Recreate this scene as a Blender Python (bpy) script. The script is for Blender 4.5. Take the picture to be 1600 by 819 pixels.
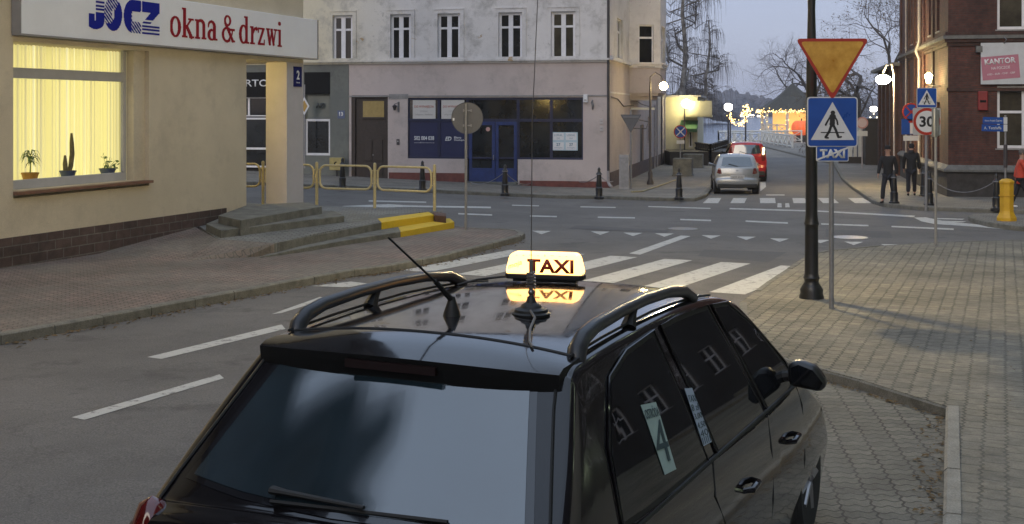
import bpy, bmesh, math, random
import numpy as np
from mathutils import Vector, Matrix
for o in list(bpy.data.objects): bpy.data.objects.remove(o, do_unlink=True)
SC = bpy.context.scene
COL = SC.collection
PI = math.pi
# ---------------------------------------------------------------- camera
F, HY, CH = 1900.0, 174.0, 2.35
cam = bpy.data.cameras.new('camera'); camo = bpy.data.objects.new('camera', cam); COL.objects.link(camo)
camo.location = (0, 0, CH); camo.rotation_euler = (PI/2, 0, 0)
cam.sensor_width = 36; cam.lens = F/1600*36; cam.shift_y = -(409.5-HY)/1600
cam.clip_start = .1; cam.clip_end = 6000
SC.camera = camo
SC.render.resolution_x = 1024; SC.render.resolution_y = 524
# ---------------------------------------------------------------- sky and sun
SC.view_settings.view_transform = 'Standard'; SC.view_settings.look = 'None'
SC.view_settings.exposure = 0.25; SC.view_settings.gamma = 1
SUN_EL, SUN_AZ = math.radians(24), math.radians(205)
W = bpy.data.worlds.new('World'); SC.world = W; W.use_nodes = True
n = W.node_tree.nodes; l = W.node_tree.links; n.clear()
out = n.new('ShaderNodeOutputWorld'); add = n.new('ShaderNodeAddShader')
b1 = n.new('ShaderNodeBackground'); b2 = n.new('ShaderNodeBackground')
sky = n.new('ShaderNodeTexSky'); sky.sky_type = 'NISHITA'; sky.sun_disc = False
sky.sun_elevation = SUN_EL; sky.sun_rotation = SUN_AZ; sky.dust_density = 2.0
l.new(sky.outputs[0], b1.inputs[0]); b1.inputs[1].default_value = 0.02
# dusk overcast: grey-violet near the horizon, brighter overhead
tc = n.new('ShaderNodeTexCoord'); sx = n.new('ShaderNodeSeparateXYZ'); l.new(tc.outputs['Generated'], sx.inputs[0])
cr = n.new('ShaderNodeValToRGB'); e = cr.color_ramp.elements
e[0].position = 0.0; e[0].color = (.36, .39, .52, 1)
e[1].position = 1.0; e[1].color = (.66, .80, 1.02, 1)
m_ = cr.color_ramp.elements.new(.12); m_.color = (.325, .36, .52, 1)
m_ = cr.color_ramp.elements.new(.45); m_.color = (.42, .53, .72, 1)
l.new(sx.outputs[2], cr.inputs[0])
nz = n.new('ShaderNodeTexNoise'); nz.inputs['Scale'].default_value = 2.2; nz.inputs['Detail'].default_value = 5
mp = n.new('ShaderNodeMapping'); mp.inputs['Scale'].default_value = (1, 1, 5)
l.new(tc.outputs['Generated'], mp.inputs[0]); l.new(mp.outputs[0], nz.inputs[0])
mr = n.new('ShaderNodeMapRange'); mr.inputs[1].default_value = .3; mr.inputs[2].default_value = .7
mr.inputs[3].default_value = .92; mr.inputs[4].default_value = 1.08; l.new(nz.outputs[0], mr.inputs[0])
vm = n.new('ShaderNodeVectorMath'); vm.operation = 'SCALE'; l.new(cr.outputs[0], vm.inputs[0]); l.new(mr.outputs[0], vm.inputs['Scale'])
l.new(vm.outputs[0], b2.inputs[0]); b2.inputs[1].default_value = 0.95
l.new(b1.outputs[0], add.inputs[0]); l.new(b2.outputs[0], add.inputs[1]); l.new(add.outputs[0], out.inputs[0])
sl = bpy.data.lights.new('sun', 'SUN'); so = bpy.data.objects.new('sun', sl); COL.objects.link(so)
sl.energy = 1.0; sl.angle = math.radians(40); sl.color = (1.0, .84, .66)
_d = Vector((math.sin(SUN_AZ)*math.cos(SUN_EL), math.cos(SUN_AZ)*math.cos(SUN_EL), math.sin(SUN_EL)))
so.rotation_euler = _d.to_track_quat('Z', 'Y').to_euler()

# ---------------------------------------------------------------- ground and helpers
def sstep(a, b, x):
    t = min(1, max(0, (x-a)/(b-a))); return t*t*(3-2*t)
def gz(x, y):
    z = -.017*min(max(y, -2), 50)
    z += .04*min(max(2-x, 0), 16)*sstep(20, 46, y)*(1-sstep(60, 84, y)*.9)
    return z
def ray(px, py, t): return ((px-800)/F*t, t, CH-(py-HY)/F*t)
def G(px, py, h=0.0):
    a, v = (px-800)/F, (py-HY)/F
    f = lambda t: CH-v*t-gz(a*t, t)-h
    t = 1.0; step = .5
    while f(t) > 0 and t < 400: t += step
    lo, hi = t-step, t
    for _ in range(40):
        m = (lo+hi)/2
        if f(m) > 0: lo = m
        else: hi = m
    return Vector((a*lo, lo, gz(a*lo, lo)+h))

def col4(c): return (c[0], c[1], c[2], 1)
MATS = {}
def mat(name, c, rough=.8, var=.15, nscale=3.0, bump=0.0, bscale=40.0, metal=0.0, spec=.5, coat=0.0, emit=None, es=0.0, ior=1.5, c2=None, detail=6, fine=0.0):
    if name in MATS: return MATS[name]
    m = bpy.data.materials.new(name); m.use_nodes = True; t = m.node_tree; N, L = t.nodes, t.links
    b = N['Principled BSDF']
    b.inputs['Roughness'].default_value = rough; b.inputs['Metallic'].default_value = metal
    b.inputs['Specular IOR Level'].default_value = spec; b.inputs['IOR'].default_value = ior
    b.inputs['Coat Weight'].default_value = coat; b.inputs['Coat Roughness'].default_value = .03
    tcn = N.new('ShaderNodeTexCoord')
    if var or c2:
        nz = N.new('ShaderNodeTexNoise'); nz.inputs['Scale'].default_value = nscale; nz.inputs['Detail'].default_value = detail
        nz.inputs['Roughness'].default_value = .65
        L.new(tcn.outputs['Object'], nz.inputs[0])
        r = N.new('ShaderNodeValToRGB'); L.new(nz.outputs[0], r.inputs[0])
        k = c2 if c2 else tuple(min(1, x*(1+var)) for x in c)
        a = c if c2 else tuple(x*(1-var) for x in c)
        r.color_ramp.elements[0].position = .32; r.color_ramp.elements[1].position = .68
        r.color_ramp.elements[0].color = col4(a); r.color_ramp.elements[1].color = col4(k)
        o_ = r.outputs[0]
        if fine:
            n2 = N.new('ShaderNodeTexNoise'); n2.inputs['Scale'].default_value = 90; n2.inputs['Detail'].default_value = 3
            L.new(tcn.outputs['Object'], n2.inputs[0])
            g = N.new('ShaderNodeMapRange'); g.inputs[1].default_value = .3; g.inputs[2].default_value = .7
            g.inputs[3].default_value = 1-fine; g.inputs[4].default_value = 1+fine; L.new(n2.outputs[0], g.inputs[0])
            v = N.new('ShaderNodeVectorMath'); v.operation = 'SCALE'; L.new(o_, v.inputs[0]); L.new(g.outputs[0], v.inputs['Scale'])
            o_ = v.outputs[0]
        L.new(o_, b.inputs['Base Color'])
        rr = N.new('ShaderNodeMapRange'); rr.inputs[3].default_value = max(0, rough-.08*min(1, rough*4)); rr.inputs[4].default_value = min(1, rough+.08*min(1, rough*4))
        L.new(nz.outputs[0], rr.inputs[0]); L.new(rr.outputs[0], b.inputs['Roughness'])
    else:
        b.inputs['Base Color'].default_value = col4(c)
    if bump:
        nb = N.new('ShaderNodeTexNoise'); nb.inputs['Scale'].default_value = bscale; nb.inputs['Detail'].default_value = 4
        L.new(tcn.outputs['Object'], nb.inputs[0])
        bp = N.new('ShaderNodeBump'); bp.inputs['Strength'].default_value = bump; bp.inputs['Distance'].default_value = .01
        L.new(nb.outputs[0], bp.inputs['Height']); L.new(bp.outputs[0], b.inputs['Normal'])
    if emit:
        b.inputs['Emission Color'].default_value = col4(emit); b.inputs['Emission Strength'].default_value = es
    MATS[name] = m; return m

class MB:
    def __init__(s, M=None): s.v = []; s.f = []; s.M = M or Matrix()
    def add(s, vs, fs):
        b = len(s.v); s.v += [tuple(s.M @ Vector(p)) for p in vs]; s.f += [tuple(b+i for i in f) for f in fs]; return s
    def box(s, x0, x1, y0, y1, z0, z1):
        return s.add([(x, y, z) for z in (z0, z1) for y in (y0, y1) for x in (x0, x1)],
              [(0, 2, 3, 1), (4, 5, 7, 6), (0, 1, 5, 4), (2, 6, 7, 3), (0, 4, 6, 2), (1, 3, 7, 5)])
    def quad(s, a, b, c, d): return s.add([a, b, c, d], [(0, 1, 2, 3)])
    def prism(s, poly, z0, z1, axis='z'):
        k = len(poly)
        def P(p, z): return {'z': (p[0], p[1], z), 'y': (p[0], z, p[1]), 'x': (z, p[0], p[1])}[axis]
        return s.add([P(p, z0) for p in poly]+[P(p, z1) for p in poly],
              [tuple(range(k))[::-1], tuple(range(k, 2*k))]+[(i, (i+1) % k, k+(i+1) % k, k+i) for i in range(k)])
    def tube(s, pts, r, n=8, caps=True, squash=1.0):
        pts = [Vector(p) for p in pts]; k = len(pts)
        rs = r if isinstance(r, (list, tuple)) else [r]*k
        vs = []; up = None
        for i, p in enumerate(pts):
            d = (pts[min(i+1, k-1)]-pts[max(i-1, 0)])
            if d.length < 1e-9: d = Vector((0, 0, 1))
            d.normalize()
            if up is None:
                up = Vector((0, 0, 1)) if abs(d.z) < .9 else Vector((1, 0, 0))
            a = d.cross(up)
            if a.length < 1e-6: a = d.orthogonal()
            a.normalize(); b = a.cross(d).normalized(); up = b
            for j in range(n):
                an = 2*PI*j/n; vs.append(p+a*math.cos(an)*rs[i]+b*math.sin(an)*rs[i]*squash)
        fs = [(i*n+j, i*n+(j+1) % n, (i+1)*n+(j+1) % n, (i+1)*n+j) for i in range(k-1) for j in range(n)]
        if caps: fs += [tuple(range(n))[::-1], tuple(range((k-1)*n, k*n))]
        return s.add(vs, fs)
    def lathe(s, prof, n=16, c=(0, 0, 0), axis='z'):
        vs = []
        for r, z in prof:
            for j in range(n):
                a = 2*PI*j/n; x, y = r*math.cos(a), r*math.sin(a)
                q = (x, y, z) if axis == 'z' else ((z, x, y) if axis == 'x' else (y, z, x))
                vs.append((c[0]+q[0], c[1]+q[1], c[2]+q[2]))
        k = len(prof)
        fs = [(i*n+j, i*n+(j+1) % n, (i+1)*n+(j+1) % n, (i+1)*n+j) for i in range(k-1) for j in range(n)]
        fs += [tuple(range(n))[::-1], tuple(range((k-1)*n, k*n))]
        return s.add(vs, fs)
    def ball(s, c, r, n=12, sz=1.0):
        return s.lathe([(max(1e-4, r*math.sin(PI*i/8)), -r*sz*math.cos(PI*i/8)) for i in range(9)], n, c)
    def build(s, name, m, parent=None, smooth=False, loc=None, bevel=0):
        me = bpy.data.meshes.new(name); me.from_pydata(s.v, [], s.f); me.materials.append(m)
        bm = bmesh.new(); bm.from_mesh(me); bmesh.ops.recalc_face_normals(bm, faces=bm.faces[:]); bm.to_mesh(me); bm.free()
        if smooth:
            for p in me.polygons: p.use_smooth = True
            try: me.set_sharp_from_angle(angle=math.radians(40))
            except Exception: pass
        o = bpy.data.objects.new(name, me); COL.objects.link(o)
        if parent: o.parent = parent
        if loc is not None: o.location = loc
        if bevel:
            md = o.modifiers.new('bevel', 'BEVEL'); md.width = bevel; md.segments = 2; md.limit_method = 'ANGLE'
        return o
def tag(o, label=None, cat=None, group=None, kind=None):
    if label: o['label'] = label
    if cat: o['category'] = cat
    if group: o['group'] = group
    if kind: o['kind'] = kind
    return o
def empty(name, loc, rz=0, label=None, cat=None, group=None):
    o = bpy.data.objects.new(name, None); COL.objects.link(o); o.location = loc; o.rotation_euler = (0, 0, rz)
    o.empty_display_size = .2
    return tag(o, label, cat, group)
def dup(root, loc, rz, label, scale=None):
    r = root.copy(); COL.objects.link(r); r.location = loc; r.rotation_euler = (0, 0, rz); r['label'] = label
    if scale: r.scale = scale
    for ch in list(root.children):
        c = ch.copy(); COL.objects.link(c); c.parent = r
        for g_ in list(ch.children):
            d = g_.copy(); COL.objects.link(d); d.parent = c
    return r
def RZ(a): return Matrix.Rotation(a, 4, 'Z')
def T(x, y, z): return Matrix.Translation((x, y, z))

def text(s, m, parent, M, h=None, w=None, bold=0.0, depth=.004, name='lettering', shear=0, align='CENTER', spacing=1.0):
    """flat lettering standing in the local XZ plane of M, facing -y, centred on the origin"""
    cu = bpy.data.curves.new('t', 'FONT'); cu.body = s; cu.offset = bold; cu.shear = shear; cu.resolution_u = 3
    cu.space_character = spacing
    ob = bpy.data.objects.new('t', cu); COL.objects.link(ob)
    dg = bpy.context.evaluated_depsgraph_get(); me = bpy.data.meshes.new_from_object(ob.evaluated_get(dg))
    bpy.data.objects.remove(ob, do_unlink=True); bpy.data.curves.remove(cu)
    co = np.empty(len(me.vertices)*3); me.vertices.foreach_get('co', co); co = co.reshape(-1, 3)
    x0, x1, y0, y1 = co[:, 0].min(), co[:, 0].max(), co[:, 1].min(), co[:, 1].max()
    sy = h/(y1-y0) if h else w/(x1-x0); sx = w/(x1-x0) if w else sy
    bm = bmesh.new(); bm.from_mesh(me)
    ext = bmesh.ops.extrude_face_region(bm, geom=bm.faces[:])
    for g in ext['geom']:
        if isinstance(g, bmesh.types.BMVert): g.co.z += 1
    for v in bm.verts:
        x, y, z = v.co
        v.co = M @ Vector(((x-(x0+x1)/2)*sx, -z*depth, (y-(y0+y1)/2)*sy))
    bmesh.ops.recalc_face_normals(bm, faces=bm.faces[:])
    bm.to_mesh(me); bm.free(); me.materials.clear(); me.materials.append(m); me.name = name
    o = bpy.data.objects.new(name, me); COL.objects.link(o)
    if parent: o.parent = parent
    return o
def mask(fn, x0, x1, y0, y1, res, m, parent, M, depth=.004, name='lettering'):
    """solid figure from an inside(x, z) test, standing in the local XZ plane"""
    xs = np.arange(x0, x1, res)+res/2; mb = MB(M); runs = {}
    rows = np.arange(y0, y1, res)
    def flush(rr, yend):
        for (a, b), ys in rr.items(): mb.box(a, b, -depth, 0, ys, yend)
    for y in rows:
        k = fn(xs, np.full_like(xs, y+res/2)); cur = []
        st = None
        for i, q in enumerate(k):
            if q and st is None: st = i
            if not q and st is not None: cur.append((x0+st*res, x0+i*res)); st = None
        if st is not None: cur.append((x0+st*res, x0+len(k)*res))
        new = {}
        for c in cur: new[c] = runs.pop(c, y)
        flush(runs, y); runs = new
    flush(runs, rows[-1]+res)
    return mb.build(name, m, parent)
def seg(x, y, ax, ay, bx, by, w):
    dx, dy = bx-ax, by-ay; t = np.clip(((x-ax)*dx+(y-ay)*dy)/(dx*dx+dy*dy+1e-12), 0, 1)
    return np.hypot(x-ax-t*dx, y-ay-t*dy) < w/2
def pline(x, y, pts, w):
    r = np.zeros_like(x, bool)
    for (a, b) in zip(pts[:-1], pts[1:]): r |= seg(x, y, a[0], a[1], b[0], b[1], w)
    return r
def inpoly(x, y, P):
    r = np.zeros_like(x, bool); j = len(P)-1
    for i in range(len(P)):
        xi, yi = P[i]; xj, yj = P[j]
        if yi != yj:
            c = ((yi > y) != (yj > y)) & (x < (xj-xi)*(y-yi)/(yj-yi)+xi); r ^= c
        j = i
    return r
def rrect(w, h, r, n=5):
    P = []
    for cx, cy, a0 in ((w/2-r, h/2-r, 0), (-w/2+r, h/2-r, PI/2), (-w/2+r, -h/2+r, PI), (w/2-r, -h/2+r, 1.5*PI)):
        for i in range(n+1): P.append((cx+r*math.cos(a0+i*PI/2/n), cy+r*math.sin(a0+i*PI/2/n)))
    return P
def roundpoly(P, r, n=4):
    out = []; k = len(P)
    for i in range(k):
        a, b, c = Vector(P[i-1]), Vector(P[i]), Vector(P[(i+1) % k])
        u = (a-b).normalized(); w = (c-b).normalized()
        for j in range(n+1):
            t = j/n; p0 = b+u*r; p2 = b+w*r
            out.append(tuple((1-t)**2*p0+2*t*(1-t)*b+t*t*p2))
    return out
# ---------------------------------------------------------------- ground materials
def ground_mat(name, c, c2, c3, fine=.25, rough=.85):
    m = bpy.data.materials.new(name); m.use_nodes = True; N, L = m.node_tree.nodes, m.node_tree.links; b = N['Principled BSDF']
    tcn = N.new('ShaderNodeTexCoord')
    def noise(s, d=6, r=.6):
        q = N.new('ShaderNodeTexNoise'); q.inputs['Scale'].default_value = s; q.inputs['Detail'].default_value = d; q.inputs['Roughness'].default_value = r
        L.new(tcn.outputs['Object'], q.inputs[0]); return q.outputs[0]
    def mix(a, b_, f):
        q = N.new('ShaderNodeMix'); q.data_type = 'RGBA'; L.new(f, q.inputs[0])
        for k, x in ((6, a), (7, b_)):
            if isinstance(x, tuple): q.inputs[k].default_value = col4(x)
            else: L.new(x, q.inputs[k])
        return q.outputs[2]
    def ramp(f, p0, p1, a=0, b_=1):
        q = N.new('ShaderNodeMapRange'); q.inputs[1].default_value = p0; q.inputs[2].default_value = p1; q.inputs[3].default_value = a; q.inputs[4].default_value = b_
        L.new(f, q.inputs[0]); return q.outputs[0]
    k = mix(c, c2, ramp(noise(.35, 8, .7), .4, .62)); k = mix(k, c3, ramp(noise(1.1, 8, .75), .55, .66, 0, .85))
    g = ramp(noise(70, 3, .8), .3, .7, 1-fine, 1+fine)
    v = N.new('ShaderNodeVectorMath'); v.operation = 'SCALE'; L.new(k, v.inputs[0]); L.new(g, v.inputs['Scale'])
    # thin repair seams and cracks
    vo = N.new('ShaderNodeTexVoronoi'); vo.feature = 'DISTANCE_TO_EDGE'; vo.inputs['Scale'].default_value = .23
    dn = N.new('ShaderNodeVectorMath'); dn.operation = 'ADD'; nn = N.new('ShaderNodeTexNoise'); nn.inputs['Scale'].default_value = 1.2; nn.inputs['Detail'].default_value = 6
    L.new(tcn.outputs['Object'], nn.inputs[0]); L.new(tcn.outputs['Object'], dn.inputs[0]); L.new(nn.outputs['Color'], dn.inputs[1]); L.new(dn.outputs[0], vo.inputs['Vector'])
    cr_ = ramp(vo.outputs[0], .0, .004, .82, 1)
    v2 = N.new('ShaderNodeVectorMath'); v2.operation = 'SCALE'; L.new(v.outputs[0], v2.inputs[0]); L.new(cr_, v2.inputs['Scale'])
    L.new(v2.outputs[0], b.inputs['Base Color']); b.inputs['Roughness'].default_value = rough
    bp = N.new('ShaderNodeBump'); bp.inputs['Strength'].default_value = .5; bp.inputs['Distance'].default_value = .006
    L.new(noise(110, 3, .8), bp.inputs['Height']); L.new(bp.outputs[0], b.inputs['Normal'])
    return m
def paver_mat(name, ca, cb, mortar, ang, bw, rh, msize, wob=.02, offset=.5, tint=None, dirt=.35, stain=None):
    m = bpy.data.materials.new(name); m.use_nodes = True; N, L = m.node_tree.nodes, m.node_tree.links; b = N['Principled BSDF']
    tcn = N.new('ShaderNodeTexCoord'); mp = N.new('ShaderNodeMapping'); mp.inputs['Rotation'].default_value = (0, 0, -ang)
    L.new(tcn.outputs['Object'], mp.inputs[0])
    sp = N.new('ShaderNodeSeparateXYZ'); L.new(mp.outputs[0], sp.inputs[0])
    def M2(op, a, b_=None):
        q = N.new('ShaderNodeMath'); q.operation = op
        for i, x in ((0, a), (1, b_)):
            if x is None: continue
            if isinstance(x, (int, float)): q.inputs[i].default_value = x
            else: L.new(x, q.inputs[i])
        return q.outputs[0]
    # wavy interlocking edges
    wx = M2('ADD', sp.outputs[0], M2('MULTIPLY', M2('SINE', M2('MULTIPLY', sp.outputs[1], 2*PI/rh)), wob*.6))
    wy = M2('ADD', sp.outputs[1], M2('MULTIPLY', M2('SINE', M2('MULTIPLY', sp.outputs[0], 4*PI/bw)), wob))
    cb_ = N.new('ShaderNodeCombineXYZ'); L.new(wx, cb_.inputs[0]); L.new(wy, cb_.inputs[1])
    nn = N.new('ShaderNodeTexNoise'); nn.inputs['Scale'].default_value = 3; L.new(tcn.outputs['Object'], nn.inputs[0])
    sc = N.new('ShaderNodeVectorMath'); sc.operation = 'SCALE'; sc.inputs['Scale'].default_value = .04; L.new(nn.outputs['Color'], sc.inputs[0])
    ad = N.new('ShaderNodeVectorMath'); ad.operation = 'ADD'; L.new(cb_.outputs[0], ad.inputs[0]); L.new(sc.outputs[0], ad.inputs[1])
    br = N.new('ShaderNodeTexBrick'); L.new(ad.outputs[0], br.inputs['Vector']); br.inputs['Scale'].default_value = 1
    br.inputs['Brick Width'].default_value = bw; br.inputs['Row Height'].default_value = rh; br.inputs['Mortar Size'].default_value = msize
    br.inputs['Mortar Smooth'].default_value = .4; br.offset = offset
    br.inputs['Color1'].default_value = col4(ca); br.inputs['Color2'].default_value = col4(cb); br.inputs['Mortar'].default_value = col4(mortar)
    k = br.outputs['Color']
    def nz(s, d, p0, p1, a, b2):
        q = N.new('ShaderNodeTexNoise'); q.inputs['Scale'].default_value = s; q.inputs['Detail'].default_value = d; q.inputs['Roughness'].default_value = .7
        L.new(tcn.outputs['Object'], q.inputs[0])
        r = N.new('ShaderNodeMapRange'); r.inputs[1].default_value = p0; r.inputs[2].default_value = p1; r.inputs[3].default_value = a; r.inputs[4].default_value = b2
        L.new(q.outputs[0], r.inputs[0]); return r.outputs[0]
    if tint:
        q = N.new('ShaderNodeMix'); q.data_type = 'RGBA'; L.new(nz(.5, 4, .42, .6, 0, .6), q.inputs[0]); L.new(k, q.inputs[6]); q.inputs[7].default_value = col4(tint); k = q.outputs[2]
    for s_, d_, a_ in ((.6, 7, dirt), (9, 5, dirt*.6), (80, 2, .22)):
        v = N.new('ShaderNodeVectorMath'); v.operation = 'SCALE'; L.new(k, v.inputs[0]); L.new(nz(s_, d_, .3, .7, 1-a_, 1+a_*.8), v.inputs['Scale']); k = v.outputs[0]
    L.new(k, b.inputs['Base Color']); b.inputs['Roughness'].default_value = .85
    h = M2('ADD', M2('MULTIPLY', br.outputs['Fac'], -1.0), M2('MULTIPLY', nz(60, 3, 0, 1, 0, 1), .25))
    bp = N.new('ShaderNodeBump'); bp.inputs['Strength'].default_value = .8; bp.inputs['Distance'].default_value = .008
    L.new(h, bp.inputs['Height']); L.new(bp.outputs[0], b.inputs['Normal'])
    return m
M_ASPH = ground_mat('asphalt', (.102, .097, .093), (.142, .135, .129), (.072, .068, .066), fine=.5)
M_PAVL = paver_mat('paving_red', (.22, .16, .135), (.17, .135, .115), (.06, .052, .045), math.radians(27+52), .20, .12, .010, .016, tint=(.175, .165, .14))
M_PAVR = paver_mat('paving_tan', (.235, .212, .158), (.165, .15, .118), (.075, .07, .055), math.radians(90-22), .22, .155, .011, .010, offset=.5, tint=(.17, .16, .135), dirt=.45)
M_PAVB = paver_mat('paving_bay', (.17, .163, .135), (.12, .115, .097), (.045, .042, .036), math.radians(-8), .20, .125, .009, .016, offset=.0, tint=(.14, .135, .12))
M_PAVF = paver_mat('paving_far', (.23, .21, .18), (.19, .175, .155), (.09, .085, .07), math.radians(-12), .22, .2, .012, .01)
M_PLAT = paver_mat('paving_grey', (.20, .20, .185), (.17, .17, .16), (.08, .08, .07), math.radians(20), .22, .14, .012, .012)
M_KERB = mat('kerb_concrete', (.15, .145, .125), .9, .3, 5, bump=.5, bscale=50, fine=.25)
M_KERBL = mat('kerb_pale', (.25, .235, .20), .9, .2, 5, bump=.5, bscale=50, fine=.25)
M_CONC = mat('old_concrete', (.13, .13, .115), .9, .4, 3, bump=.6, bscale=30, fine=.3)
def paint_mat(name, c, worn):
    m = bpy.data.materials.new(name); m.use_nodes = True; N, L = m.node_tree.nodes, m.node_tree.links; b = N['Principled BSDF']
    tcn = N.new('ShaderNodeTexCoord')
    a = N.new('ShaderNodeTexNoise'); a.inputs['Scale'].default_value = 7; a.inputs['Detail'].default_value = 10; a.inputs['Roughness'].default_value = .8; L.new(tcn.outputs['Object'], a.inputs[0])
    r = N.new('ShaderNodeValToRGB'); L.new(a.outputs[0], r.inputs[0])
    r.color_ramp.elements[0].position = worn-.04; r.color_ramp.elements[0].color = (.17, .165, .16, 1)
    r.color_ramp.elements[1].position = worn+.05; r.color_ramp.elements[1].color = col4(c)
    q = r.color_ramp.elements.new(.75); q.color = col4(tuple(x*.8 for x in c))
    L.new(r.outputs[0], b.inputs['Base Color']); b.inputs['Roughness'].default_value = .7; return m
M_PAINT = paint_mat('road_paint', (.47, .47, .45), .425)
M_PAINTW = paint_mat('worn_road_paint', (.40, .40, .38), .47)

def clean(P): return [(p[0], p[1]) for p in P]
def sheet(name, P, h, m, skirt=True, step=1.5, zf=None, drop=.3):
    bm = bmesh.new(); vs = [bm.verts.new((p[0], p[1], 0)) for p in P]; f = bm.faces.new(vs)
    bmesh.ops.triangulate(bm, faces=[f])
    xs = [p[0] for p in P]; ys = [p[1] for p in P]
    for ax, lo, hi in ((0, min(xs), max(xs)), (1, min(ys), max(ys))):
        k = math.ceil(lo/step)*step
        while k < hi:
            co = (k, 0, 0) if ax == 0 else (0, k, 0); no = (1, 0, 0) if ax == 0 else (0, 1, 0)
            bmesh.ops.bisect_plane(bm, geom=bm.verts[:]+bm.edges[:]+bm.faces[:], plane_co=co, plane_no=no, dist=1e-5)
            k += step
    if skirt:
        be = [e_ for e_ in bm.edges if len(e_.link_faces) == 1]
        r = bmesh.ops.extrude_edge_only(bm, edges=be); ev = {g_ for g_ in r['geom'] if isinstance(g_, bmesh.types.BMVert)}
    else: ev = set()
    for v in bm.verts:
        z = (zf(v.co.x, v.co.y) if zf else gz(v.co.x, v.co.y)+h)
        v.co.z = z-(drop if v in ev else 0)
    bmesh.ops.recalc_face_normals(bm, faces=bm.faces[:])
    me = bpy.data.meshes.new(name); bm.to_mesh(me); bm.free(); me.materials.append(m)
    if me.polygons and sum(p.normal.z*p.area for p in me.polygons) < 0: me.flip_normals()
    o = bpy.data.objects.new(name, me); COL.objects.link(o); o['kind'] = 'structure'; return o
def kerb(name, P, w, h, m, inward, L=1.0, seed=1, base=-.05):
    """row of kerbstones following P, lying on the inward side of it"""
    rnd = random.Random(seed); mb = MB(); P = [Vector((p[0], p[1], 0)) for p in P]
    for a, b in zip(P[:-1], P[1:]):
        D = b-a; n_ = max(1, round(D.length/L)); d = D.normalized(); nrm = Vector((-d.y, d.x, 0))*inward
        for i in range(n_):
            p, q = a+D*(i/n_), a+D*((i+1)/n_); p = p+d*.006; q = q-d*.006
            j = rnd.uniform(-.006, .006); o_ = nrm*rnd.uniform(-.022, -.010)
            A = [p+o_, q+o_, q+o_+nrm*w, p+o_+nrm*w]
            bev = nrm*.02
            low = [(x.x, x.y, gz(x.x, x.y)+base) for x in A]
            mid = [(x.x, x.y, gz(x.x, x.y)+h-.02+j) for x in A]
            B = [A[0]+bev, A[1]+bev, A[2], A[3]]
            top = [(x.x, x.y, gz(x.x, x.y)+h+j) for x in B]
            mb.add(low+mid+top, [(0, 1, 5, 4), (1, 2, 6, 5), (2, 3, 7, 6), (3, 0, 4, 7), (4, 5, 9, 8), (5, 6, 10, 9), (6, 7, 11, 10), (7, 4, 8, 11), (8, 9, 10, 11)])
    o = mb.build(name, m); o['kind'] = 'structure'; return o
# ---------------------------------------------------------------- road sheet, lake
def shore(x):
    if x < 13: return 84
    if x < 24: return 84+(x-13)/11*46
    return 134
bmv = MB(); xs_ = list(range(-140, -20, 10))+list(range(-20, 40, 2))+list(range(40, 161, 10)); ny = 70
for i, x in enumerate(xs_):
    for j in range(ny+1):
        y = -60+(shore(x)+60)*j/ny if False else None
rows = [-60, -30, -10, -2]+[i*1.5 for i in range(0, 56)]
bmv = MB(); vs = []; fs = []
for x in xs_:
    for y in rows: vs.append((x, y, gz(x, y)))
    s_ = shore(x)
    for k in range(1, 5): y = 82.5+(s_-82.5)*k/4; vs.append((x, y, gz(x, y)))
    vs.append((x, s_, -3.5))
R_ = len(rows)+5
for i in range(len(xs_)-1):
    for j in range(R_-1): fs.append((i*R_+j, (i+1)*R_+j, (i+1)*R_+j+1, i*R_+j+1))
bmv.add(vs, fs); g_ = bmv.build('road', M_ASPH, smooth=False); g_['kind'] = 'structure'
lm = mat('lake_water', (.10, .13, .20), .13, .12, .02, bump=0, spec=.5)
N, L = lm.node_tree.nodes, lm.node_tree.links; tcn = N.new('ShaderNodeTexCoord'); mp = N.new('ShaderNodeMapping'); mp.inputs['Scale'].default_value = (.35, 1.2, 1)
nb = N.new('ShaderNodeTexNoise'); nb.inputs['Scale'].default_value = 1.3; nb.inputs['Detail'].default_value = 5; L.new(tcn.outputs['Object'], mp.inputs[0]); L.new(mp.outputs[0], nb.inputs[0])
bp = N.new('ShaderNodeBump'); bp.inputs['Strength'].default_value = .8; bp.inputs['Distance'].default_value = .25; L.new(nb.outputs[0], bp.inputs['Height']); L.new(bp.outputs[0], N['Principled BSDF'].inputs['Normal'])
lk = MB(); lk.quad((-3000, 70, -1.7), (3000, 70, -1.7), (3000, 3500, -1.7), (-3000, 3500, -1.7)); lk.build('lake', lm)['kind'] = 'structure'
gb = MB(); gb.quad((-3000, -2500, -2.2), (3000, -2500, -2.2), (3000, 69.9, -2.2), (-3000, 69.9, -2.2)); gb.build('ground', M_ASPH)['kind'] = 'structure'

# ---------------------------------------------------------------- pavements
RD = Vector((math.sin(math.radians(27.3)), math.cos(math.radians(27.3)), 0))      # direction of the near road
KL = [G(*p, .12) for p in [(0, 522), (161, 493), (304, 467), (421, 445), (553, 421), (611, 414), (703, 396), (770, 379), (813, 368)]]
k0 = KL[0]; KL = [k0-RD*22, k0-RD*10]+KL
TIP = [G(*p, .12) for p in [(819, 364), (812, 360), (796, 358), (765, 357), (728, 355), (705, 350)]]
BK = [G(*p, .12) for p in [(690, 343), (640, 334), (560, 326), (480, 321), (387, 317)]]
far_l = [BK[-1]+Vector((-25, 3, 0)), Vector((-40, 10, 0)), Vector((-40, -12, 0))]
def seams(name, P, h, mt): return sheet(name, P, h, mt)
PL = KL+TIP+BK+far_l
sheet('pavement_left', clean(PL), .115, M_PAVL)
kerb('kerb_left', KL+TIP, .14, .122, M_KERB, 1, 1.0, 3)
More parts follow.
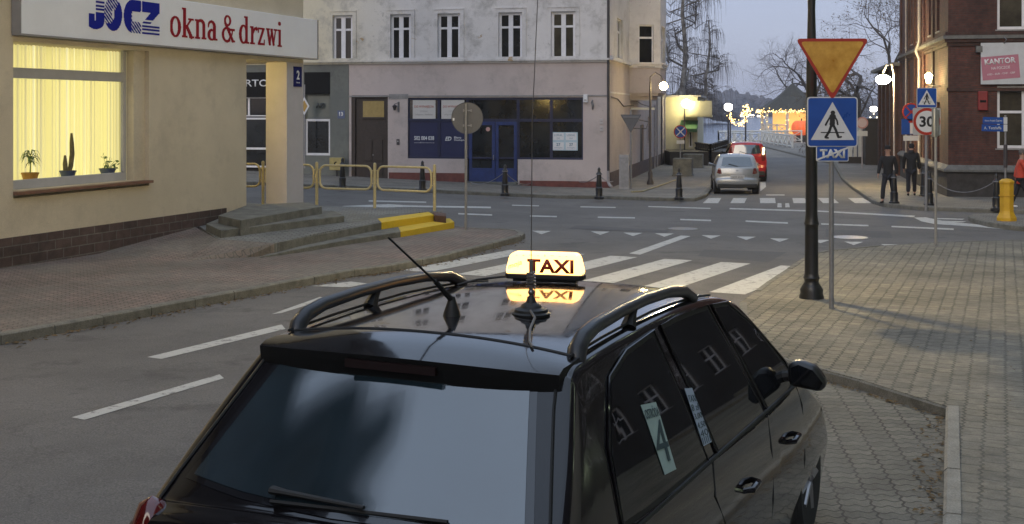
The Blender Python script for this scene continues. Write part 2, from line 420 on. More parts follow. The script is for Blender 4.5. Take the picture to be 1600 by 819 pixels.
KF = [G(*p, 0) for p in [(480, 293), (560, 296), (640, 300), (790, 307), (940, 311), (1030, 314.5), (1085, 315), (1103, 309), (1113, 297), (1124, 275), (1131, 255), (1135, 240)]]
KF = [KF[0]+Vector((-25, 2.5, 0))]+KF
PF = KF+[Vector((13.5, 84, 0)), Vector((-20, 84, 0)), Vector((-40, 60, 0))]
sheet('pavement_far', clean(PF), .115, M_PAVF)
kerb('kerb_far', KF, .15, .122, M_KERB, 1, 1.0, 5)
KR = [G(*p, 0) for p in [(1303, 258), (1308, 268), (1315, 281), (1341, 302), (1363, 318), (1382, 324), (1436, 329), (1600, 335)]]
KR = [KR[0]+Vector((4, 45, 0))]+KR+[KR[-1]+Vector((25, -4, 0))]
PR = KR+[Vector((60, 60, 0)), Vector((60, 110, 0))]
sheet('pavement_right_far', clean(PR), .115, M_PAVF)
kerb('kerb_right_far', KR, .15, .122, M_KERB, 1, 1.0, 7)
# near right pavement with the parking bay cut into it
n1 = [G(*p, 0) for p in [(1157, 484), (1200, 450), (1256, 411), (1272, 404), (1290, 400), (1370, 392), (1465, 386), (1600, 382)]]
bay = [G(*p, 0) for p in [(1286, 594), (1345, 610), (1481, 654)]]; bw_ = G(1478, 819, 0)
backL = n1[0]
bdir = (bw_-bay[2]).normalized()
NR = n1+[n1[-1]+Vector((25, -1, 0)), Vector((35, -12, 0)), bay[2]+bdir*14]+[bay[2], bay[1], bay[0], bay[0]+(bay[0]-bay[1]).normalized()*1.25]
sheet('pavement_right_near', clean(NR), .10, M_PAVR)
bdge = bay[0]+(bay[0]-bay[1]).normalized()*1.25
kerb('kerb_bay', [bdge, bay[0], bay[1], bay[2]], .07, .105, M_KERB, 1, .95, 9)
kerb('kerb_bay_side', [bay[2]+Vector((.0, 0, 0)), bay[2]+bdir*14], .10, .112, M_KERBL, 1, 1.0, 11)
kerb('kerb_right_near', [bdge, n1[0]]+n1[1:]+[n1[-1]+Vector((25, -1, 0))], .10, .104, M_KERB, -1, 1.0, 13)
sheet('parking_bay', [(p.x, p.y) for p in [n1[0]-RD*1.5+Vector((-.3,0,0)), bdge+Vector((.02, 0, 0)), bay[0], bay[1], bay[2], bay[2]+bdir*14, Vector((-4.5, -9, 0))]][::-1], .006, M_PAVB, skirt=False)
# traffic island
ISL = [G(*p, 0) for p in [(1514, 345), (1522, 349), (1545, 355), (1580, 360), (1600, 362)]]
ISL = ISL+[ISL[-1]+Vector((14, -1.5, 0)), ISL[-1]+Vector((14, 1, 0))]+[G(1600, 344), G(1550, 340), G(1522, 341)]
sheet('traffic_island', clean(ISL), .12, M_PAVF)
kerb('kerb_island', ISL[:6], .12, .127, M_KERB, 1, 1, 15)
# plaza sheet by the water
PZ = [Vector((14.9, 84, 0)), Vector((24, 131, 0)), Vector((45, 131, 0)), Vector((45, 90, 0)), Vector((27, 84, 0))]
sheet('plaza', clean(PZ), .006, M_PAVF, skirt=False)
# platform behind the yellow-edged steps, rising from the pavement
def hsheet(name, pts, m, drop=.35, parent=None, kind=None):
    V = [G(px, py, h) for px, py, h in pts]; mb = MB(); k = len(V)
    mb.add([tuple(v) for v in V]+[(v.x, v.y, v.z-drop) for v in V], [tuple(range(k))]+[(i, (i+1) % k, k+(i+1) % k, k+i) for i in range(k)])
    o = mb.build(name, m, parent)
    if kind: o['kind'] = kind
    return o
# ---------------------------------------------------------------- painted markings
def mark(name, quads, m=None, h=.005):
    mb = MB()
    for q in quads:
        V = [G(px, py, h) for px, py in q]; k = len(V)
        mb.add([tuple(v) for v in V], [tuple(range(k))])
    o = mb.build(name, m or M_PAINT); o['kind'] = 'structure'; return o
zb = MB(); S1 = G(628, 423); sd = Vector((RD.x, RD.y, 0)); pr = Vector((sd.y, -sd.x, 0))
P5 = G(1108, 457); stp = (P5-S1)/5; stp.z = 0
def flat(p, h=.005): return (p.x, p.y, gz(p.x, p.y)+h)
for i in range(-0, 6):
    a = S1+stp*i
    for k in range(3):
        p0, p1 = a+sd*(4*k/3), a+sd*(4*(k+1)/3)
        w_ = pr*.54
        zb.add([flat(p0), flat(p0+w_), flat(p1+w_), flat(p1)], [(0, 1, 2, 3)])
zb.build('zebra_crossing', M_PAINT)['kind'] = 'structure'
mark('lane_marking', [[(230, 558), (252, 561), (446, 514), (440, 507)], [(112, 652), (132, 656), (350, 591), (343, 585)],
    [(424, 491), (440, 489), (512, 467), (500, 464)], [(487, 447), (545, 449), (574, 443), (548, 440)]])
tri = []
for x, y in ((845, 363), (937, 364), (988, 366), (1037, 367), (1110, 370), (1165, 372), (1217, 375), (1281, 377), (1333, 380), (1390, 384)):
    tri.append([(x-14, y-2.5), (x+16, y-2), (x+1, y+3)])
mark('give_way_marking', tri)
mark('centre_marking', [[(828, 336.5), (870, 337.5), (870, 339.5), (828, 338.5)], [(934, 338.5), (992, 339.5), (992, 341.5), (934, 340.5)],
    [(1063, 342), (1111, 343.5), (1111, 345.7), (1063, 344)], [(1165, 344.5), (1231, 347.5), (1231, 349.7), (1165, 346.7)],
    [(1283, 349), (1357, 351.5), (1357, 353.8), (1283, 351)], [(1393, 353), (1490, 357), (1490, 359.5), (1393, 355)],
    [(716, 333), (769, 335), (769, 337), (716, 335)], [(983, 396), (1000, 398), (1079, 369), (1064, 368)]])
mark('edge_marking', [[(576, 313), (666, 315), (666, 317), (576, 315)], [(534, 322), (606, 319), (640, 321), (767, 323), (767, 325.5), (640, 323.5), (560, 325)],
    [(800, 320), (842, 321), (842, 322.5), (800, 321.5)], [(907, 322.5), (962, 323.5), (962, 325), (907, 324)], [(1013, 322), (1110, 325), (1110, 326.5), (1013, 323.5)],
    [(1140, 325), (1280, 329), (1280, 331), (1140, 327)], [(1280, 329), (1430, 337), (1428, 339.5), (1280, 331)]])
mark('chevron_marking', [[(1428, 340), (1446, 339.5), (1478, 346), (1600, 358), (1600, 361), (1520, 354), (1460, 350), (1440, 346)], [(1462, 340.5), (1508, 342), (1503, 343.5), (1465, 342.5)],
    [(1466, 344.5), (1510, 346), (1504, 347.5), (1480, 347)]])
fz = []
for a, b_, c, d in ((1107, 1127, 1098, 1122), (1146, 1167, 1141, 1163), (1187, 1211, 1188, 1212), (1238, 1257, 1240, 1262), (1278, 1302, 1286, 1311), (1325, 1348, 1336, 1363)):
    fz.append([(a, 309.5), (b_, 309.5), (d, 317.5), (c, 317.5)])
fz += [[(1215, 317.5), (1221, 317.5), (1221.5, 324), (1214.5, 324)], [(1227, 317.5), (1233, 317.5), (1234, 324), (1227, 324)], [(1197, 304), (1226, 304), (1226, 305.5), (1197, 305.5)], [(1188, 285), (1196, 285), (1197, 292), (1188, 299)]]
mark('far_zebra_crossing', fz, M_PAINT)
# patches of darker asphalt and manhole covers
M_PATCH = ground_mat('asphalt_patch', (.085, .083, .085), (.098, .095, .096), (.075, .073, .075))
mark('asphalt_patch', [[(560, 460), (700, 428), (760, 440), (600, 480)], [(900, 352), (1050, 360), (1040, 364), (890, 357)], [(1100, 390), (1230, 394), (1200, 410), (1090, 400)],
     [(1290, 358), (1390, 362), (1395, 372), (1290, 370)]], M_PATCH, .003)
M_IRON = mat('cast_iron', (.16, .16, .17), .5, .3, 20, bump=.5, bscale=60)
M_IRONL = mat('worn_iron', (.30, .31, .34), .4, .3, 20, bump=.5, bscale=60, metal=.3)
for (px, py, r_, mm, lb) in ((1067, 358, .42, M_IRON, 'round iron manhole cover between the centre line and the give way triangles'), (1328, 371.5, .46, M_IRONL, 'pale shiny manhole cover right of the black lamp post beyond the triangles')):
    p = G(px, py); t = empty('manhole_cover', p, 0, lb, 'manhole cover', 'manhole covers in the road')
    MB().lathe([(r_*.86, 0), (r_*.86, .012), (r_*.3, .014), (.02, .012)], 24).build('lid', mm, t)
    MB().lathe([(r_, -.02), (r_, .009), (r_*.89, .011), (r_*.88, 0)], 24).build('ring', M_CONC, t)
p = G(845, 391); 
# ================================================================= building helpers
class Wall:
    """a vertical plane in the world: origin O, horizontal direction d (unit)"""
    def __init__(s, O, d, off=0.0): s.O = Vector((O[0], O[1])); s.d = Vector(d).normalized()
    def u(s, px):
        a = (px-800)/F; return (a*s.O.y-s.O.x)/(s.d.x-a*s.d.y)
    def z(s, px, py):
        t = s.O.y+s.u(px)*s.d.y; return CH-(py-HY)/F*t
def facade(name, root, M, u0, u1, z0, z1, ops, m, reveal=.22, back=.4):
    mb = MB(M); us = sorted({u0, u1, *[o[0] for o in ops], *[o[1] for o in ops]}); zs = sorted({z0, z1, *[o[2] for o in ops], *[o[3] for o in ops]})
    for i in range(len(us)-1):
        for j in range(len(zs)-1):
            cu, cz = (us[i]+us[i+1])/2, (zs[j]+zs[j+1])/2
            if any(o[0] < cu < o[1] and o[2] < cz < o[3] for o in ops): continue
            mb.quad((us[i], 0, zs[j]), (us[i+1], 0, zs[j]), (us[i+1], 0, zs[j+1]), (us[i], 0, zs[j+1]))
    for a, b, c, d in ops:
        mb.quad((a, 0, c), (a, reveal, c), (a, reveal, d), (a, 0, d)); mb.quad((b, 0, c), (b, reveal, c), (b, reveal, d), (b, 0, d))
        mb.quad((a, 0, d), (a, reveal, d), (b, reveal, d), (b, 0, d)); mb.quad((a, 0, c), (a, reveal, c), (b, reveal, c), (b, 0, c))
    return mb.build(name, m, root)
M_FRAME = mat('white_frame', (.72, .72, .76), .35, .06, 4)
def glass_mat(name, c, rough=.04, spec=.8):
    return mat(name, c, rough, .5, 1.3, spec=spec, ior=1.6)
M_GLASS = glass_mat('window_glass', (.010, .010, .011), .04, .35); M_GLASSB = glass_mat('curtained_glass', (.050, .043, .03), .08, .35)
M_GLASSG = glass_mat('shop_glass', (.018, .020, .022), .05, .5)
def window(root, M, a, b, c, d, fm=None, gm=None, cols=2, transom=.30, fw=.075, y=.10, sill=True, name='window', surround=None, mull=.09):
    fm = fm or M_FRAME; gm = gm or M_GLASS
    mb = MB(M); mb.box(a, b, y, y+.06, c, c+fw); mb.box(a, b, y, y+.06, d-fw, d); mb.box(a, a+fw, y, y+.06, c+fw, d-fw); mb.box(b-fw, b, y, y+.06, c+fw, d-fw)
    for i in range(1, cols):
        x = a+(b-a)*i/cols; mb.box(x-mull/2, x+mull/2, y-.015, y+.055, c+fw, d-fw)
    zt = d-(d-c)*transom if transom else None
    if zt: mb.box(a+fw, b-fw, y-.008, y+.05, zt-.045, zt+.045)
    w = mb.build(name, fm, root, bevel=.006)
    MB(M).box(a+fw*.5, b-fw*.5, y+.03, y+.042, c+fw*.5, d-fw*.5).build('pane', gm, w)
    if sill: MB(M).box(a-.06, b+.06, -.05, y, c-.05, c-.003).build('sill', M_SILL, w)
    return w
M_SILL = mat('sill_grey', (.28, .27, .27), .7, .2, 5)
def stucco(name, c, c2, dirt, peel=None, scale=1.0, pthr=.68, yel=None, aged=True):
    m = bpy.data.materials.new(name); m.use_nodes = True; N, L = m.node_tree.nodes, m.node_tree.links; b = N['Principled BSDF']
    tcn = N.new('ShaderNodeTexCoord')
    def nz(s, d=7, r=.65, off=0):
        q = N.new('ShaderNodeTexNoise'); q.inputs['Scale'].default_value = s; q.inputs['Detail'].default_value = d; q.inputs['Roughness'].default_value = r
        mp = N.new('ShaderNodeMapping'); mp.inputs['Location'].default_value = (off, off, off); L.new(tcn.outputs['Object'], mp.inputs[0]); L.new(mp.outputs[0], q.inputs[0]); return q.outputs[0]
    def rg(f, p0, p1, a=0, b_=1):
        q = N.new('ShaderNodeMapRange'); q.inputs[1].default_value = p0; q.inputs[2].default_value = p1; q.inputs[3].default_value = a; q.inputs[4].default_value = b_; L.new(f, q.inputs[0]); return q.outputs[0]
    def mix(a, b_, f):
        q = N.new('ShaderNodeMix'); q.data_type = 'RGBA'; L.new(f, q.inputs[0])
        for k, x in ((6, a), (7, b_)):
            if isinstance(x, tuple): q.inputs[k].default_value = col4(x)
            else: L.new(x, q.inputs[k])
        return q.outputs[2]
    k = mix(c, c2, rg(nz(.45*scale), .38, .62))
    if yel:
        sp = N.new('ShaderNodeSeparateXYZ'); L.new(tcn.outputs['Object'], sp.inputs[0])
        ad = N.new('ShaderNodeMath'); ad.operation = 'MULTIPLY_ADD'; L.new(nz(.6), ad.inputs[0]); ad.inputs[1].default_value = 3; L.new(sp.outputs[0], ad.inputs[2])
        k = mix(yel[2], k, rg(ad.outputs[0], yel[0], yel[1]))
    k = mix(k, dirt, rg(nz(1.1*scale, 9, .75, 7), .50, .68, 0, .68 if aged else .4))
    if peel: k = mix(k, peel, rg(nz(.8*scale, 9, .6, 3), pthr, pthr+.015))
    if aged: k = mix(k, tuple(x*.55 for x in dirt), rg(nz(3.2*scale, 9, .8, 13), .60, .68, 0, .6))
    g = N.new('ShaderNodeVectorMath'); g.operation = 'SCALE'; L.new(k, g.inputs[0]); L.new(rg(nz(55, 3), .3, .7, .9, 1.1), g.inputs['Scale'])
    L.new(g.outputs[0], b.inputs['Base Color']); b.inputs['Roughness'].default_value = .9
    bp = N.new('ShaderNodeBump'); bp.inputs['Strength'].default_value = .5; bp.inputs['Distance'].default_value = .01; L.new(nz(38, 4), bp.inputs['Height']); L.new(bp.outputs[0], b.inputs['Normal'])
    return m
def brick_mat(name, ca, cb, mo, bw, rh, ms, dark=None, bump=.6, axis='xz', dirt=.4):
    m = bpy.data.materials.new(name); m.use_nodes = True; N, L = m.node_tree.nodes, m.node_tree.links; b = N['Principled BSDF']
    tcn = N.new('ShaderNodeTexCoord'); sp = N.new('ShaderNodeSeparateXYZ'); L.new(tcn.outputs['Object'], sp.inputs[0])
    a = N.new('ShaderNodeMath'); a.operation = 'ADD'; L.new(sp.outputs[0], a.inputs[0]); L.new(sp.outputs[1], a.inputs[1])
    c = N.new('ShaderNodeCombineXYZ'); L.new(a.outputs[0], c.inputs[0]); L.new(sp.outputs[2], c.inputs[1])
    br = N.new('ShaderNodeTexBrick'); L.new(c.outputs[0], br.inputs['Vector']); br.inputs['Scale'].default_value = 1
    br.inputs['Brick Width'].default_value = bw; br.inputs['Row Height'].default_value = rh; br.inputs['Mortar Size'].default_value = ms
    br.inputs['Color1'].default_value = col4(ca); br.inputs['Color2'].default_value = col4(cb); br.inputs['Mortar'].default_value = col4(mo)
    k = br.outputs['Color']
    for s_, a_ in ((.7, dirt), (6, dirt*.7), (60, .2)):
        q = N.new('ShaderNodeTexNoise'); q.inputs['Scale'].default_value = s_; q.inputs['Detail'].default_value = 6; L.new(tcn.outputs['Object'], q.inputs[0])
        r = N.new('ShaderNodeMapRange'); r.inputs[1].default_value = .3; r.inputs[2].default_value = .7; r.inputs[3].default_value = 1-a_; r.inputs[4].default_value = 1+a_; L.new(q.outputs[0], r.inputs[0])
        v = N.new('ShaderNodeVectorMath'); v.operation = 'SCALE'; L.new(k, v.inputs[0]); L.new(r.outputs[0], v.inputs['Scale']); k = v.outputs[0]
    L.new(k, b.inputs['Base Color']); b.inputs['Roughness'].default_value = .8
    bp = N.new('ShaderNodeBump'); bp.inputs['Strength'].default_value = bump; bp.inputs['Distance'].default_value = .01; bp.invert = True
    L.new(br.outputs['Fac'], bp.inputs['Height']); L.new(bp.outputs[0], b.inputs['Normal']); return m
# ================================================================= left shop building
LO = G(0, 419, .12); LD = Vector((.324, .946)).normalized(); LA = math.atan2(LD.y, LD.x)
LW = Wall(LO, LD)
def lz(px, py): return LW.z(px, py)-LO.z
M_CREAM = stucco('cream_render', (.60, .53, .41), (.51, .45, .345), (.33, .295, .235), aged=False)
M_TILE = brick_mat('plinth_tiles', (.055, .036, .032), (.085, .055, .048), (.11, .10, .09), .42, .17, .010, dirt=.35)
shop = empty('corner_shop', LO, LA, 'cream rendered shop building with a lit display window and brown tiled base', 'building')
uC, uP0, uP1 = LW.u(385), LW.u(448), LW.u(474)
wa, wb = LW.u(24), LW.u(208)+.05; wc, wd = 1.02-LO.z, 3.66-LO.z
zB = lz(385, 92); zpl = lz(352, 325)
ra, rb, rc, rd = wa-.05, LW.u(233), wc-.1, wd+.08
H_ = 10.5
wl = facade('wall', shop, Matrix(), -14, uC, -.6, zB, [(ra, rb, rc-.02, rd+.02)], M_CREAM, .10)
facade('wall', shop, T(0, .1, 0), ra, rb, rc-.02, rd+.02, [(wa, wb+.1, wc, wd)], M_CREAM, .16)
MB().box(-14, uP1, .001, 12, zB, H_).build('upper_wall', M_CREAM, shop)
MB().box(uC-.3, uC, .001, 5, -.6, zB-.002).build('side_wall', M_CREAM, shop); MB().box(uC, uP1, 5, 5.3, -.6, zB-.001).build('porch_wall', M_CREAM, shop)
MB().prism([(-.35, H_+.002), (1.3, H_+6.0), (3.8, H_+7.6), (12, H_+7.6), (12, H_+.002)], -14.2, uP1+.3, 'x').build('roof', mat('dark_roof', (.045, .04, .04), .8, .2, 3), shop)
for k in range(6): MB().box(-12.5+k*4.2, -10.9+k*4.2, .5, 3.4, H_+1.0, H_+7.9+1.2*(k % 2)).build('dormer', mat('dark_roof', (0, 0, 0)), shop)
zp = [(-14, lz(0, 370)), (0, lz(0, 370)), (LW.u(352), zpl)]
pm = MB(); x2 = LW.u(352)
pm.box(-14, x2, -.035, 0, -.7, zpl); pm.build('plinth', M_TILE, shop)
M_PIL = mat('pillar_render', (.50, .47, .47), .9, .06, 3, bump=.3)
M_PILY = M_PIL
MB().box(uP0, uP1, .0, .56, -.3, zB-.003).build('pillar', M_PIL, shop)
uPm = uC+.1
# porch ceiling light (hidden behind the wall) and brown-tiled low wall in the porch
lt = empty('porch_lamp', LO, LA, 'small porch ceiling lamp behind the shop wall corner', 'lamp')
MB().ball((uC+.35, 1.9, zB-.16), .13).build('lamp_glass', mat('lamp_glow_porch', (1, .9, .5), .5, 0, emit=(1, .78, .28), es=150), lt)
M_BRN = brick_mat('brown_tiles', (.10, .055, .045), (.085, .045, .038), (.05, .03, .028), .4, .4, .006, dirt=.3)
pw = empty('porch_parapet', LO, LA, 'low brown tiled parapet inside the porch beside the pillar', 'low wall')
v0 = lz(415, 300)
MB().box(uC+.02, uP0-.35, 2.1, 2.5, -.4, v0).build('wall', M_BRN, pw); MB().box(uC+.01, uP0-.3, 2.05, 2.55, v0, v0+.05).build('coping', mat('brown_coping', (.07, .035, .03), .4, .2, 4), pw)
# display window
M_PVC = mat('grey_pvc', (.40, .40, .42), .4, .06, 5)
tz = lz(24, 107)-.06
fr = MB(T(0, .26, 0)); fw = .09
fr.box(wa, wb+.1, 0, .07, wc, wc+.16); fr.box(wa, wb+.1, 0, .07, wd-.05, wd); fr.box(wa, wa+.05, 0, .07, wc+.16, wd-.05); fr.box(wb, wb+.1, 0, .07, wc+.16, wd-.05); fr.box(wa+.05, wb, -.01, .06, tz-.09, tz+.09)
wn = fr.build('window', M_PVC, shop, bevel=.01)
sb = MB(); sb.box(ra, rb+.02, -.09, .26, wc-.065, wc-.012); sb.build('sill', mat('copper_sill', (.17, .085, .055), .5, .2, 6), wn)
# vertical blinds in the window; the slats themselves glow in place of room lamplight
mlit = bpy.data.materials.new('lit_blind'); mlit.use_nodes = True; N, L = mlit.node_tree.nodes, mlit.node_tree.links; b = N['Principled BSDF']
b.inputs['Base Color'].default_value = (.7, .66, .45, 1); b.inputs['Roughness'].default_value = .9; b.inputs['Emission Color'].default_value = (.93, .85, .42, 1); b.inputs['Emission Strength'].default_value = .46
mls = [mlit]
for q_, c_ in ((1, (.88, .80, .40, 1)), (2, (.96, .90, .52, 1))):
    m2_ = mlit.copy(); m2_.node_tree.nodes['Principled BSDF'].inputs['Emission Color'].default_value = c_; m2_.node_tree.nodes['Principled BSDF'].inputs['Emission Strength'].default_value = (.36, .52)[q_-1]; mls.append(m2_)
bl = MB(); blx = [bl, MB(), MB()]; rnd = random.Random(4); x = wa-.3
while x < wb+.5:
    a_ = rnd.uniform(.25, .75); w_ = .125
    for z0, z1 in ((wc-.1, wd+.1),):
        blx[rnd.choice((0, 0, 1, 2))].quad((x-w_/2*math.cos(a_), .62-w_/2*math.sin(a_), z0), (x+w_/2*math.cos(a_), .62+w_/2*math.sin(a_), z0), (x+w_/2*math.cos(a_), .62+w_/2*math.sin(a_), z1), (x-w_/2*math.cos(a_), .62-w_/2*math.sin(a_), z1))
    x += .098
bl.build('blinds', mlit, wn)
for q_ in (1, 2): blx[q_].build('blinds', mls[q_], wn)
wallin = MB(); wallin.box(wa-1.2, wb+1.2, .78, .80, wc-.5, wd+.8); wallin.box(wa-1.2, wb+1.2, .33, 1.6, wc-.2, wc+.12); wallin.box(wa-1.2, wb+1.2, .3, 1.6, wd+.3, wd+.4)
wallin.build('lit_room', mat('lit_room', (.7, .68, .5), .9, 0, emit=(.80, .72, .32), es=.30), wn)  # room surfaces glow too, as no lamp hangs inside
# plants on the sill
M_LEAF = mat('house_leaf', (.10, .17, .04), .5, .4, 15); M_CACT = mat('cactus', (.14, .12, .06), .8, .3, 20, bump=.6)
def pot(px, r_, h_, c, name, label):
    q = Wall(LO+Vector((-LD.y*.45, LD.x*.45, 0)), LD).u(px)
    t = empty(name, LO+Vector((LD.x*q-LD.y*.45, LD.y*q+LD.x*.45, wc+.13)), LA, label, 'potted plant', 'plants on the shop window sill')
    MB().lathe([(r_*.75, 0), (r_*.95, h_*.8), (r_, h_*.8), (r_*1.02, h_), (r_*.9, h_), (r_*.85, h_*.85), (.01, h_*.84)], 16).build('pot', c, t, smooth=True)
    return t
po = mat('orange_pot', (.42, .22, .04), .6, .1, 5); pb = mat('blue_pot', (.05, .07, .14), .5, .1, 5)
t = pot(47, .15, .13, po, 'potted_plant', 'spiky palm-like plant in an ochre pot on the shop sill')
lf = MB(); rnd = random.Random(2); lf.tube([(0, 0, .1), (.01, 0, .3), (-.01, 0, .42)], [.012, .01, .008], 5)
for i in range(26):
    a = rnd.uniform(0, 2*PI); z0 = rnd.uniform(.28, .45); R = rnd.uniform(.13, .24); up = rnd.uniform(.02, .16)
    pts = [(R*k*math.cos(a), R*k*math.sin(a)*.7, z0+up*math.sin(k*2.6)-.10*k*k) for k in (0, .35, .7, 1)]; lf.tube(pts, [.006, .014, .011, .002], 4, squash=.3)
lf.build('leaves', M_LEAF, t)
t = pot(106, .15, .12, pb, 'cactus_plant', 'tall bent cactus and short stub in a dark blue pot on the shop sill')
lf = MB(); lf.tube([(.03, 0, .08), (.08, 0, .2), (.12, 0, .42), (.11, 0, .62), (.10, 0, .80)], [.035, .045, .045, .04, .02], 9); lf.tube([(-.06, 0, .08), (-.07, 0, .24), (-.075, 0, .40)], [.04, .045, .02], 9); lf.build('stems', M_CACT, t, smooth=True)
t = pot(168, .16, .11, pb, 'leafy_plant', 'small bushy green plant trailing from a dark blue pot on the shop sill')
lf = MB(); rnd = random.Random(6)
for i in range(9):
    a = rnd.uniform(0, 2*PI); R = rnd.uniform(.1, .32); z1 = rnd.uniform(.12, .38); e_ = Vector((R*math.cos(a), .4*R*math.sin(a), z1)); lf.tube([(0, 0, .08), e_*.6+Vector((0, 0, .04)), e_], .004, 4)
    for k in range(8):
        c = e_*rnd.uniform(.4, 1)+Vector([rnd.uniform(-.04, .04) for _ in range(3)]); d1 = Vector([rnd.uniform(-1, 1) for _ in range(3)]).normalized()*.035; d2 = d1.orthogonal().normalized()*.022
        lf.quad(c-d1, c+d2, c+d1, c-d2)
lf.build('leaves', M_LEAF, t)
# shop sign board
SU0, SU1 = LW.u(20), LW.u(487); sz0 = lz(250, 72); sz1 = sz0+.95
sg = empty('shop_sign_board', LO, LA, 'long white shop sign board with blue and dark red lettering over the display window', 'sign')
M_SIGN = mat('sign_white', (.76, .78, .84), .45, .06, .8); MB().box(SU0, SU1, -.16, -.005, sz0, sz1).build('board', M_SIGN, sg, bevel=.008)
MB().box(SU0-.02, SU1+.02, -.175, -.002, sz0-.03, sz0-.001).box(SU0-.03, SU0-.002, -.175, -.002, sz0, sz1).box(SU1+.002, SU1+.03, -.175, -.002, sz0, sz1).build('frame', mat('sign_trim', (.22, .22, .23), .4, .1, 4), sg)
M_SBLUE = mat('sign_blue', (.010, .017, .27), .8, 0, spec=.1); M_SRED = mat('sign_red', (.27, .010, .02), .8, 0, spec=.1)
ua, ub = LW.u(127), LW.u(239); wq = (ub-ua); jz0 = sz0+.19; hq = .62
def jocz(x, y):                       # four italic block letters, partly drawn as stripes; unit box wq by hq
    X = (x-ua)/wq*4.1; Y = (y-jz0)/hq; r = np.zeros_like(x, bool)
    st = ((Y*9) % 1) < .52
    J = ((X > .38) & (X < .82) & (Y > .25)) | ((np.hypot((X-.34)/.48, (Y-.25)/.25) < 1) & (Y < .26)) | ((X > .0) & (X < .30) & (Y > .1) & (Y < .45))
    r |= J & (st | (Y < .45))
    o = (np.hypot((X-1.32)/.50, (Y-.5)/.5) < 1) & ~(np.hypot((X-1.32)/.07, (Y-.5)/.17) < 1)
    d = (((Y+X*.75)*8) % 1) < .52
    r |= o & (d | (X-1.32 > (.5-Y)*.9*-1+.0) & (X > 1.28) | (Y < .22))
    c = (np.hypot((X-2.42)/.50, (Y-.5)/.5) < 1) | ((X > 2.42) & (X < 2.92) & ((Y > .70) | (Y < .30)) & (Y > 0) & (Y < 1))
    c &= ~((X > 2.40) & (Y > .34) & (Y < .66))
    r |= c & (d | (X < 2.36) | (Y > .66))
    zz = (X > 3.0) & (X < 4.05) & (Y > 0) & (Y < 1) & ((Y > .68) | (Y < .32) | (np.abs((X-3.5)-(Y-.5)*1.5) < .24))
    r |= zz & (st | (Y > .45))
    return r
mask(jocz, ua, ub+.02, jz0, jz0+hq, .012, M_SBLUE, sg, T(0, -.163, 0))
# condensed serif lettering drawn with strokes, unit x-height 1
def L_o(x, y, c): 
    a = np.hypot((x-c-.32)/.36, (y-.5)/.53) < 1; b = np.hypot((x-c-.32)/.17, (y-.5)/.42) < 1; return a & ~b
def slab(x, y, x0, x1, yc): return (x > x0) & (x < x1) & (np.abs(y-yc) < .055)
def stem(x, y, xc, y0, y1, w=.19): return (np.abs(x-xc) < w/2) & (y > y0) & (y < y1)
def bowl(x, y, c, flip=False):
    X = (.66-(x-c)) if flip else (x-c)
    a = (np.hypot((X-.30)/.34, (y-.5)/.53) < 1) & ~(np.hypot((X-.33)/.17, (y-.5)/.43) < 1); return a & (X < .5)
def L_k(x, y, c): return stem(x, y, c+.17, 0, 1.5) | slab(x, y, c, c+.2, 1.45) | slab(x, y, c, c+.36, .05) | pline(x, y, [(c+.22, .45), (c+.58, .93)], .10) | pline(x, y, [(c+.32, .56), (c+.62, .05)], .19) | slab(x, y, c+.42, c+.76, .95) | slab(x, y, c+.46, c+.80, .05)
def L_n(x, y, c):
    arch = (np.hypot((x-c-.40)/.29, (y-.70)/.34) < 1) & ~(np.hypot((x-c-.36)/.16, (y-.66)/.22) < 1) & (y > .66)
    return stem(x, y, c+.17, 0, 1.0) | slab(x, y, c, c+.2, .95) | slab(x, y, c, c+.34, .05) | arch | stem(x, y, c+.59, 0, .72) | slab(x, y, c+.44, c+.76, .05)
def L_a(x, y, c):
    lo = (np.hypot((x-c-.30)/.29, (y-.28)/.31) < 1) & ~(np.hypot((x-c-.32)/.12, (y-.28)/.20) < 1)
    top = (np.hypot((x-c-.30)/.29, (y-.70)/.34) < 1) & ~(np.hypot((x-c-.26)/.15, (y-.66)/.24) < 1) & (y > .66) & (x > c+.04)
    return lo | top | stem(x, y, c+.49, 0, .72) | slab(x, y, c+.49, c+.70, .05)
def L_amp(x, y, c):
    t_ = (np.hypot((x-c-.42)/.26, (y-1.13)/.30) < 1) & ~(np.hypot((x-c-.42)/.12, (y-1.13)/.19) < 1)
    b_ = (np.hypot((x-c-.38)/.38, (y-.38)/.42) < 1) & ~(np.hypot((x-c-.36)/.20, (y-.38)/.29) < 1) & (x < c+.62)
    return t_ | b_ | pline(x, y, [(c+.26, .98), (c+.80, .06)], .17) | pline(x, y, [(c+.52, .10), (c+.74, .40), (c+.78, .66)], .08) | slab(x, y, c+.62, c+.95, .66) | slab(x, y, c+.72, c+.96, .05)
def L_d(x, y, c): return ((np.hypot((x-c-.32)/.33, (y-.5)/.53) < 1) & ~(np.hypot((x-c-.34)/.15, (y-.5)/.42) < 1)) | stem(x, y, c+.56, 0, 1.5) | slab(x, y, c+.38, c+.58, 1.45) | slab(x, y, c+.56, c+.76, .05)
def L_r(x, y, c): return stem(x, y, c+.17, 0, 1.0) | slab(x, y, c, c+.2, .95) | slab(x, y, c, c+.38, .05) | pline(x, y, [(c+.22, .62), (c+.36, .88), (c+.50, .93)], .12) | (np.hypot(x-c-.50, y-.88) < .10)
def L_z(x, y, c): return slab(x, y, c+.03, c+.58, .93) | slab(x, y, c+.03, c+.60, .06) | pline(x, y, [(c+.48, .90), (c+.13, .10)], .16) | stem(x, y, c+.07, .68, .95, .08) | stem(x, y, c+.56, .05, .33, .08)
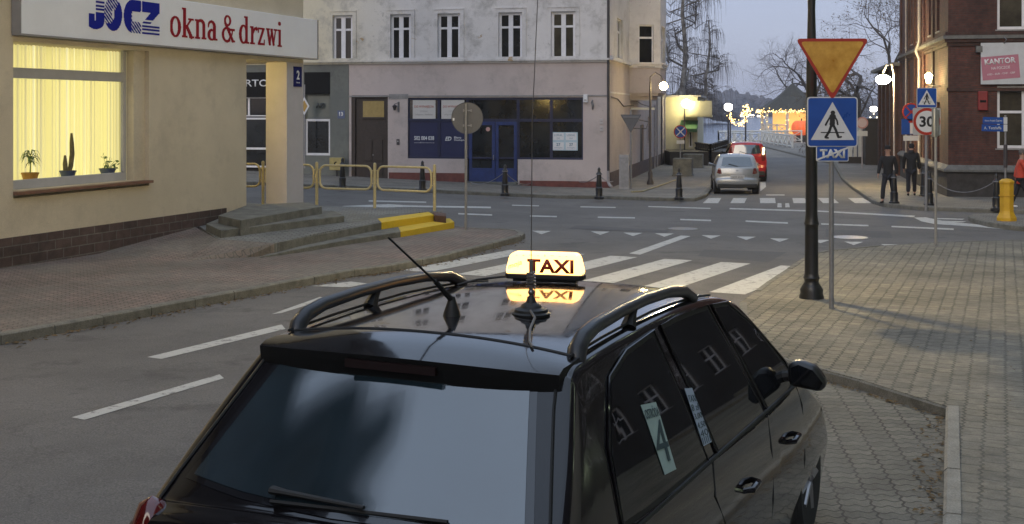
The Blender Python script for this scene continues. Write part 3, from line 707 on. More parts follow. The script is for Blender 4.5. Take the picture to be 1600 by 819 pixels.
def L_w(x, y, c): return (pline(x, y, [(c+.16, .92), (c+.32, .10)], .17) | pline(x, y, [(c+.32, .10), (c+.48, .88)], .09) | pline(x, y, [(c+.48, .88), (c+.64, .10)], .17) | pline(x, y, [(c+.64, .10), (c+.80, .92)], .09) | slab(x, y, c+.02, c+.32, .95) | slab(x, y, c+.66, c+.94, .95) | slab(x, y, c+.38, c+.58, .95)) & (y > 0)
def L_i(x, y, c): return stem(x, y, c+.17, 0, 1.0) | slab(x, y, c, c+.2, .95) | slab(x, y, c, c+.36, .05) | (np.hypot(x-c-.16, (y-1.34)) < .12)
seq = [(L_o, 0), (L_k, .74), (L_n, 1.60), (L_a, 2.44), (L_amp, 3.46), (L_d, 4.74), (L_r, 5.58), (L_z, 6.16), (L_w, 6.84), (L_i, 7.82)]
oa, ob_ = LW.u(255), LW.u(431); us_ = (ob_-oa)/8.2; xh = .40; oz = sz0+.20
def okna(x, y):
    X = (x-oa)/us_; Y = (y-oz)/xh; r = np.zeros_like(x, bool)
    for fn, c in seq: r |= fn(X, Y, c) & (X > c-.05) & (X < c+1.05)
    return r
mask(okna, oa, ob_, oz-.02, oz+xh*1.55, .010, M_SRED, sg, T(0, -.163, 0))
# house number plate on the pillar
hp = empty('house_number_plate', LO, LA, 'small blue enamel house number plate with a white 2 on the shop pillar', 'number plate')
pu, pz = LW.u(464.5), lz(464.5, 120); M_ENB = mat('enamel_blue', (.014, .018, .12), .8, .1, 6, spec=.1); M_WHT = mat('letter_white', (.72, .73, .76), .5, 0)
MB().box(pu-.19, pu+.19, -.02, -.001, pz-.24, pz+.24).build('plate', M_ENB, hp); text('2', M_WHT, hp, T(pu, -.022, pz+.04), h=.22, bold=.03); text('Ostroda', M_WHT, hp, T(pu, -.022, pz-.14), h=.035)

# ================================================================= steps, platform, railing
def stepmesh(name, pts, rise, m, parent):
    """pts: (px, py, h) of the top outline; sides drop by rise"""
    V = [G(px, py, h) for px, py, h in pts]; mb = MB(); k = len(V)
    mb.add([tuple(v) for v in V]+[(v.x, v.y, gz(v.x, v.y)-.05) for v in V], [tuple(range(k))]+[(i, (i+1) % k, k+(i+1) % k, k+i) for i in range(k)])
    return mb.build(name, m, parent, bevel=.02)
def Zp(px, py, z):
    t = (CH-z)*F/(py-HY); return Vector(((px-800)/F*t, t, z))
def stepz(name, pts, z, m, parent, bev=.012):
    """slab with a level top at height z; a third number on a point is its own height above the ground"""
    V = [G(*p) if len(p) == 3 else Zp(p[0], p[1], z) for p in pts]; mb = MB(); k = len(V)
    mb.add([tuple(v) for v in V]+[(v.x, v.y, gz(v.x, v.y)-.05) for v in V], [tuple(range(k))]+[(i, (i+1) % k, k+(i+1) % k, k+i) for i in range(k)])
    o = mb.build(name, m, bevel=bev)
    if parent is None: o['kind'] = 'structure'; return o
    o.parent = parent; o.matrix_parent_inverse = Matrix.Translation(parent.location).inverted(); return o
def world_child(o, root): o.parent = root; o.matrix_parent_inverse = Matrix.Translation(root.location).inverted(); return o
z1 = G(712, 357.5, .12).z+.14; z2 = z1+.15; z3 = z2+.14; z4 = z3+.16
yst = empty('kerbed_steps', G(600, 375, .12), 0, 'two long low concrete steps with bright yellow painted ends by the railing', 'steps')
M_YEL = paint_mat('yellow_paint', (.62, .42, .015), .30)
stepz('lower_step', [(405, 402, .13), (470, 388), (540, 375.5), (626, 362), (690, 340), (600, 345), (480, 368)], z1, M_CONC, yst)
stepz('lower_yellow_end', [(626, 362), (710, 346.5), (703, 341), (680, 343), (622, 355)], z1+.003, M_YEL, yst)
stepz('upper_step', [(372, 402, .125), (392, 391, .20), (430, 379.5), (500, 366), (596, 347.5), (655, 332), (600, 335), (440, 362), (385, 386, .16)], z2, M_CONC, yst)
stepz('upper_yellow_end', [(596, 347.5), (678, 335.5), (670, 331), (590, 341.5)], z2+.003, M_YEL, yst)
stepz('end_block', [(679, 336), (697, 338), (697, 333), (677, 331)], z2+.006, M_BRN, yst)
stepz('shop_ramp', [(150, 398, .117), (300, 406, .117), (384, 402, .118), (432, 379.8), (340, 374), (300, 352)], z2-.007, M_PAVL, None, 0).name = 'pavement_ramp'
stepz('raised_platform', [(340, 374), (432, 379.8), (500, 364), (596, 345.5), (655, 331.5), (690, 331), (640, 325), (480, 321), (387, 317), (300, 345)], z2-.006, M_PLAT, None, 0).name = 'raised_platform'
ent = empty('entrance_steps', G(430, 360, .3), 0, 'grey mossy concrete double entrance step in front of the shop porch', 'steps')
stepz('lower_step', [(322, 349.5), (345, 360), (538, 337), (520, 329), (350, 338)], z3, M_CONC, ent)
stepz('upper_step', [(341, 336.5), (376, 344), (503, 322.5), (480, 316), (387, 320)], z4, M_CONC, ent)
# steel guard railing, pale yellow
M_RAIL = mat('rail_yellow', (.50, .42, .22), .45, .15, 8, fine=.1)
def rail_loop(mb, A, B, zt, zb, r=.028, cr_=.18, half=None):
    A = Vector((A[0], A[1], 0)); B = Vector((B[0], B[1], 0)); D = (B-A); L_ = D.length; d = D.normalized()
    P = rrect(L_, zt-zb, cr_, 6); pts = [A+d*(L_/2+p[0])+Vector((0, 0, (zt+zb)/2+p[1])) for p in P]; pts.append(pts[0])
    mb.tube(pts, r, 8, caps=False)
gr = empty('guard_railing', Zp(586, 324.5, z2), 0, 'pale yellow tubular guard railing with rounded loops at the platform edge', 'railing')
PP = [Zp(495, 322, z2), Zp(585.5, 325, z2), Zp(679, 329.5, z2)]
d_ = (PP[1]-PP[0]); PP = [PP[0]-d_*1.93, PP[0]-d_*.965]+PP
zt_ = 1.08
for p in PP:
    o = MB().tube([(p.x, p.y, p.z-.2), (p.x, p.y, p.z+zt_)], .038, 10).lathe([(.038, 0), (.03, .025), (.005, .035)], 10, (p.x, p.y, p.z+zt_)).build('post', M_RAIL, smooth=True); world_child(o, gr)
for a, b in zip(PP[:-1], PP[1:]):
    d = (b-a).normalized(); A = a+d*.09; B = b-d*.09; zz = (a.z+b.z)/2
    mb = MB(); rail_loop(mb, A, B, zz+zt_-.05, zz+.45); 
    for q, s_ in ((A, -1), (B, 1)):
        for h_ in (.6, .92): mb.tube([(q.x, q.y, zz+h_), (q.x+d.x*.08*s_, q.y+d.y*.08*s_, zz+h_)], .014, 6)
    o = mb.build('loop', M_RAIL, smooth=True); world_child(o, gr)
# ================================================================= white corner building across the street
A12 = math.radians(12.3); DX = Vector((math.cos(A12), -math.sin(A12))); DY = Vector((math.sin(A12), math.cos(A12)))
WG = gz(3.92, 48.7)+.1; WO = Vector((3.92, 48.7, WG))
FW = Wall(WO, DX); SW = Wall(WO, DY)
def fz_(px, py): return FW.z(px, py)-WG
def sz_(px, py): return SW.z(px, py)-WG
wb_ = empty('tenement', WO, -A12, 'old white and mauve rendered corner tenement with a blue glazed shopfront', 'building')
M_UP = stucco('stained_render', (.70, .68, .68), (.60, .585, .585), (.25, .24, .225), peel=(.40, .28, .15), pthr=.655, yel=(-11, -7, (.64, .59, .46)))
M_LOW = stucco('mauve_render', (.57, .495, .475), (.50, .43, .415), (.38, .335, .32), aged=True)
M_GRN = stucco('grey_render', (.19, .20, .18), (.155, .165, .155), (.10, .10, .10), aged=True)
M_RED = mat('red_plinth', (.16, .055, .045), .85, .3, 4, bump=.4)
M_DPL = mat('dark_plinth', (.085, .06, .06), .85, .3, 4, bump=.4)
xg = FW.u(545); zc = fz_(953, 97); zt = 17.5
SIDE = RZ(PI/2)       # local x of this frame runs along the side wall, outward is +x of the building
# upper floor windows
uw = [(520, 551, 26, 96), (610, 642, 24, 95), (684, 719, 21, 95), (779, 816, 20, 94), (861, 899, 17, 93)]
ops = []; zb_, zt2 = fz_(880, 93), fz_(880, 18)
for a, b_, c, d in uw: ops.append((FW.u(a), FW.u(b_), zb_, zt2))
w0 = ops[0]; dw = (ops[1][0]-ops[0][0])
for k in range(1, 5): ops.append((w0[0]-dw*k, w0[1]-dw*k, zb_, zt2))
ops2 = [(a, b_, c+q_, d+q_) for a, b_, c, d in ops for q_ in (3.6, 7.2)]
facade('upper_wall', wb_, Matrix(), -30, 0, zc+.25, zt, ops+ops2, M_UP, .2)
for i, (a, b_, c, d) in enumerate(ops):
    w = window(wb_, Matrix(), a, b_, c, d, gm=(M_GLASSB if i in (4,) else M_GLASS), transom=.31, fw=.11, mull=.19)
    sr = MB(); tw = .16
    sr.box(a-tw, a-.002, -.035, .0, c-.02, d+tw).box(b_+.002, b_+tw, -.035, 0, c-.02, d+tw).box(a-.002, b_+.002, -.035, 0, d+.002, d+tw).box(a-tw, b_+tw, -.055, 0, d+tw, d+tw+.04); sr.build('window_surround', M_UP, w)
for a, b_, c, d in ops2: window(wb_, Matrix(), a, b_, c, d, transom=.31, fw=.085)
# cornice band
cb = MB()
for y0, za, zb2 in ((-.10, zc+.16, zc+.25), (-.16, zc+.08, zc+.16), (-.07, zc, zc+.08)): cb.box(-30, .0-y0*0, y0, .2, za, zb2)
cb.build('cornice', M_UP, wb_)
# ground floor front: grey part, door, shopfront
zs0, zs1 = fz_(770, 248)-.02, fz_(770, 152.5)
sa, sb_ = FW.u(637), FW.u(911)
da, db = FW.u(549), FW.u(606); dz0, dz1 = fz_(578, 279), fz_(578, 149)
facade('lower_wall', wb_, Matrix(), xg, 0, -.6, zc, [(sa, sb_, zs0, zs1), (da, db, -.6, dz1), (FW.u(730), FW.u(809), .06, zs0)], M_LOW, .16)
ga, gb_ = FW.u(476), FW.u(516)
facade('lower_wall_grey', wb_, T(0, -.02, 0), -30, xg-.001, -.6, zc, [(ga-.0, gb_, fz_(490, 243), fz_(490, 113)), (FW.u(330), FW.u(420), fz_(400, 270), fz_(400, 113))], M_GRN, .2)
MB().box(-30, -.3, .25, 14, -.6, zt).build('core', M_DARK if 'M_DARK' in globals() else mat('dark_inside', (.03, .03, .03), .9, 0), wb_)
MB().box(-30.3, .4, -.4, 14, zt, zt+.3).build('roof', mat('dark_roof', (.08, .07, .07), .8), wb_)
# plinth painted brick red
MB().box(db+.05, FW.u(728), -.03, 0, -.6, fz_(660, 270)).build('plinth', M_RED, wb_); MB().box(FW.u(812), 0, -.03, 0, -.6, fz_(880, 283)).build('plinth', M_RED, wb_)
# fascia line over the shopfront
MB().box(xg, 0, -.03, 0, fz_(800, 151), fz_(800, 149.5)+.02).box(FW.u(606)+.05, FW.u(638), -.015, 0, fz_(620, 155), fz_(620, 147)).build('fascia_line', M_SILL, wb_)
# blue shopfront
M_BLUE = mat('shop_blue', (.014, .035, .15), .45, .25, 3); M_FILM = mat('blue_film', (.018, .025, .085), .3, .06, 2); M_FRB = mat('blue_frame', (.012, .018, .06), .4, .1, 4)
sfz = fz_(700, 188)
sf = MB(); u_ = [sa, FW.u(685), FW.u(730), FW.u(809), FW.u(861), sb_]
for u in u_: sf.box(max(sa, u-.06), min(sb_, u+.06), .06, .13, zs0, zs1)
sf.box(sa, sb_, .055, .12, zs0, zs0+.08).box(sa, sb_, .055, .12, zs1-.10, zs1).box(sa, sb_, .05, .12, sfz-.06, sfz+.06)
sfo = sf.build('shopfront_frame', M_FRB, wb_, bevel=.006)
MB().box(sa, u_[2], .085, .095, zs0, sfz).build('blue_panel', M_FILM, sfo); MB().box(sa, sb_, .10, .11, zs0+.001, zs1-.001).build('pane', M_GLASSG, sfo)
# paired door
dd = MB(); d0, d1, dzt = FW.u(731)+.03, FW.u(809)-.03, sfz-.06; mid = (d0+d1)/2+.1
for a, b_ in ((d0, mid), (mid, d1)):
    dd.box(a+.01, b_-.01, .03, .10, .06, .75); dd.box(a+.01, a+.14, .03, .10, .75, dzt); dd.box(b_-.14, b_-.01, .03, .10, .75, dzt); dd.box(a+.14, b_-.14, .03, .10, dzt-.14, dzt)
    dd.box(a+.14, b_-.14, .015, .03, .18, .65)
do = dd.build('door', M_BLUE, wb_, bevel=.008); MB().box(d0+.1, d1-.1, .06, .07, .7, dzt-.05).build('pane', M_GLASSG, do)
MB().tube([(mid-.06, .0, 1.1), (mid-.06, -.05, 1.1), (mid-.06, -.05, 1.28), (mid-.06, 0, 1.28)], .014, 6).build('handle', M_SILL, do)
stp_ = MB(); stp_.box(FW.u(716), FW.u(815), -.55, 0, -.6, .10); stp_.box(FW.u(730), FW.u(809), -.25, .06, .10, .2); so_ = stp_.build('doorstep', M_CONC, wb_, bevel=.015)
# old brown entrance door
od = MB(); od.box(da, db, .10, .16, -.3, dz1); q0, q1 = FW.u(566), FW.u(599)
for k in range(2):
    m_ = [q0, (q0+q1)/2, q1]; 
    for z0, z1_ in ((.25, .9), (1.0, 1.9)): od.box(m_[k]+.06, m_[k+1]-.06, .07, .10, z0, z1_)
od.box(da, da+.16, .02, .10, -.3, dz1).box(db-.12, db, .02, .10, -.3, dz1).box(da, db, .02, .10, dz1-.12, dz1).box(q0-.05, q1+.05, .05, .1, fz_(582, 186), fz_(582, 183))
oo = od.build('entrance_door', mat('dark_brown_wood', (.035, .024, .02), .5, .3, 8), wb_, bevel=.008)
MB().box(q0, q1, .085, .095, fz_(582, 184), fz_(582, 158)).build('fanlight', mat('amber_fanlight', (.16, .12, .05), .3, .2, 6, emit=(.55, .40, .12), es=.12), oo)
MB().lathe([(.001, 0), (.03, .01), (.03, .03)], 8, (FW.u(582), .06, 1.25), 'y').build('handle', M_SILL, oo)
MB().box(da-.15, db+.1, -.5, .1, -.6, -.02+.1).build('doorstep', M_CONC, wb_, bevel=.02)
# grey shop: black fascia, windows
M_BLK = mat('black_fascia', (.008, .008, .009), .7, 0, spec=.2)
zf0, zf1 = fz_(490, 147), fz_(490, 113)
MB().box(FW.u(330), FW.u(420)+.001, -.06, .1, fz_(400, 152), zf1).build('fascia', M_BLK, wb_); MB().box(ga, gb_, -.04, .12, zf0, zf1).build('fascia', M_BLK, wb_)
text('SPORTOWY', M_WHT, wb_, T(FW.u(401), -.065, fz_(400, 130)), h=.30, w=2.9, bold=.01)
zg0, zgm = fz_(490, 243), fz_(490, 186)
window(wb_, T(0, -.02, 0), ga, gb_, zg0, zgm, gm=M_GLASSG, cols=1, transom=None, fw=.10, sill=False, name='shop_window'); window(wb_, T(0, -.02, 0), ga, gb_, zgm+.002, zf0, gm=mat('grey_film', (.14, .155, .14), .3, .1, 2), cols=1, transom=None, fw=.07, sill=False, fm=M_GRN, name='upper_shop_window')
text('NB', mat('logo_dark', (.04, .045, .04), .5, 0), wb_, T(FW.u(500), .03, fz_(498, 165)), h=.22, w=.38, bold=.06, shear=.3)
window(wb_, T(0, -.02, 0), FW.u(387)-.4, FW.u(417), fz_(400, 262), fz_(400, 184), gm=M_GLASSG, cols=1, transom=.62, fw=.08, sill=False, name='shop_door')
window(wb_, T(0, -.02, 0), FW.u(330), FW.u(386)-.4, fz_(400, 262), fz_(400, 184), gm=M_GLASSG, cols=2, transom=None, fw=.08, sill=False, name='shop_window')
window(wb_, T(0, -.02, 0), FW.u(330), FW.u(417), fz_(400, 182), fz_(400, 152), gm=M_GLASS, cols=3, transom=None, fw=.05, sill=False, name='shop_transom')
# side wall with oriel bay
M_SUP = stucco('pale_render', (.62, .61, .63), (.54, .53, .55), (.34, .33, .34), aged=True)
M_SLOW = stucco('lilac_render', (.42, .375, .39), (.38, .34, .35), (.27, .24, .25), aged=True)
SL = 25.0
v1, v2 = SW.u(964), SW.u(973)
sop = [(v1, v2, zb_+.1, zt2-.1)]
v3 = 8.5
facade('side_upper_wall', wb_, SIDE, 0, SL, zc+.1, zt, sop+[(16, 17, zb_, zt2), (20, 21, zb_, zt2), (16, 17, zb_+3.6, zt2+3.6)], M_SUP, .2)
for a in sop+[(16, 17, zb_, zt2), (20, 21, zb_, zt2), (16, 17, zb_+3.6, zt2+3.6)]: window(wb_, SIDE, *a, transom=.31)
nd = [(SW.u(1000), SW.u(1006), -.3, fz_(953, 200)), (SW.u(1012), SW.u(1015), 1.5, 2.8), (18, 18.8, .9, 2.4)]
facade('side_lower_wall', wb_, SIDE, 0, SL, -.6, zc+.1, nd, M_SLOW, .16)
MB(SIDE).box(nd[0][0], nd[0][1], .08, .12, -.3, nd[0][3]).build('side_door', mat('dark_brown_wood', (0, 0, 0)), wb_)
for a in nd[1:]: window(wb_, SIDE, *a, cols=1, transom=None)
MB(SIDE).box(-.02, SL, -.03, 0, -.6, .62).build('side_plinth', M_DPL, wb_)
MB(SIDE).box(-.1, 6.6, -.10, 0, zc+.16, zc+.25).box(-.1, 6.6, -.15, 0, zc+.08, zc+.16).box(-.02, SL, -.02, 0, zc-1.25, zc-1.18).build('side_cornice', M_SUP, wb_)
# oriel: three facets standing out from the side wall
va, ve, pd, fc = 6.6, 10.6, 1.35, .55
P0, P1, P2, P3 = (va, 0), (va+fc, -pd), (ve-fc, -pd), (ve, 0)
zo = fz_(953, 97)-1.15; 
def facet(pa, pb, ops_, z0, z1, nm):
    d = Vector((pb[0]-pa[0], pb[1]-pa[1])); L_ = d.length; an = math.atan2(d.y, d.x); M = SIDE @ T(pa[0], pa[1], 0) @ RZ(an)
    O_ = [(L_*a, L_*b_, c, d_) for a, b_, c, d_ in ops_]
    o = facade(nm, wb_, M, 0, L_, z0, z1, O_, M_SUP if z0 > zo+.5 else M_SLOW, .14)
    for a in O_: window(wb_, M, *a, transom=.31, cols=1, fw=.06)
    MB(M).box(-.02, L_+.02, -.1, 0, zc+.16, zc+.25).box(-.02, L_+.02, -.05, 0, zc+.0, zc+.16).build('oriel_cornice', M_SUP, wb_) if z0 > zo+.5 else None
for (pa, pb, oo_) in ((P0, P1, [(.3, .78, zb_-.05, zt2-.1)]), (P1, P2, [(.2, .8, zb_-.05, zt2-.1)]), (P2, P3, [])):
    facet(pa, pb, oo_, zc+.17, zt, 'oriel_wall'); facet(pa, pb, [], zo, zc+.17, 'oriel_base')
om = MB(SIDE); q = .16
om.prism([(va+.12, 0), (va+fc+.05, -pd+.12), (ve-fc-.05, -pd+.12), (ve-.12, 0)], zo-.12, zo, 'z'); om.prism([(va+.3, 0), (va+fc+.2, -pd+.4), (ve-fc-.2, -pd+.4), (ve-.3, 0)], zo-.3, zo-.12); om.build('oriel_bottom', M_SLOW, wb_)
MB(SIDE).prism([P0, P1, P2, P3], zt-.01, zt+.2).build('oriel_roof', M_SLOW, wb_)
# downpipe at the corner, drain and pipes along the side
M_PIPE = mat('dark_pipe', (.05, .045, .05), .5, .2, 6); M_PIPEL = mat('grey_pipe', (.33, .31, .32), .5, .15, 6)
MB().tube([(-.05, -.10, zt), (-.05, -.10, .7)], .055, 8).build('downpipe', M_PIPE, wb_); MB().tube([(-.05, -.10, .7), (-.05, -.10, .25), (.02, -.2, .12), (.12, -.35, .08)], .06, 8).build('downpipe_foot', M_PIPEL, wb_)
for k, (v, z0, z1_, m_) in enumerate(((SW.u(1021), -.2, 3.4, M_PIPEL), (SW.u(1025), -.2, 4.1, M_PIPEL), (SW.u(1032), .0, 8, M_PIPE), (SW.u(1037), -.2, 6, M_PIPEL))):
    MB(SIDE).tube([(v, -.07, z0), (v, -.07, z1_)], .045, 6).build('wall_pipe', m_, wb_)
MB(SIDE).tube([(.3, -.03, zc-1.4), (2.2, -.03, zc-1.45), (4.2, -.03, zc-1.75), (8, -.04, zc-1.7)], .02, 5).build('wall_cable', M_PIPE, wb_)
MB(SIDE).tube([(-.03, -.02, 0), (0, -.02, 0)], .01, 4)
pxp = SW.u(966)
# ---- loose things on the facade (things of their own)
def onwall(name, px, py, label, cat, root=None, off=0.0, grp=None, W_=FW, ang=-A12, dd=DX):
    u = W_.u(px); nrm = Vector((dd.y, -dd.x)); p = Vector((W_.O.x+W_.d.x*u+nrm.x*off, W_.O.y+W_.d.y*u+nrm.y*off, W_.z(px, py)))
    return empty(name, p, ang, label, cat, grp)
def posterw(px0, px1, py0, py1): return abs(FW.u(px1)-FW.u(px0)), abs(FW.z(px0, py0)-FW.z(px0, py1))
M_POST = mat('poster_white', (.60, .58, .56), .5, .03, 3); M_PRED = mat('poster_red', (.50, .16, .12), .5, 0); M_PGR = mat('poster_grey', (.40, .38, .38), .5, 0)
for px, lb in ((662, 'white rental poster with pale red lettering in the leftmost blue shopfront window'), (707, 'white rental poster with pale red lettering half hidden by the round sign back')):
    t = onwall('rental_poster', px, 171.5, lb, 'poster', off=-.07, grp='white rental posters in the blue shopfront'); w_ = .98
    MB().box(-w_/2, w_/2, -.012, -.004, -.40, .40).build('sheet', M_POST, t); text('DO WYNAJĘCIA', M_PRED, t, T(0, -.014, .12), w=.84, h=.12, bold=.01)
    text('LOKAL', M_PGR, t, T(0, -.014, -.06), w=.34, h=.08); text('usługowo - handlowy', M_PGR, t, T(0, -.014, -.20), w=.74, h=.09)
t = onwall('phone_lettering', 662, 216, 'white telephone number lettering on the dark blue shopfront panel', 'lettering', off=-.08)
text('502 004 038', M_WHT, t, T(0, -.006, 0), w=.86, h=.17, bold=.03); text('export@ddevelopment.pl', M_WHT, t, T(0, -.006, -.19), w=.86, h=.05)
t = onwall('developer_logo', 710, 217, 'white developer logo and lettering on the second blue shopfront panel', 'lettering', off=-.08)
text('ED', M_WHT, t, T(-.28, -.006, 0), w=.28, h=.17, bold=.04, shear=.3); text('Ełero', M_WHT, t, T(.12, -.006, .05), w=.3, h=.09, bold=.02); text('Development', M_WHT, t, T(.26, -.006, -.06), w=.58, h=.09, bold=.02)
t = onwall('notice_poster', 882, 221, 'pale blue and white notice with printed columns in the right shopfront pane', 'poster', off=-.08)
M_PB = mat('poster_blue', (.45, .58, .66), .5, .05, 4); MB().box(-.53, .53, -.012, -.004, -.37, .37).build('sheet', M_PB, t)
pw_ = MB()
for cx in (-.26, .26): pw_.box(cx-.22, cx+.22, -.015, -.0125, .05, .34).box(cx-.22, cx+.22, -.015, -.0125, -.34, -.04)
pw_.build('printed_blocks', M_WHT, t); M_PD = mat('poster_ink', (.10, .22, .32), .5, 0)
for cx in (-.26, .26):
    text('LOKAL', M_PD, t, T(cx, -.017, .25), w=.34, h=.08); text('DO', M_PD, t, T(cx, -.017, .12), h=.06); text('27', M_PD, t, T(cx, -.017, -.13), h=.12, bold=.02); text('WYNAJMU', M_PD, t, T(cx, -.017, -.27), w=.34, h=.05)
t = onwall('door_sticker', 762, 202, 'small round pinkish sticker on the blue shop door', 'sticker', off=-.0); MB().lathe([(.001, -.08), (.09, -.08), (.09, -.05)], 12, (0, .12, 0), 'y').build('disc', mat('sticker_pink', (.6, .35, .32), .5, 0), t)
t = onwall('alarm_box', 915.5, 154, 'white alarm box on the mauve wall above the right end of the shopfront', 'alarm box'); MB().box(-.09, .09, -.14, 0, -.16, .16).build('case', M_WHT, t, bevel=.02); MB().box(-.05, .05, -.145, -.141, -.10, -.04).build('lamp', M_PGR, t)
t = onwall('wall_hook', 926, 164, 'small black iron bracket on the mauve wall beside the alarm box', 'bracket'); MB().tube([(0, 0, .18), (-.02, -.08, .12), (.02, -.08, -.02), (0, -.03, -.18)], [.03, .045, .05, .03], 6).build('bracket', M_IRON, t)
for py, lb in ((190, 'upper small cream meter cover on the mauve wall right of the shopfront'), (201, 'lower small cream meter cover on the mauve wall right of the shopfront')):
    t = onwall('meter_cover', 940, py, lb, 'meter cover', grp='cream meter covers'); MB().box(-.07, .07, -.04, 0, -.10, .10).build('cover', M_PIL, t, bevel=.01); MB().box(-.04, .04, -.045, -.041, -.02, .02).build('slot', M_SILL, t)
t = onwall('number_plate', 533.5, 179, 'square blue and white house number 13 plate on the grey wall', 'number plate', off=.02); MB().box(-.16, .16, -.02, 0, -.17, .17).build('plate', mat('plate_blue', (.10, .13, .24), .4, 0), t); text('13', M_WHT, t, T(0, -.022, .02), h=.17, bold=.04)
t = onwall('door_lantern', 618, 168, 'small dark lantern on a bracket right of the brown door', 'lantern'); MB().tube([(.14, 0, .12), (.14, -.05, .2), (0, -.14, .14), (0, -.14, .08)], .015, 6).build('bracket', M_IRON, t); MB().lathe([(.04, -.12), (.09, .04), (.12, .05), (.02, .12)], 6, (0, -.14, 0)).build('lamp_glass', M_PIPE, t)
MB().box(.10, .17, -.03, 0, -.2, .24).build('back_plate', M_IRON, t)
t = onwall('intercom', 622, 222, 'small dark intercom panel beside the brown entrance door', 'intercom'); MB().box(-.06, .06, -.03, 0, -.12, .12).build('case', M_PIPE, t); MB().box(-.03, .03, -.034, -.031, 0, .06).build('button_panel', M_PGR, t)
# hanging diamond sign and yellow box
t = onwall('diamond_sign', 484, 166, 'white and ochre diamond shaped road sign hanging at the grey shop', 'sign', off=.6); 
def diamond(r, y0, y1): return MB().prism([(0, r*1.25), (r, 0), (0, -r*1.25), (-r, 0)], y0, y1, 'y')
MB().prism([(0, .38), (.22, 0), (0, -.38), (-.22, 0)], -.01, .01, 'y').build('plate', M_WHT, t); MB().prism([(0, .25), (.145, 0), (0, -.25), (-.145, 0)], -.014, -.0105, 'y').build('field', mat('ochre_field', (.42, .26, .06), .5, .1, 4), t)
MB().tube([(0, .02, .9), (0, .02, -2.6)], .03, 8).build('pole', M_PIPEL, t)
t = onwall('grit_box', 531, 256, 'dirty yellow metal box with a black horn mark beside the brown door', 'box', off=.35)
MB().box(-.28, .28, -.15, .15, -.25, .27).build('case', mat('dirty_yellow', (.42, .34, .13), .6, .2, 5), t, bevel=.02)
def horn(x, y): return ((np.hypot(x, y-.02) < .09) & (np.hypot(x-.02, y-.02) > .055) & (x < .03)) | ((np.hypot(x+.02, y+.07) < .03))
mask(horn, -.12, .12, -.12, .14, .01, M_BLK, t, T(.02, -.153, 0), name='horn_mark'); MB().tube([(0, 0, -.25), (0, 0, -.6)], .03, 6).build('post', M_PIPE, t)
# ================================================================= cream kiosk building further down and terrace
KO = WO+Vector((DY.x*(SL+.6), DY.y*(SL+.6), 0)); kb = empty('cream_building', KO, -A12, 'low cream building with a green awning beyond the white tenement', 'building')
M_CRM = mat('cream_paint', (.50, .47, .34), .8, .1, 2, bump=.2)
KF_ = Wall(KO, DX); 
ku0, ku1 = 0.02, KF_.u(1090); kz1 = KF_.z(1075, 152)-KO.z
facade('wall', kb, Matrix(), -1.5, ku1, -.3, kz1, [(KF_.u(1076), KF_.u(1082), .9, KF_.z(1079, 205)-KO.z)], M_CRM, .2)
MB().box(ku1-.3, ku1, .01, 6, -.3, kz1).box(-1.5, ku1-.3, .3, 6, -.3, kz1-.01).build('side_wall', M_CRM, kb); MB().box(-1.6, ku1+.2, -.2, 6, kz1, kz1+.12).build('roof', M_SILL, kb)
window(kb, Matrix(), KF_.u(1076), KF_.u(1082), .9, KF_.z(1079, 205)-KO.z, cols=1, transom=None, sill=False)
MB().box(KF_.u(1068), ku1+.9, -.8, -.0, KF_.z(1080, 183)-KO.z, KF_.z(1080, 180)-KO.z).box(KF_.u(1078), ku1+.9, -.8, -.75, KF_.z(1080, 183)-KO.z, KF_.z(1080, 158)-KO.z).build('balcony', M_CRM, kb)
ag = MB(); za_, zb3 = KF_.z(1080, 206)-KO.z, KF_.z(1080, 188)-KO.z; ua_, ub3 = KF_.u(1064), KF_.u(1083)
ag.prism([(0, zb3), (-1.3, za_+.2), (-1.3, za_), (0, za_+.3)], ua_, ub3+.3, 'x'); ag.build('awning', mat('awning_green', (.03, .10, .035), .7, .2, 4), kb)
# dark timber terrace railing by the water
M_DW = mat('dark_timber', (.03, .026, .024), .7, .2, 5)
TA, TB, TC = G(1082, 256, 0), G(1110, 262, .0), G(1136, 250, 0)
tr = empty('terrace', TB, 0, 'dark timber terrace railing by the lake at the end of the pavement', 'terrace')
for a, b_ in ((TA, TB), (TB, TC)):
    mb = MB(); D = b_-a; zb4 = max(a.z, b_.z)
    for k in range(9):
        p = a+D*(k/8); mb.box(p.x-.06-TB.x, p.x+.06-TB.x, p.y-.06-TB.y, p.y+.06-TB.y, -.3, 1.35)
    for z in (.25, .5, .75, 1.0, 1.3):
        mb.tube([a-TB+Vector((0, 0, z-a.z+TB.z)), b_-TB+Vector((0, 0, z-a.z+TB.z))], .055, 4)
    mb.build('railing', M_DW, tr)
MB().box(TA.x-TB.x-2, TC.x-TB.x, .2, 6, -.1, .9).build('deck', M_DW, tr)
for (px, py, w_, d_, h_, lb) in ((1083, 262, 1.1, .8, .75, 'large square concrete planter block beside the cream building'), (1067, 275, .9, .8, .85, 'low stone block at the pavement edge nearer the tenement')):
    p = G(px, py, .11); t = empty('stone_block', p, -A12, lb, 'stone block', 'concrete blocks by the wall'); MB().box(-w_/2, w_/2, -d_/2, d_/2, -.05, h_).build('block', M_CONC, t, bevel=.04); MB().box(-w_/2-.04, w_/2+.04, -d_/2-.04, d_/2+.04, -.05, .08).build('foot', M_CONC, t, bevel=.02)
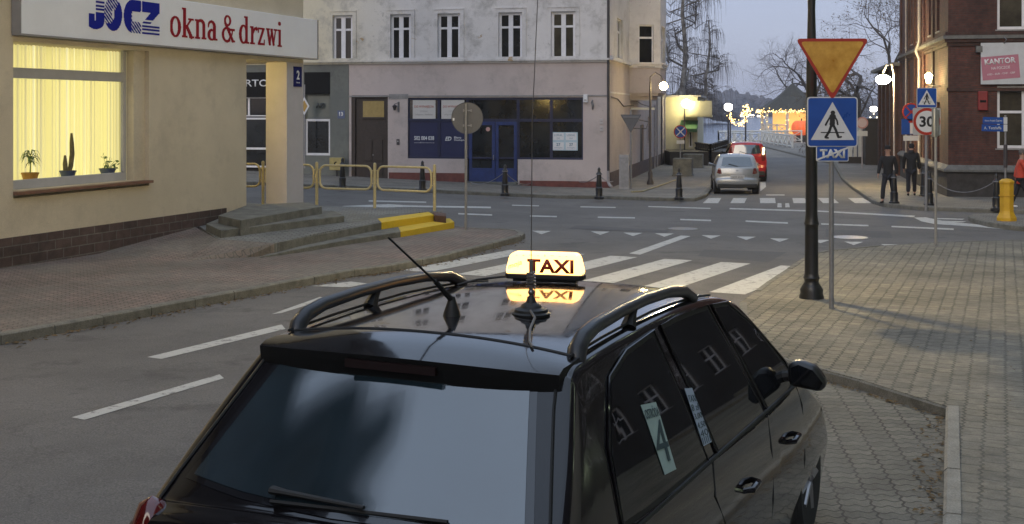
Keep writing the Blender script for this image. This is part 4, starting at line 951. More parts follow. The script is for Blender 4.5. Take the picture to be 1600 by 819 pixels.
# ================================================================= red brick building on the right
RG = gz(15.1, 42.1)+.1; RO = Vector((15.1, 42.1, RG)); RF = Wall(RO, DX); RS = Wall(RO, DY)
def rfz(px, py): return RF.z(px, py)-RG
def rsz(px, py): return RS.z(px, py)-RG
M_BRICK = brick_mat('red_brick', (.10, .033, .024), (.065, .025, .02), (.055, .035, .03), .25, .078, .012, dirt=.4)
M_BRICKD = brick_mat('brick_trim', (.07, .028, .022), (.05, .022, .018), (.045, .035, .03), .25, .078, .010, dirt=.4)
M_STONE = mat('grey_stone_ledge', (.14, .14, .135), .85, .35, 3, bump=.5)
M_PLB = mat('black_plinth', (.045, .042, .042), .85, .4, 3, bump=.6, bscale=12)
rb_ = empty('brick_building', RO, -A12, 'dark red brick building with tall windows and a grey stone ledge on the right corner', 'building')
zl = rfz(1482, 265); zbl = rfz(1482, 64); RT = 15.0
w1a, w1b = RF.u(1558), RF.u(1558)+1.75; wz0, wz1 = rfz(1575, 232), rfz(1575, 134); uz0 = rfz(1575, 46)
ro = [(w1a, w1b, wz0, wz1), (w1a+3.6, w1b+3.6, wz0, wz1), (w1a, w1b, uz0, uz0+2.2), (w1a+3.6, w1b+3.6, uz0, uz0+2.2), (w1a, w1b, uz0+3.6, uz0+5.8)]
facade('front_wall', rb_, Matrix(), 0, 14, -.6, RT, ro, M_BRICK, .16)
for a in ro: window(rb_, Matrix(), *a, cols=2, transom=(.0 if a[2] > wz0+1 else .42) or None, fw=.10, mull=.13, gm=M_GLASSB, name='window', sill=True)
SIDE2 = RZ(-PI/2)      # runs towards the viewer along the side wall, outward is -x
RL = 16.5
so2 = []
for k, v in enumerate((2.2, 4.6, 8.6, 11.0, 13.4)): so2 += [(-v-.9, -v, .95, 3.3), (-v-.9, -v, zbl+.5, zbl+3.2), (-v-.9, -v, zbl+4.2, zbl+6.4)]
facade('side_wall', rb_, SIDE2, -RL, 0, -.6, RT, so2, M_BRICK, .22)
for a in so2: window(rb_, SIDE2, *a, transom=.33, cols=2, fw=.06, mull=.07, fm=mat('brown_frame', (.06, .045, .035), .5, .2, 5))
MB().box(.4, 14, .4, RL, -.6, RT).build('core', mat('dark_inside', (.03, .03, .03)), rb_); MB().box(-.3, 14.3, -.3, RL+.2, RT, RT+.3).build('roof', mat('dark_roof', (0, 0, 0)), rb_)
lb = MB(); lb.box(-.10, 14, -.10, -.0, zl-.10, zl).box(-.04, 14, -.04, -.0, -.6, zl-.10).box(-.12, -.002, 0, RL, zl-.10, zl).box(-.04, -.002, 0, RL, -.6, zl-.10)
lb.build('plinth', M_PLB, rb_)
MB().prism([(-.16, zl-.04), (-.16, zl+.02), (0, zl+.16), (0, zl-.04)], -.13, 14, 'x').build('unused', M_STONE, rb_) if False else None
def ledge(z, h, o, m, nm):
    mb = MB(); mb.add([(-o, -o, z), (14, -o, z), (14, 0, z+h), (0, 0, z+h), (0, RL, z+h), (-o, RL, z), (-o, -o, z-.07), (14, -o, z-.07), (-o, RL, z-.07), (0, RL, z-.07), (0, 0, z-.07), (14, 0, z-.07)],
      [(0, 1, 2, 3), (0, 3, 4, 5), (6, 7, 1, 0), (6, 0, 5, 8), (6, 8, 9, 10), (6, 10, 11, 7), (7, 11, 2, 1), (8, 5, 4, 9)]); return mb.build(nm, m, rb_)
ledge(zl+.003, .16, .17, M_STONE, 'stone_ledge')
for i, (dz, o_) in enumerate(((-.12, .06), (0, .12), (.12, .18), (.24, .10))):
    MB().box(-o_, 14, -o_, -.001, zbl+dz-.06, zbl+dz+.058).box(-o_, -.001, -.001, RL, zbl+dz-.06, zbl+dz+.058).build('belt_course', M_BRICKD if i != 2 else M_STONE, rb_)
MB().box(-.05, 14, -.05, -.001, rfz(1500, 140)-.06, rfz(1500, 140)+.06).build('belt_course', M_BRICKD, rb_)
for k, v in enumerate((.0, 3.7, 6.6, 7.6, 10.1, 12.5, RL-.6)):
    w_ = .5 if k else .01
    if k: MB(SIDE2).box(-v-w_, -v, -.07, -.001, zl+.16, RT).build('pilaster', M_BRICKD if k % 2 else M_BRICK, rb_)
for k in range(8): pass
for x in (4.9, 8.4): MB().box(x, x+.35, -.06, -.001, zl+.17, RT).build('pilaster', M_BRICKD, rb_)
for u in (RF.u(1529), ): MB().box(u-.10, u+.10, -.20, -.0, rfz(1529, 82), zbl-.2).build('console', M_STONE, rb_)
vp = RS.u(1441); MB(SIDE2).tube([(-vp, -.12, RT), (-vp, -.12, zbl+.4), (-vp, -.24, zbl), (-vp, -.12, zbl-.3), (-vp, -.12, .4)], .06, 8).build('downpipe', M_PIPEL, rb_)
vp2 = RS.u(1419); MB(SIDE2).tube([(-vp2, -.10, RT), (-vp2, -.10, .4)], .035, 6).build('downpipe', M_PIPEL, rb_)
# lower annex at the end
AX = empty('brick_annex', RO+Vector((DY.x*RL, DY.y*RL, 0)), -A12, 'lower brick annex with pilasters at the far end of the brick building', 'building')
az = Wall(AX.location, DX).z(1390, 103)-RG
MB().box(-.1, 6, .01, 12, -.6, az).build('wall', M_BRICK, AX); MB().box(-.5, 6.3, -.2, 12.3, az, az+.16).build('roof', M_STONE, AX)
for k in range(5): MB().box(-.25, -.101, .3+k*2.4, .9+k*2.4, -.6, az-.01).build('pilaster', M_BRICKD, AX)
MB().box(.3, 1.2, -.01, .0, 1, 2.6).build('shutter', M_BRICKD, AX)
# banner, red box, street names
t = onwall('exchange_banner', 1577, 99, 'white and pink exchange office banner above the ground floor window', 'banner', W_=RF, off=.16)
bw2 = 1.9; M_BAN = mat('banner_white', (.50, .52, .55), .5, .08, 3, bump=.3, bscale=4); MB().box(-bw2/2-.0, bw2/2+.3, -.02, 0, -.72, .70).build('cloth', M_BAN, t)
M_PINK = mat('banner_pink', (.42, .16, .22), .5, .05, 3); R3 = Matrix.Rotation(-.08, 4, 'Y'); MB(R3).box(-.93, .28, -.026, -.0215, -.52, .28).build('panel', M_PINK, t)
text('KANTOR', M_WHT, t, T(0, -.03, 0) @ R3 @ T(-.32, 0, .10), w=1.0, h=.20, bold=.03); text('NA POCZCIE', M_WHT, t, T(0, -.03, 0) @ R3 @ T(-.32, 0, -.13), w=.6, h=.09); text('USD - EUR - CHF - GBP', M_WHT, t, T(0, -.03, 0) @ R3 @ T(-.32, 0, -.33), w=.9, h=.06)
for k, x in enumerate((-.2, .5)): MB().tube([(x, 0, .9), (x+.05, -.2, .8), (x, -.03, .68)], .02, 5).build('hanger', M_IRON, t)
t = onwall('red_box', 1535, 158, 'dull red metal wall box on the brick front', 'box', W_=RF)
MB().box(-.16, .16, -.14, 0, -.32, .34).build('case', mat('dull_red', (.22, .02, .02), .5, .15, 5), t, bevel=.03); MB().box(-.10, .10, -.15, -.141, -.05, .03).build('slot', M_BLK, t)
t = onwall('wall_lantern', 1470, 130, 'glowing clear glass lantern on the brick corner behind the crossing sign', 'lantern', W_=RS, off=.0, dd=-DY)
def glow(nm, c, s): return mat(nm, c, .5, 0, emit=c, es=s)
M_WARM = glow('lamp_warm', (1, .74, .30), 80)
LPOS = t.location.copy()
MB().tube([(0, 0, -.1), (-.4, -.0, -.1), (-.42, 0, -.0)], .02, 6).build('bracket', M_IRON, t); MB().lathe([(.06, 0), (.14, .28), (.03, .38)], 6, (-.42, 0, 0)).build('lamp_glass', M_WARM, t)

# ================================================================= lamps
def globe_post(name, px, py, h, arm, label, r_=.2, es=None, scale=1.0, m=None, group=None):
    p = G(px, py, .1); t = empty(name, p, -A12, label, 'street lamp', group)
    mb = MB(); mb.lathe([(.14, 0), (.15, .1), (.09, .25), (.10, .5), (.055, .6), (.045, h-.3), (.03, h)], 12); mb.build('pole', M_PIPE, t, smooth=True)
    if arm: MB().tube([(0, 0, h-.1), (0, 0, h+.2), (arm*.4, 0, h+.38), (arm*.8, 0, h+.25), (arm, 0, h-.02)], .025, 6).build('arm', M_PIPE, t)
    MB().ball((arm, 0, h-.02-r_ if arm else h+r_*.8), r_).build('lamp_globe', m or M_WARM, t, smooth=True)
    MB().lathe([(.04, 0), (.07, .04), (.02, .06)], 8, (arm, 0, h-.02 if arm else h-.03)).build('cap', M_PIPE, t)
    return t
p = G(1016, 289, .1); t0 = globe_post('street_lamp', 1016, 289, CH+(174-137)/F*p.y-p.z+.25, .56, 'tall black lamp post with a glowing globe under the oriel of the white tenement', .17)
p = G(1422, 312, .1)
l2 = empty('street_lamp', RO+Vector((DY.x*6.6-DX.x*1.2, DY.y*6.6-DX.y*1.2, 0)), -A12, 'grey curved lamp post with a glowing oval lamp on the brick wall side', 'street lamp')
hz_ = CH+(174-104)/F*(l2.location.y)-RG
MB().tube([(0, 0, -.1), (0, 0, hz_-.3), (-.1, 0, hz_+.1), (-.3, 0, hz_+.05), (-.42, 0, hz_-.25)], .035, 8).build('pole', M_PIPEL, l2)
MB().ball((-.42, 0, hz_-.52), .29, 12, .65).build('lamp_globe', glow('lamp_strong', (1, .74, .32), 330), l2, smooth=True)
# building-side lamp on the cream building
kp = Wall(KO, DX); t = empty('street_lamp', KO+Vector((DX.x*kp.u(1074)-DY.x*1.0, DX.y*kp.u(1074)-DY.y*1.0, 0)), -A12, 'bright round lamp at the corner of the cream building with the green awning', 'street lamp')
zz = kp.z(1074, 162)-KO.z; MB().ball((0, 0, zz), .26).build('lamp_globe', glow('lamp_white_warm', (1, .84, .42), 60), t, smooth=True); MB().tube([(-.1, .1, -.1), (-.1, .1, zz-.1)], .05, 6).build('pole', M_PIPE, t)
# lake side lamps
def at(px, py, t_): return Vector(ray(px, py, t_))
WZ = gz(20, 100)
for (px, py0, d_, lb, r_, m_) in ((1092, 170, 80, 'thin unlit lamp post behind the dark terrace railing', .16, M_PIPE),
      (1138, 168, 92, 'dark lamp post with a bright white lantern left of the light garland', .30, glow('lamp_white', (1, .96, .85), 14)),
      (1338, 162, 120, 'distant white lamp left of the round sign beyond the gate', .34, M_WARM), (1365, 171, 125, 'distant white lamp just right of the round sign', .36, glow('lamp_white', (1, 1, 1), 5))):
    q = at(px, py0, d_); t = empty('lake_lamp', (q.x, q.y, WZ), 0, lb, 'lamp post', 'lamp posts along the lake')
    h_ = q.z-WZ; MB().tube([(0, 0, 0), (0, 0, 1), (0, 0, h_-.2)], [.10, .07, .05], 8).build('pole', M_PIPE, t); MB().lathe([(r_*.5, -.25), (r_, -.1), (r_, .2), (r_*.4, .3)], 10, (0, 0, h_)).build('lantern', m_, t)
# pier gate: white railings, garlands of lights
M_WPAINT = mat('white_paint', (.55, .55, .52), .6, .1, 3)
pr_ = empty('pier_railing', at(1165, 222, 112), 0, 'white timber lattice railing at the pier entrance', 'railing'); pr_.location.z = WZ
def rail_run(mb, a, b_, n_, h=1.15, z=0):
    a, b_ = Vector(a), Vector(b_); D = b_-a
    for k in range(n_+1):
        p = a+D*k/n_; mb.box(p.x-.07, p.x+.07, p.y-.07, p.y+.07, z, z+h+.1)
    mb.tube([a+Vector((0, 0, z+h)), b_+Vector((0, 0, z+h))], .06, 4); mb.tube([a+Vector((0, 0, z+.25)), b_+Vector((0, 0, z+.25))], .05, 4)
    for k in range(n_):
        p, q = a+D*k/n_, a+D*(k+1)/n_; mb.tube([p+Vector((0, 0, z+.25)), q+Vector((0, 0, z+h))], .035, 4); mb.tube([p+Vector((0, 0, z+h)), q+Vector((0, 0, z+.25))], .035, 4)
mb = MB(); rail_run(mb, (-.8, 10, 0), (.6, -3, 0), 5); rail_run(mb, (-.8, 10, 0), (8, 12, 0), 5, 1.2); mb.build('rail', M_WPAINT, pr_)
mb = MB(); rail_run(mb, (2.0, -10, 0), (3.2, 8, 0), 7); mb.build('rail', M_WPAINT, pr_)
M_GAR = glow('garland_light', (1, .66, .22), 5)
rnd = random.Random(8)
def bulbs(mb, pts, n_, jit, r_):
    for _ in range(n_):
        k = rnd.randrange(len(pts)-1); p = Vector(pts[k]).lerp(Vector(pts[k+1]), rnd.random())+Vector([rnd.gauss(0, jit) for _ in range(3)])
        mb.add([p+Vector(v)*r_ for v in ((1, 0, 0), (-1, 0, 0), (0, 1, 0), (0, -1, 0), (0, 0, 1), (0, 0, -1))], [(0, 2, 4), (2, 1, 4), (1, 3, 4), (3, 0, 4), (2, 0, 5), (1, 2, 5), (3, 1, 5), (0, 3, 5)])
gp = empty('light_decoration', at(1165, 222, 100), 0, 'sleigh shaped light decoration glowing above the pier entrance', 'decoration'); gp.location.z = WZ
def rel(px, py, d_): return at(px, py, d_)-gp.location
fr_ = [rel(1141, 178, 100), rel(1142, 188, 100), rel(1150, 194, 100), rel(1160, 193, 100), rel(1166, 185, 100), rel(1165, 172, 100)]
mb = MB(); bulbs(mb, fr_, 90, .10, .045); bulbs(mb, [rel(1163, 178, 100), rel(1168, 168, 100)], 45, .2, .06); mb.build('bulbs', M_GAR, gp)
MB().tube(fr_, .04, 5).build('frame', M_WPAINT, gp); MB().tube([rel(1165, 232, 100), rel(1165, 168, 100)], .07, 6).tube([rel(1141, 232, 100), rel(1141, 190, 100)], .06, 6).build('posts', M_PIPE, gp)
# pavilion
pv0 = at(1232, 221, 128); pv = empty('pavilion', (pv0.x, pv0.y, WZ), 0, 'white timber pavilion with a steep dark roof glowing with yellow fairy lights', 'pavilion')
def prl(px, py, dd=0): q = at(px, py, 128+dd); return q.x-pv0.x, q.z-WZ
ex0, ez = prl(1192, 173); ex1, _ = prl(1300, 173); rx, rz_ = prl(1250, 128); cx_ = (ex0+ex1)/2; cy_ = 3.4
cx_ = rx; ex1 = 2*rx-ex0
n8 = 8; R8 = (ex1-ex0)/2; ringp = [(cx_+R8*math.cos(PI/8+i*PI/4), cy_+R8*math.sin(PI/8+i*PI/4)) for i in range(8)]
M_ROOF = mat('bitumen_shingle', (.05, .05, .045), .85, .3, 4, bump=.5, bscale=20)
rm = MB(); r2 = [(cx_+(x-cx_)*.42, cy_+(y-cy_)*.42) for x, y in ringp]; hz2 = ez+(rz_-ez)*.50
rm.add([(x, y, ez) for x, y in ringp]+[(x, y, hz2) for x, y in r2]+[(cx_, cy_, rz_)], [(i, (i+1) % 8, 8+(i+1) % 8, 8+i) for i in range(8)]+[(8+i, 8+(i+1) % 8, 16) for i in range(8)]+[tuple(range(8))]); rm.build('roof', M_ROOF, pv)
MB().tube([(cx_, cy_, rz_-.1), (cx_, cy_, rz_+.5)], .06, 5).build('finial', M_ROOF, pv)
pp = [(cx_+(x-cx_)*.84, cy_+(y-cy_)*.84) for x, y in ringp]
for x, y in pp: MB().box(x-.13, x+.13, y-.13, y+.13, 0, ez).build('column', M_WPAINT, pv)
fl = MB(); fl.prism(pp, 0, .75); fl.build('base', M_WPAINT, pv)
for i in range(8):
    a, b_ = pp[i], pp[(i+1) % 8]
    if i in (5,): continue
    mb = MB(); rail_run(mb, (a[0], a[1], 0), (b_[0], b_[1], 0), 2, 1.0, .75); mb.build('balustrade', M_WPAINT, pv)
mb = MB(); 
for i in range(8):
    a, b_ = ringp[i], ringp[(i+1) % 8]; bulbs(mb, [(a[0], a[1], ez-.05), (b_[0], b_[1], ez-.05)], 42, .10, .045)
for x, y in pp: bulbs(mb, [(x, y, ez), (x, y, 1.0)], 22, .12, .04)
mb.build('fairy_lights', M_GAR, pv)
MB().lathe([(R8*.55, .8), (R8*.55, ez-.2)], 12, (cx_, cy_, 0)).build('interior_glow', glow('warm_interior_glow', (.9, .50, .14), .8), pv)  # added glowing drum stands in for the yellow-lit pavilion interior
ox, oz_ = prl(1249, 200); pk = empty('pumpkin_decoration', (pv0.x+ox, pv0.y-.8, WZ+oz_), 0, 'large glowing orange round decoration in front of the pavilion', 'decoration')
pkm = MB(); 
for k in range(10):
    a = k*PI/5; pkm.ball((.42*math.cos(a), .42*math.sin(a), 0), .62, 10, 1.25)
pkm.build('body', mat('orange_glow', (.7, .16, .05), .5, .2, 4, emit=(.8, .12, .03), es=.45), pk, smooth=True); MB().tube([(0, 0, .7), (.05, 0, 1.0)], .07, 6).build('stem', M_PIPE, pk); MB().tube([(0, 0, -.7), (0, 0, WZ-pk.location.z)], .5, 8).build('stand', M_DW, pk)
# garland strings across the water front to the right
gs = empty('light_string', at(1340, 179, 110), 0, 'string of white bulbs across the lakefront beyond the gate', 'light string')
mb = MB(); A_ = at(1300, 180, 130)-gs.location; B_ = at(1392, 178, 105)-gs.location; pts = [A_.lerp(B_, k/20)+Vector((0, 0, -.5*math.sin(PI*((k/20*4) % 1)))) for k in range(21)]
mb2 = MB(); mb2.tube(pts, .02, 4); mb2.build('cable', M_PIPE, gs)
for p in pts: mb.ball(p, .07, 6)
mb.build('bulbs', glow('bulb_white', (1, .9, .65), 5), gs)
# gate and white panels on the right, round sign
gt = empty('dark_gate', at(1355, 255, 70), -A12, 'tall dark gate and wall with white panels beside the brick annex', 'gate'); gt.location.z = WZ
gw = MB(); MB().box(-.1, 1.7, 0, 8, 0, CH+(174-186)/F*68-WZ).build('wall', M_DW, gt)
for k in range(3): MB().box(-.9+k*.28, -.72+k*.28, 2+k*.2, 2.2+k*.2, 0, 2.6).build('white_panel', M_WPAINT, gt)
MB().box(-1.5, -.15, 1.9, 2.1, 0, .5).build('low_wall', M_DW, gt)
p = at(1347, 192, 66); t = empty('round_sign', (p.x, p.y, WZ), -A12, 'small round pinkish faded sign with a white plate on a post by the dark gate', 'sign')
MB().tube([(0, 0, 0), (0, 0, p.z-WZ+.3)], .04, 6).build('pole', M_PIPEL, t); MB().lathe([(.001, -.02), (.32, -.02), (.32, .02), (.001, .02)], 20, (0, -.05, p.z-WZ), 'y').build('disc', mat('faded_red', (.45, .22, .20), .5, .05, 3), t); MB().lathe([(.001, -.03), (.24, -.03), (.24, -.021)], 20, (0, -.05, p.z-WZ), 'y').build('field', mat('faded_pink', (.55, .42, .40), .5, 0), t)
MB().box(-.28, .28, -.07, -.05, p.z-WZ-.72, p.z-WZ-.44).build('plate', M_WPAINT, t)

# ================================================================= far shore and trees
def shore_hills():
    rnd = random.Random(21); mb = MB()
    def prof(x):   # tree-top height over the shoreline
        return 10+4*math.sin(x*.013)+3*math.sin(x*.041+1)+2.2*math.sin(x*.11+2)
    for i in range(3200):
        x = rnd.uniform(-260, 560); d_ = rnd.uniform(900, 990); h = prof(x)*rnd.uniform(.55, 1.0)+ (d_-900)*.05
        r_ = rnd.uniform(1.8, 3.8); zc_ = -1.5+h*rnd.uniform(.2, 1)
        n_ = 6; vs = []; 
        for a, b_ in ((-.9, .5), (-.3, 1), (.3, .9), (.9, .35)):
            for j in range(n_): an = j*2*PI/n_+rnd.uniform(-.3, .3); q = r_*b_*rnd.uniform(.75, 1.2); vs.append((x+q*math.cos(an), d_+q*math.sin(an), zc_+r_*a*rnd.uniform(.85, 1.15)))
        mb.add(vs, [(k*n_+j, k*n_+(j+1) % n_, (k+1)*n_+(j+1) % n_, (k+1)*n_+j) for k in range(3) for j in range(n_)]+[tuple(range(3*n_, 4*n_))])
    o = mb.build('far_wood', mat('winter_wood', (.075, .070, .075), .95, .35, .08), None); o['kind'] = 'stuff'
    o['label'] = 'dark wooded far shore of the lake'; o['category'] = 'woodland'
shore_hills()
sh = MB(); sh.add([(-1500, 895, -1.75), (1500, 895, -1.75), (1500, 930, -.2), (-1500, 930, -.2), (1500, 1300, 9), (-1500, 1300, 9)], [(0, 1, 2, 3), (3, 2, 4, 5)]); sh.build('far_shore', mat('shore_grass', (.09, .085, .06), .9, .3, .02))['kind'] = 'structure'
def mass(x0, x1, d0, d1, hf, n, seed, label):
    rnd = random.Random(seed); mb = MB()
    for i in range(n):
        x = rnd.uniform(x0, x1); d_ = rnd.uniform(d0, d1); h = hf((x-x0)/(x1-x0))*rnd.uniform(.5, 1); r_ = rnd.uniform(.6, 1.4)*d0/400; zc_ = -1.4+h
        vs = []; n_ = 6
        for a, b_ in ((-.9, .5), (-.3, 1), (.3, .9), (.9, .35)):
            for j in range(n_): an = j*2*PI/n_+rnd.uniform(-.3, .3); q = r_*b_*rnd.uniform(.7, 1.25); vs.append((x+q*math.cos(an), d_+q*math.sin(an), zc_+r_*a))
        mb.add(vs, [(k*n_+j, k*n_+(j+1) % n_, (k+1)*n_+(j+1) % n_, (k+1)*n_+j) for k in range(3) for j in range(n_)]+[tuple(range(3*n_, 4*n_))])
    o = mb.build('far_wood', mat('dark_wood', (.06, .058, .062), .95, .35, .2), None); o['kind'] = 'stuff'; o['label'] = label; o['category'] = 'woodland'
mass(52, 71, 380, 420, lambda k: 9.5*math.exp(-((k-.35)/.45)**2)+1.0, 1500, 5, 'darker wooded spit of the near left shore behind the lamp posts')
# far lights on the shore
fl = MB(); rnd = random.Random(3)
for i in range(26):
    px = rnd.uniform(1120, 1200); q = at(px, rnd.uniform(179, 184), 880); fl.ball(q, rnd.uniform(.25, .6), 6)
o = fl.build('shore_lights', glow('far_light', (1, .85, .6), 8)); tag(o, 'scattered tiny lights on the far lake shore', 'lights', kind='stuff')

M_BARK = mat('tree_bark', (.055, .047, .042), .95, .3, 12, bump=.5); M_TWIG = mat('twig', (.085, .072, .07), .95, .2, 12); M_BIRCH = mat('birch_bark', (.30, .29, .27), .9, .35, 3, c2=(.07, .06, .06))
def tree(px, py, t_, H, label, seed, spread=.6, lean=(0, 0), droop=0.0, r0=.3, levels=6, birch=False, scale_w=1.0, zb=None, first=.25, rx=None, tips=0):
    rnd = random.Random(seed); base = at(px, py, t_); base.z = WZ-.1 if zb is None else zb
    root = empty('birch_tree' if birch else 'bare_tree', base, 0, label, 'tree'); big = MB(); fine = MB(); leafs = MB()
    def grow(p, d, L_, r_, lv):
        k = 4 if lv < 2 else 3; pts = [p]; q = p.copy(); dd = d.copy()
        for i in range(k):
            dd = (dd+Vector([rnd.gauss(0, .16 if lv else .05) for _ in range(3)])+Vector((0, 0, (.05 if lv < 2 else -droop)*(.5 if lv < 3 else 1)))).normalized()
            q = q+dd*(L_/k); pts.append(q.copy())
        end = r_*.70; (big if lv < 3 else fine).tube(pts, [r_+(end-r_)*i/k for i in range(k+1)], 7 if lv < 2 else (4 if lv < 4 else 3), caps=False)
        if lv >= levels:
            for _ in range(tips):
                c = pts[rnd.randrange(1, len(pts))]+Vector([rnd.gauss(0, .12) for _ in range(3)]); a = Vector([rnd.uniform(-1, 1) for _ in range(3)]).normalized()*.07; b_ = a.orthogonal().normalized()*.04; leafs.quad(c-a, c+b_, c+a, c-b_)
            return
        nb_ = (3 if lv == 0 else rnd.choice((2, 3, 3))) if not birch else (3 if lv else 5)
        for j in range(nb_):
            at_ = pts[-1] if (j == 0 or (lv == 0 and not birch)) else pts[rnd.randrange(1 if lv else 2, len(pts))]
            ax = Vector([rnd.uniform(-1, 1) for _ in range(3)]).cross(dd).normalized(); an = rnd.uniform(.35, .95)*spread*(1.6 if j else .8)
            nd_ = (Matrix.Rotation(an, 3, ax) @ dd); nd_.x *= scale_w; nd_.y *= scale_w; nd_.normalize()
            grow(at_, nd_, L_*rnd.uniform(.66, .86), end*(.95 if j == 0 else .72), lv+1)
    grow(Vector((0, 0, 0)), Vector((lean[0], lean[1], 1)).normalized(), H*first, r0, 0)
    big.build('trunk', M_BIRCH if birch else M_BARK, root, smooth=True); fine.build('crown', M_TWIG, root)
    if leafs.v: leafs.build('dry_leaves', mat('dry_leaf', (.10, .07, .04), .9, .3, 8), root)
def birch(px, t_, H, label, seed, W_):
    rnd = random.Random(seed); base = at(px, 240, t_); base.z = WZ-.1; root = empty('birch_tree', base, 0, label, 'tree'); tr_ = MB(); cw = MB()
    pts = []; x = y = 0
    for k in range(15): pts.append(Vector((x, y, H*k/14))); x += rnd.gauss(0, .12); y += rnd.gauss(0, .12)
    tr_.tube(pts, [.24*(1-k/15)+.02 for k in range(15)], 8)
    if True:
        for f_ in (.28, .42):   # forked leaders
            p = pts[int(14*f_)]; q = [p+Vector((rnd.choice((-1, 1))*(.25*k-.012*k*k), .1*k, H*.045*k)) for k in range(11)]; tr_.tube(q, [.11*(1-k/12)+.012 for k in range(11)], 6); pts += q[3:]
    for _ in range(120):
        p = pts[rnd.randrange(3, len(pts))]+Vector((0, 0, rnd.uniform(-.5, .5))); f_ = min(1, p.z/H); L_ = W_*(1.15-f_)*rnd.uniform(.5, 1.1)+.5; a = rnd.uniform(0, 2*PI); d = Vector((math.cos(a), math.sin(a), 0)); q = [p]
        for k in range(1, 7): u = k/6; q.append(p+d*L_*u+Vector((rnd.gauss(0, .05), rnd.gauss(0, .05), L_*(.95*u-.75*u*u))))
        cw.tube(q, [.032, .026, .021, .017, .013, .010, .008], 3, caps=False)
        for _2 in range(7):
            b = q[rnd.randrange(2, 7)]; l_ = rnd.uniform(.6, 2.0); e_ = d*rnd.uniform(-.1, .5)+Vector((rnd.gauss(0, .25), rnd.gauss(0, .25), 0))
            w = [b, b+e_*.5+Vector((0, 0, .10)), b+e_*.9+Vector((0, 0, -l_*.4)), b+e_+Vector((0, 0, -l_))]; cw.tube(w, [.010, .009, .008, .006], 3, caps=False)
    tr_.build('trunk', M_BIRCH, root, smooth=True); cw.build('crown', M_TWIG, root)
birch(1063, 88, 18, 'tall dense drooping birch behind the white tenement', 5, 2.6)
birch(1092, 97, 10.5, 'smaller thin birch right of the tall one above the cream building', 15, 1.5)
tree(1390, 230, 86, 16, 'large bare spreading tree leaning over the gate from the brick annex', 12, spread=1.0, lean=(-.8, 0), r0=.42, levels=8, first=.2, tips=1)
tree(1290, 225, 150, 24, 'bare round tree behind the give way sign right of the pavilion', 33, spread=.75, r0=.34, levels=8, first=.22, lean=(-.2, 0))
tree(1432, 230, 75, 17, 'high bare tree with clumped twigs rising behind the brick building', 44, spread=.7, lean=(-.35, 0), r0=.30, levels=8, first=.22, tips=1)
# ================================================================= traffic signs
M_GALV = mat('galvanised', (.26, .26, .27), .45, .12, 12, metal=.4); M_BACK = mat('sign_back', (.12, .12, .125), .5, .12, 3, metal=.3)
M_TRB = mat('traffic_blue', (.012, .07, .33), .3, .12, 3); M_TRW = mat('traffic_white', (.62, .63, .64), .35, .03, 2); M_TRR = mat('traffic_red', (.38, .03, .015), .35, .05, 4)
M_TRY = mat('traffic_yellow', (.42, .19, .012), .3, .25, 5.5, c2=(.66, .37, .06)); M_TRK = mat('traffic_black', (.015, .015, .016), .5, 0)  # paler noise blotches in the yellow stand for reflections as well as wear
def polepart(t, h, r_=.032, base=True):
    mb = MB(); mb.tube([(0, 0, -.1), (0, 0, h)], r_, 12); o = mb.build('pole', M_GALV, t, smooth=True); return o
def walker(s):
    def f(x, y):
        x, y = x/s, y/s
        r = np.hypot(x-.01, y-.36) < .065
        r |= pline(x, y, [(.0, .22), (-.01, .02)], .15) | pline(x, y, [(-.02, .26), (.03, .26)], .13)
        r |= pline(x, y, [(-.05, .27), (-.14, .12), (-.20, .0)], .05) | pline(x, y, [(.05, .27), (.13, .13), (.15, .02)], .05)
        r |= pline(x, y, [(-.03, .0), (-.09, -.18), (-.20, -.36)], .075) | pline(x, y, [(.02, .0), (.10, -.16), (.17, -.35)], .075)
        r |= pline(x, y, [(-.20, -.37), (-.13, -.38)], .05) | pline(x, y, [(.17, -.36), (.25, -.35)], .05)
        r |= (np.abs(y+.22) < .014) & (np.abs(x) < .34) & (np.abs(y+.22) < .02)
        return r
    return f
def crossing_sign(t, z, s, y=-.05, nm='crossing_plate'):
    pl = MB(T(0, y, z)).prism(rrect(s, s, s*.06), -.008, .008, 'y').build(nm, M_TRW, t)
    MB(T(0, y, z)).prism(rrect(s*.955, s*.955, s*.05), -.011, -.0085, 'y').build('blue_field', M_TRB, pl)
    MB(T(0, y, z-s*.02)).prism([(-s*.43, -s*.34), (s*.43, -s*.34), (0, s*.42)], -.014, -.0115, 'y').build('white_triangle', M_TRW, pl)
    mask(walker(s*.68), -s*.3, s*.3, -s*.3, s*.3, s/150, M_TRK, pl, T(0, y-.0145, z-s*.06), name='walking_figure', depth=.002)
# near pole: give way, crossing, TAXI end plate
p = G(1299, 482, .10); D = p.y; k_ = D/F
t = empty('sign_pole', p, 0, 'grey pole with a yellow give way triangle, blue crossing sign and crossed TAXI plate', 'road sign')
t.rotation_euler = (0, 0, math.radians(-2))
hz = lambda py: CH-(py-HY)*k_-p.z
polepart(t, hz(68), .032)
def tri_(w, ztop, zbot, r_): return roundpoly([(-w/2, ztop), (w/2, ztop), (0, zbot)], r_, 5)
wT = (1351-1245)*k_; zt_, zb_2 = hz(62), hz(152)
tp = MB(T(0, -.05, 0)).prism(tri_(wT+.06, zt_+.01, zb_2-.045, .07), -.010, .008, 'y').build('give_way_plate', M_TRR, t)
MB(T(0, -.05, 0)).prism(tri_(wT-.055, zt_-.028, zb_2+.035, .055), -.014, -.0105, 'y').build('yellow_field', M_TRY, tp)
sC = (1337-1259)*k_; crossing_sign(t, (hz(152)+hz(228))/2-.005, sC)
zt2_ = hz(240); wX = (1322-1272)*k_; hX = (252-228)*k_
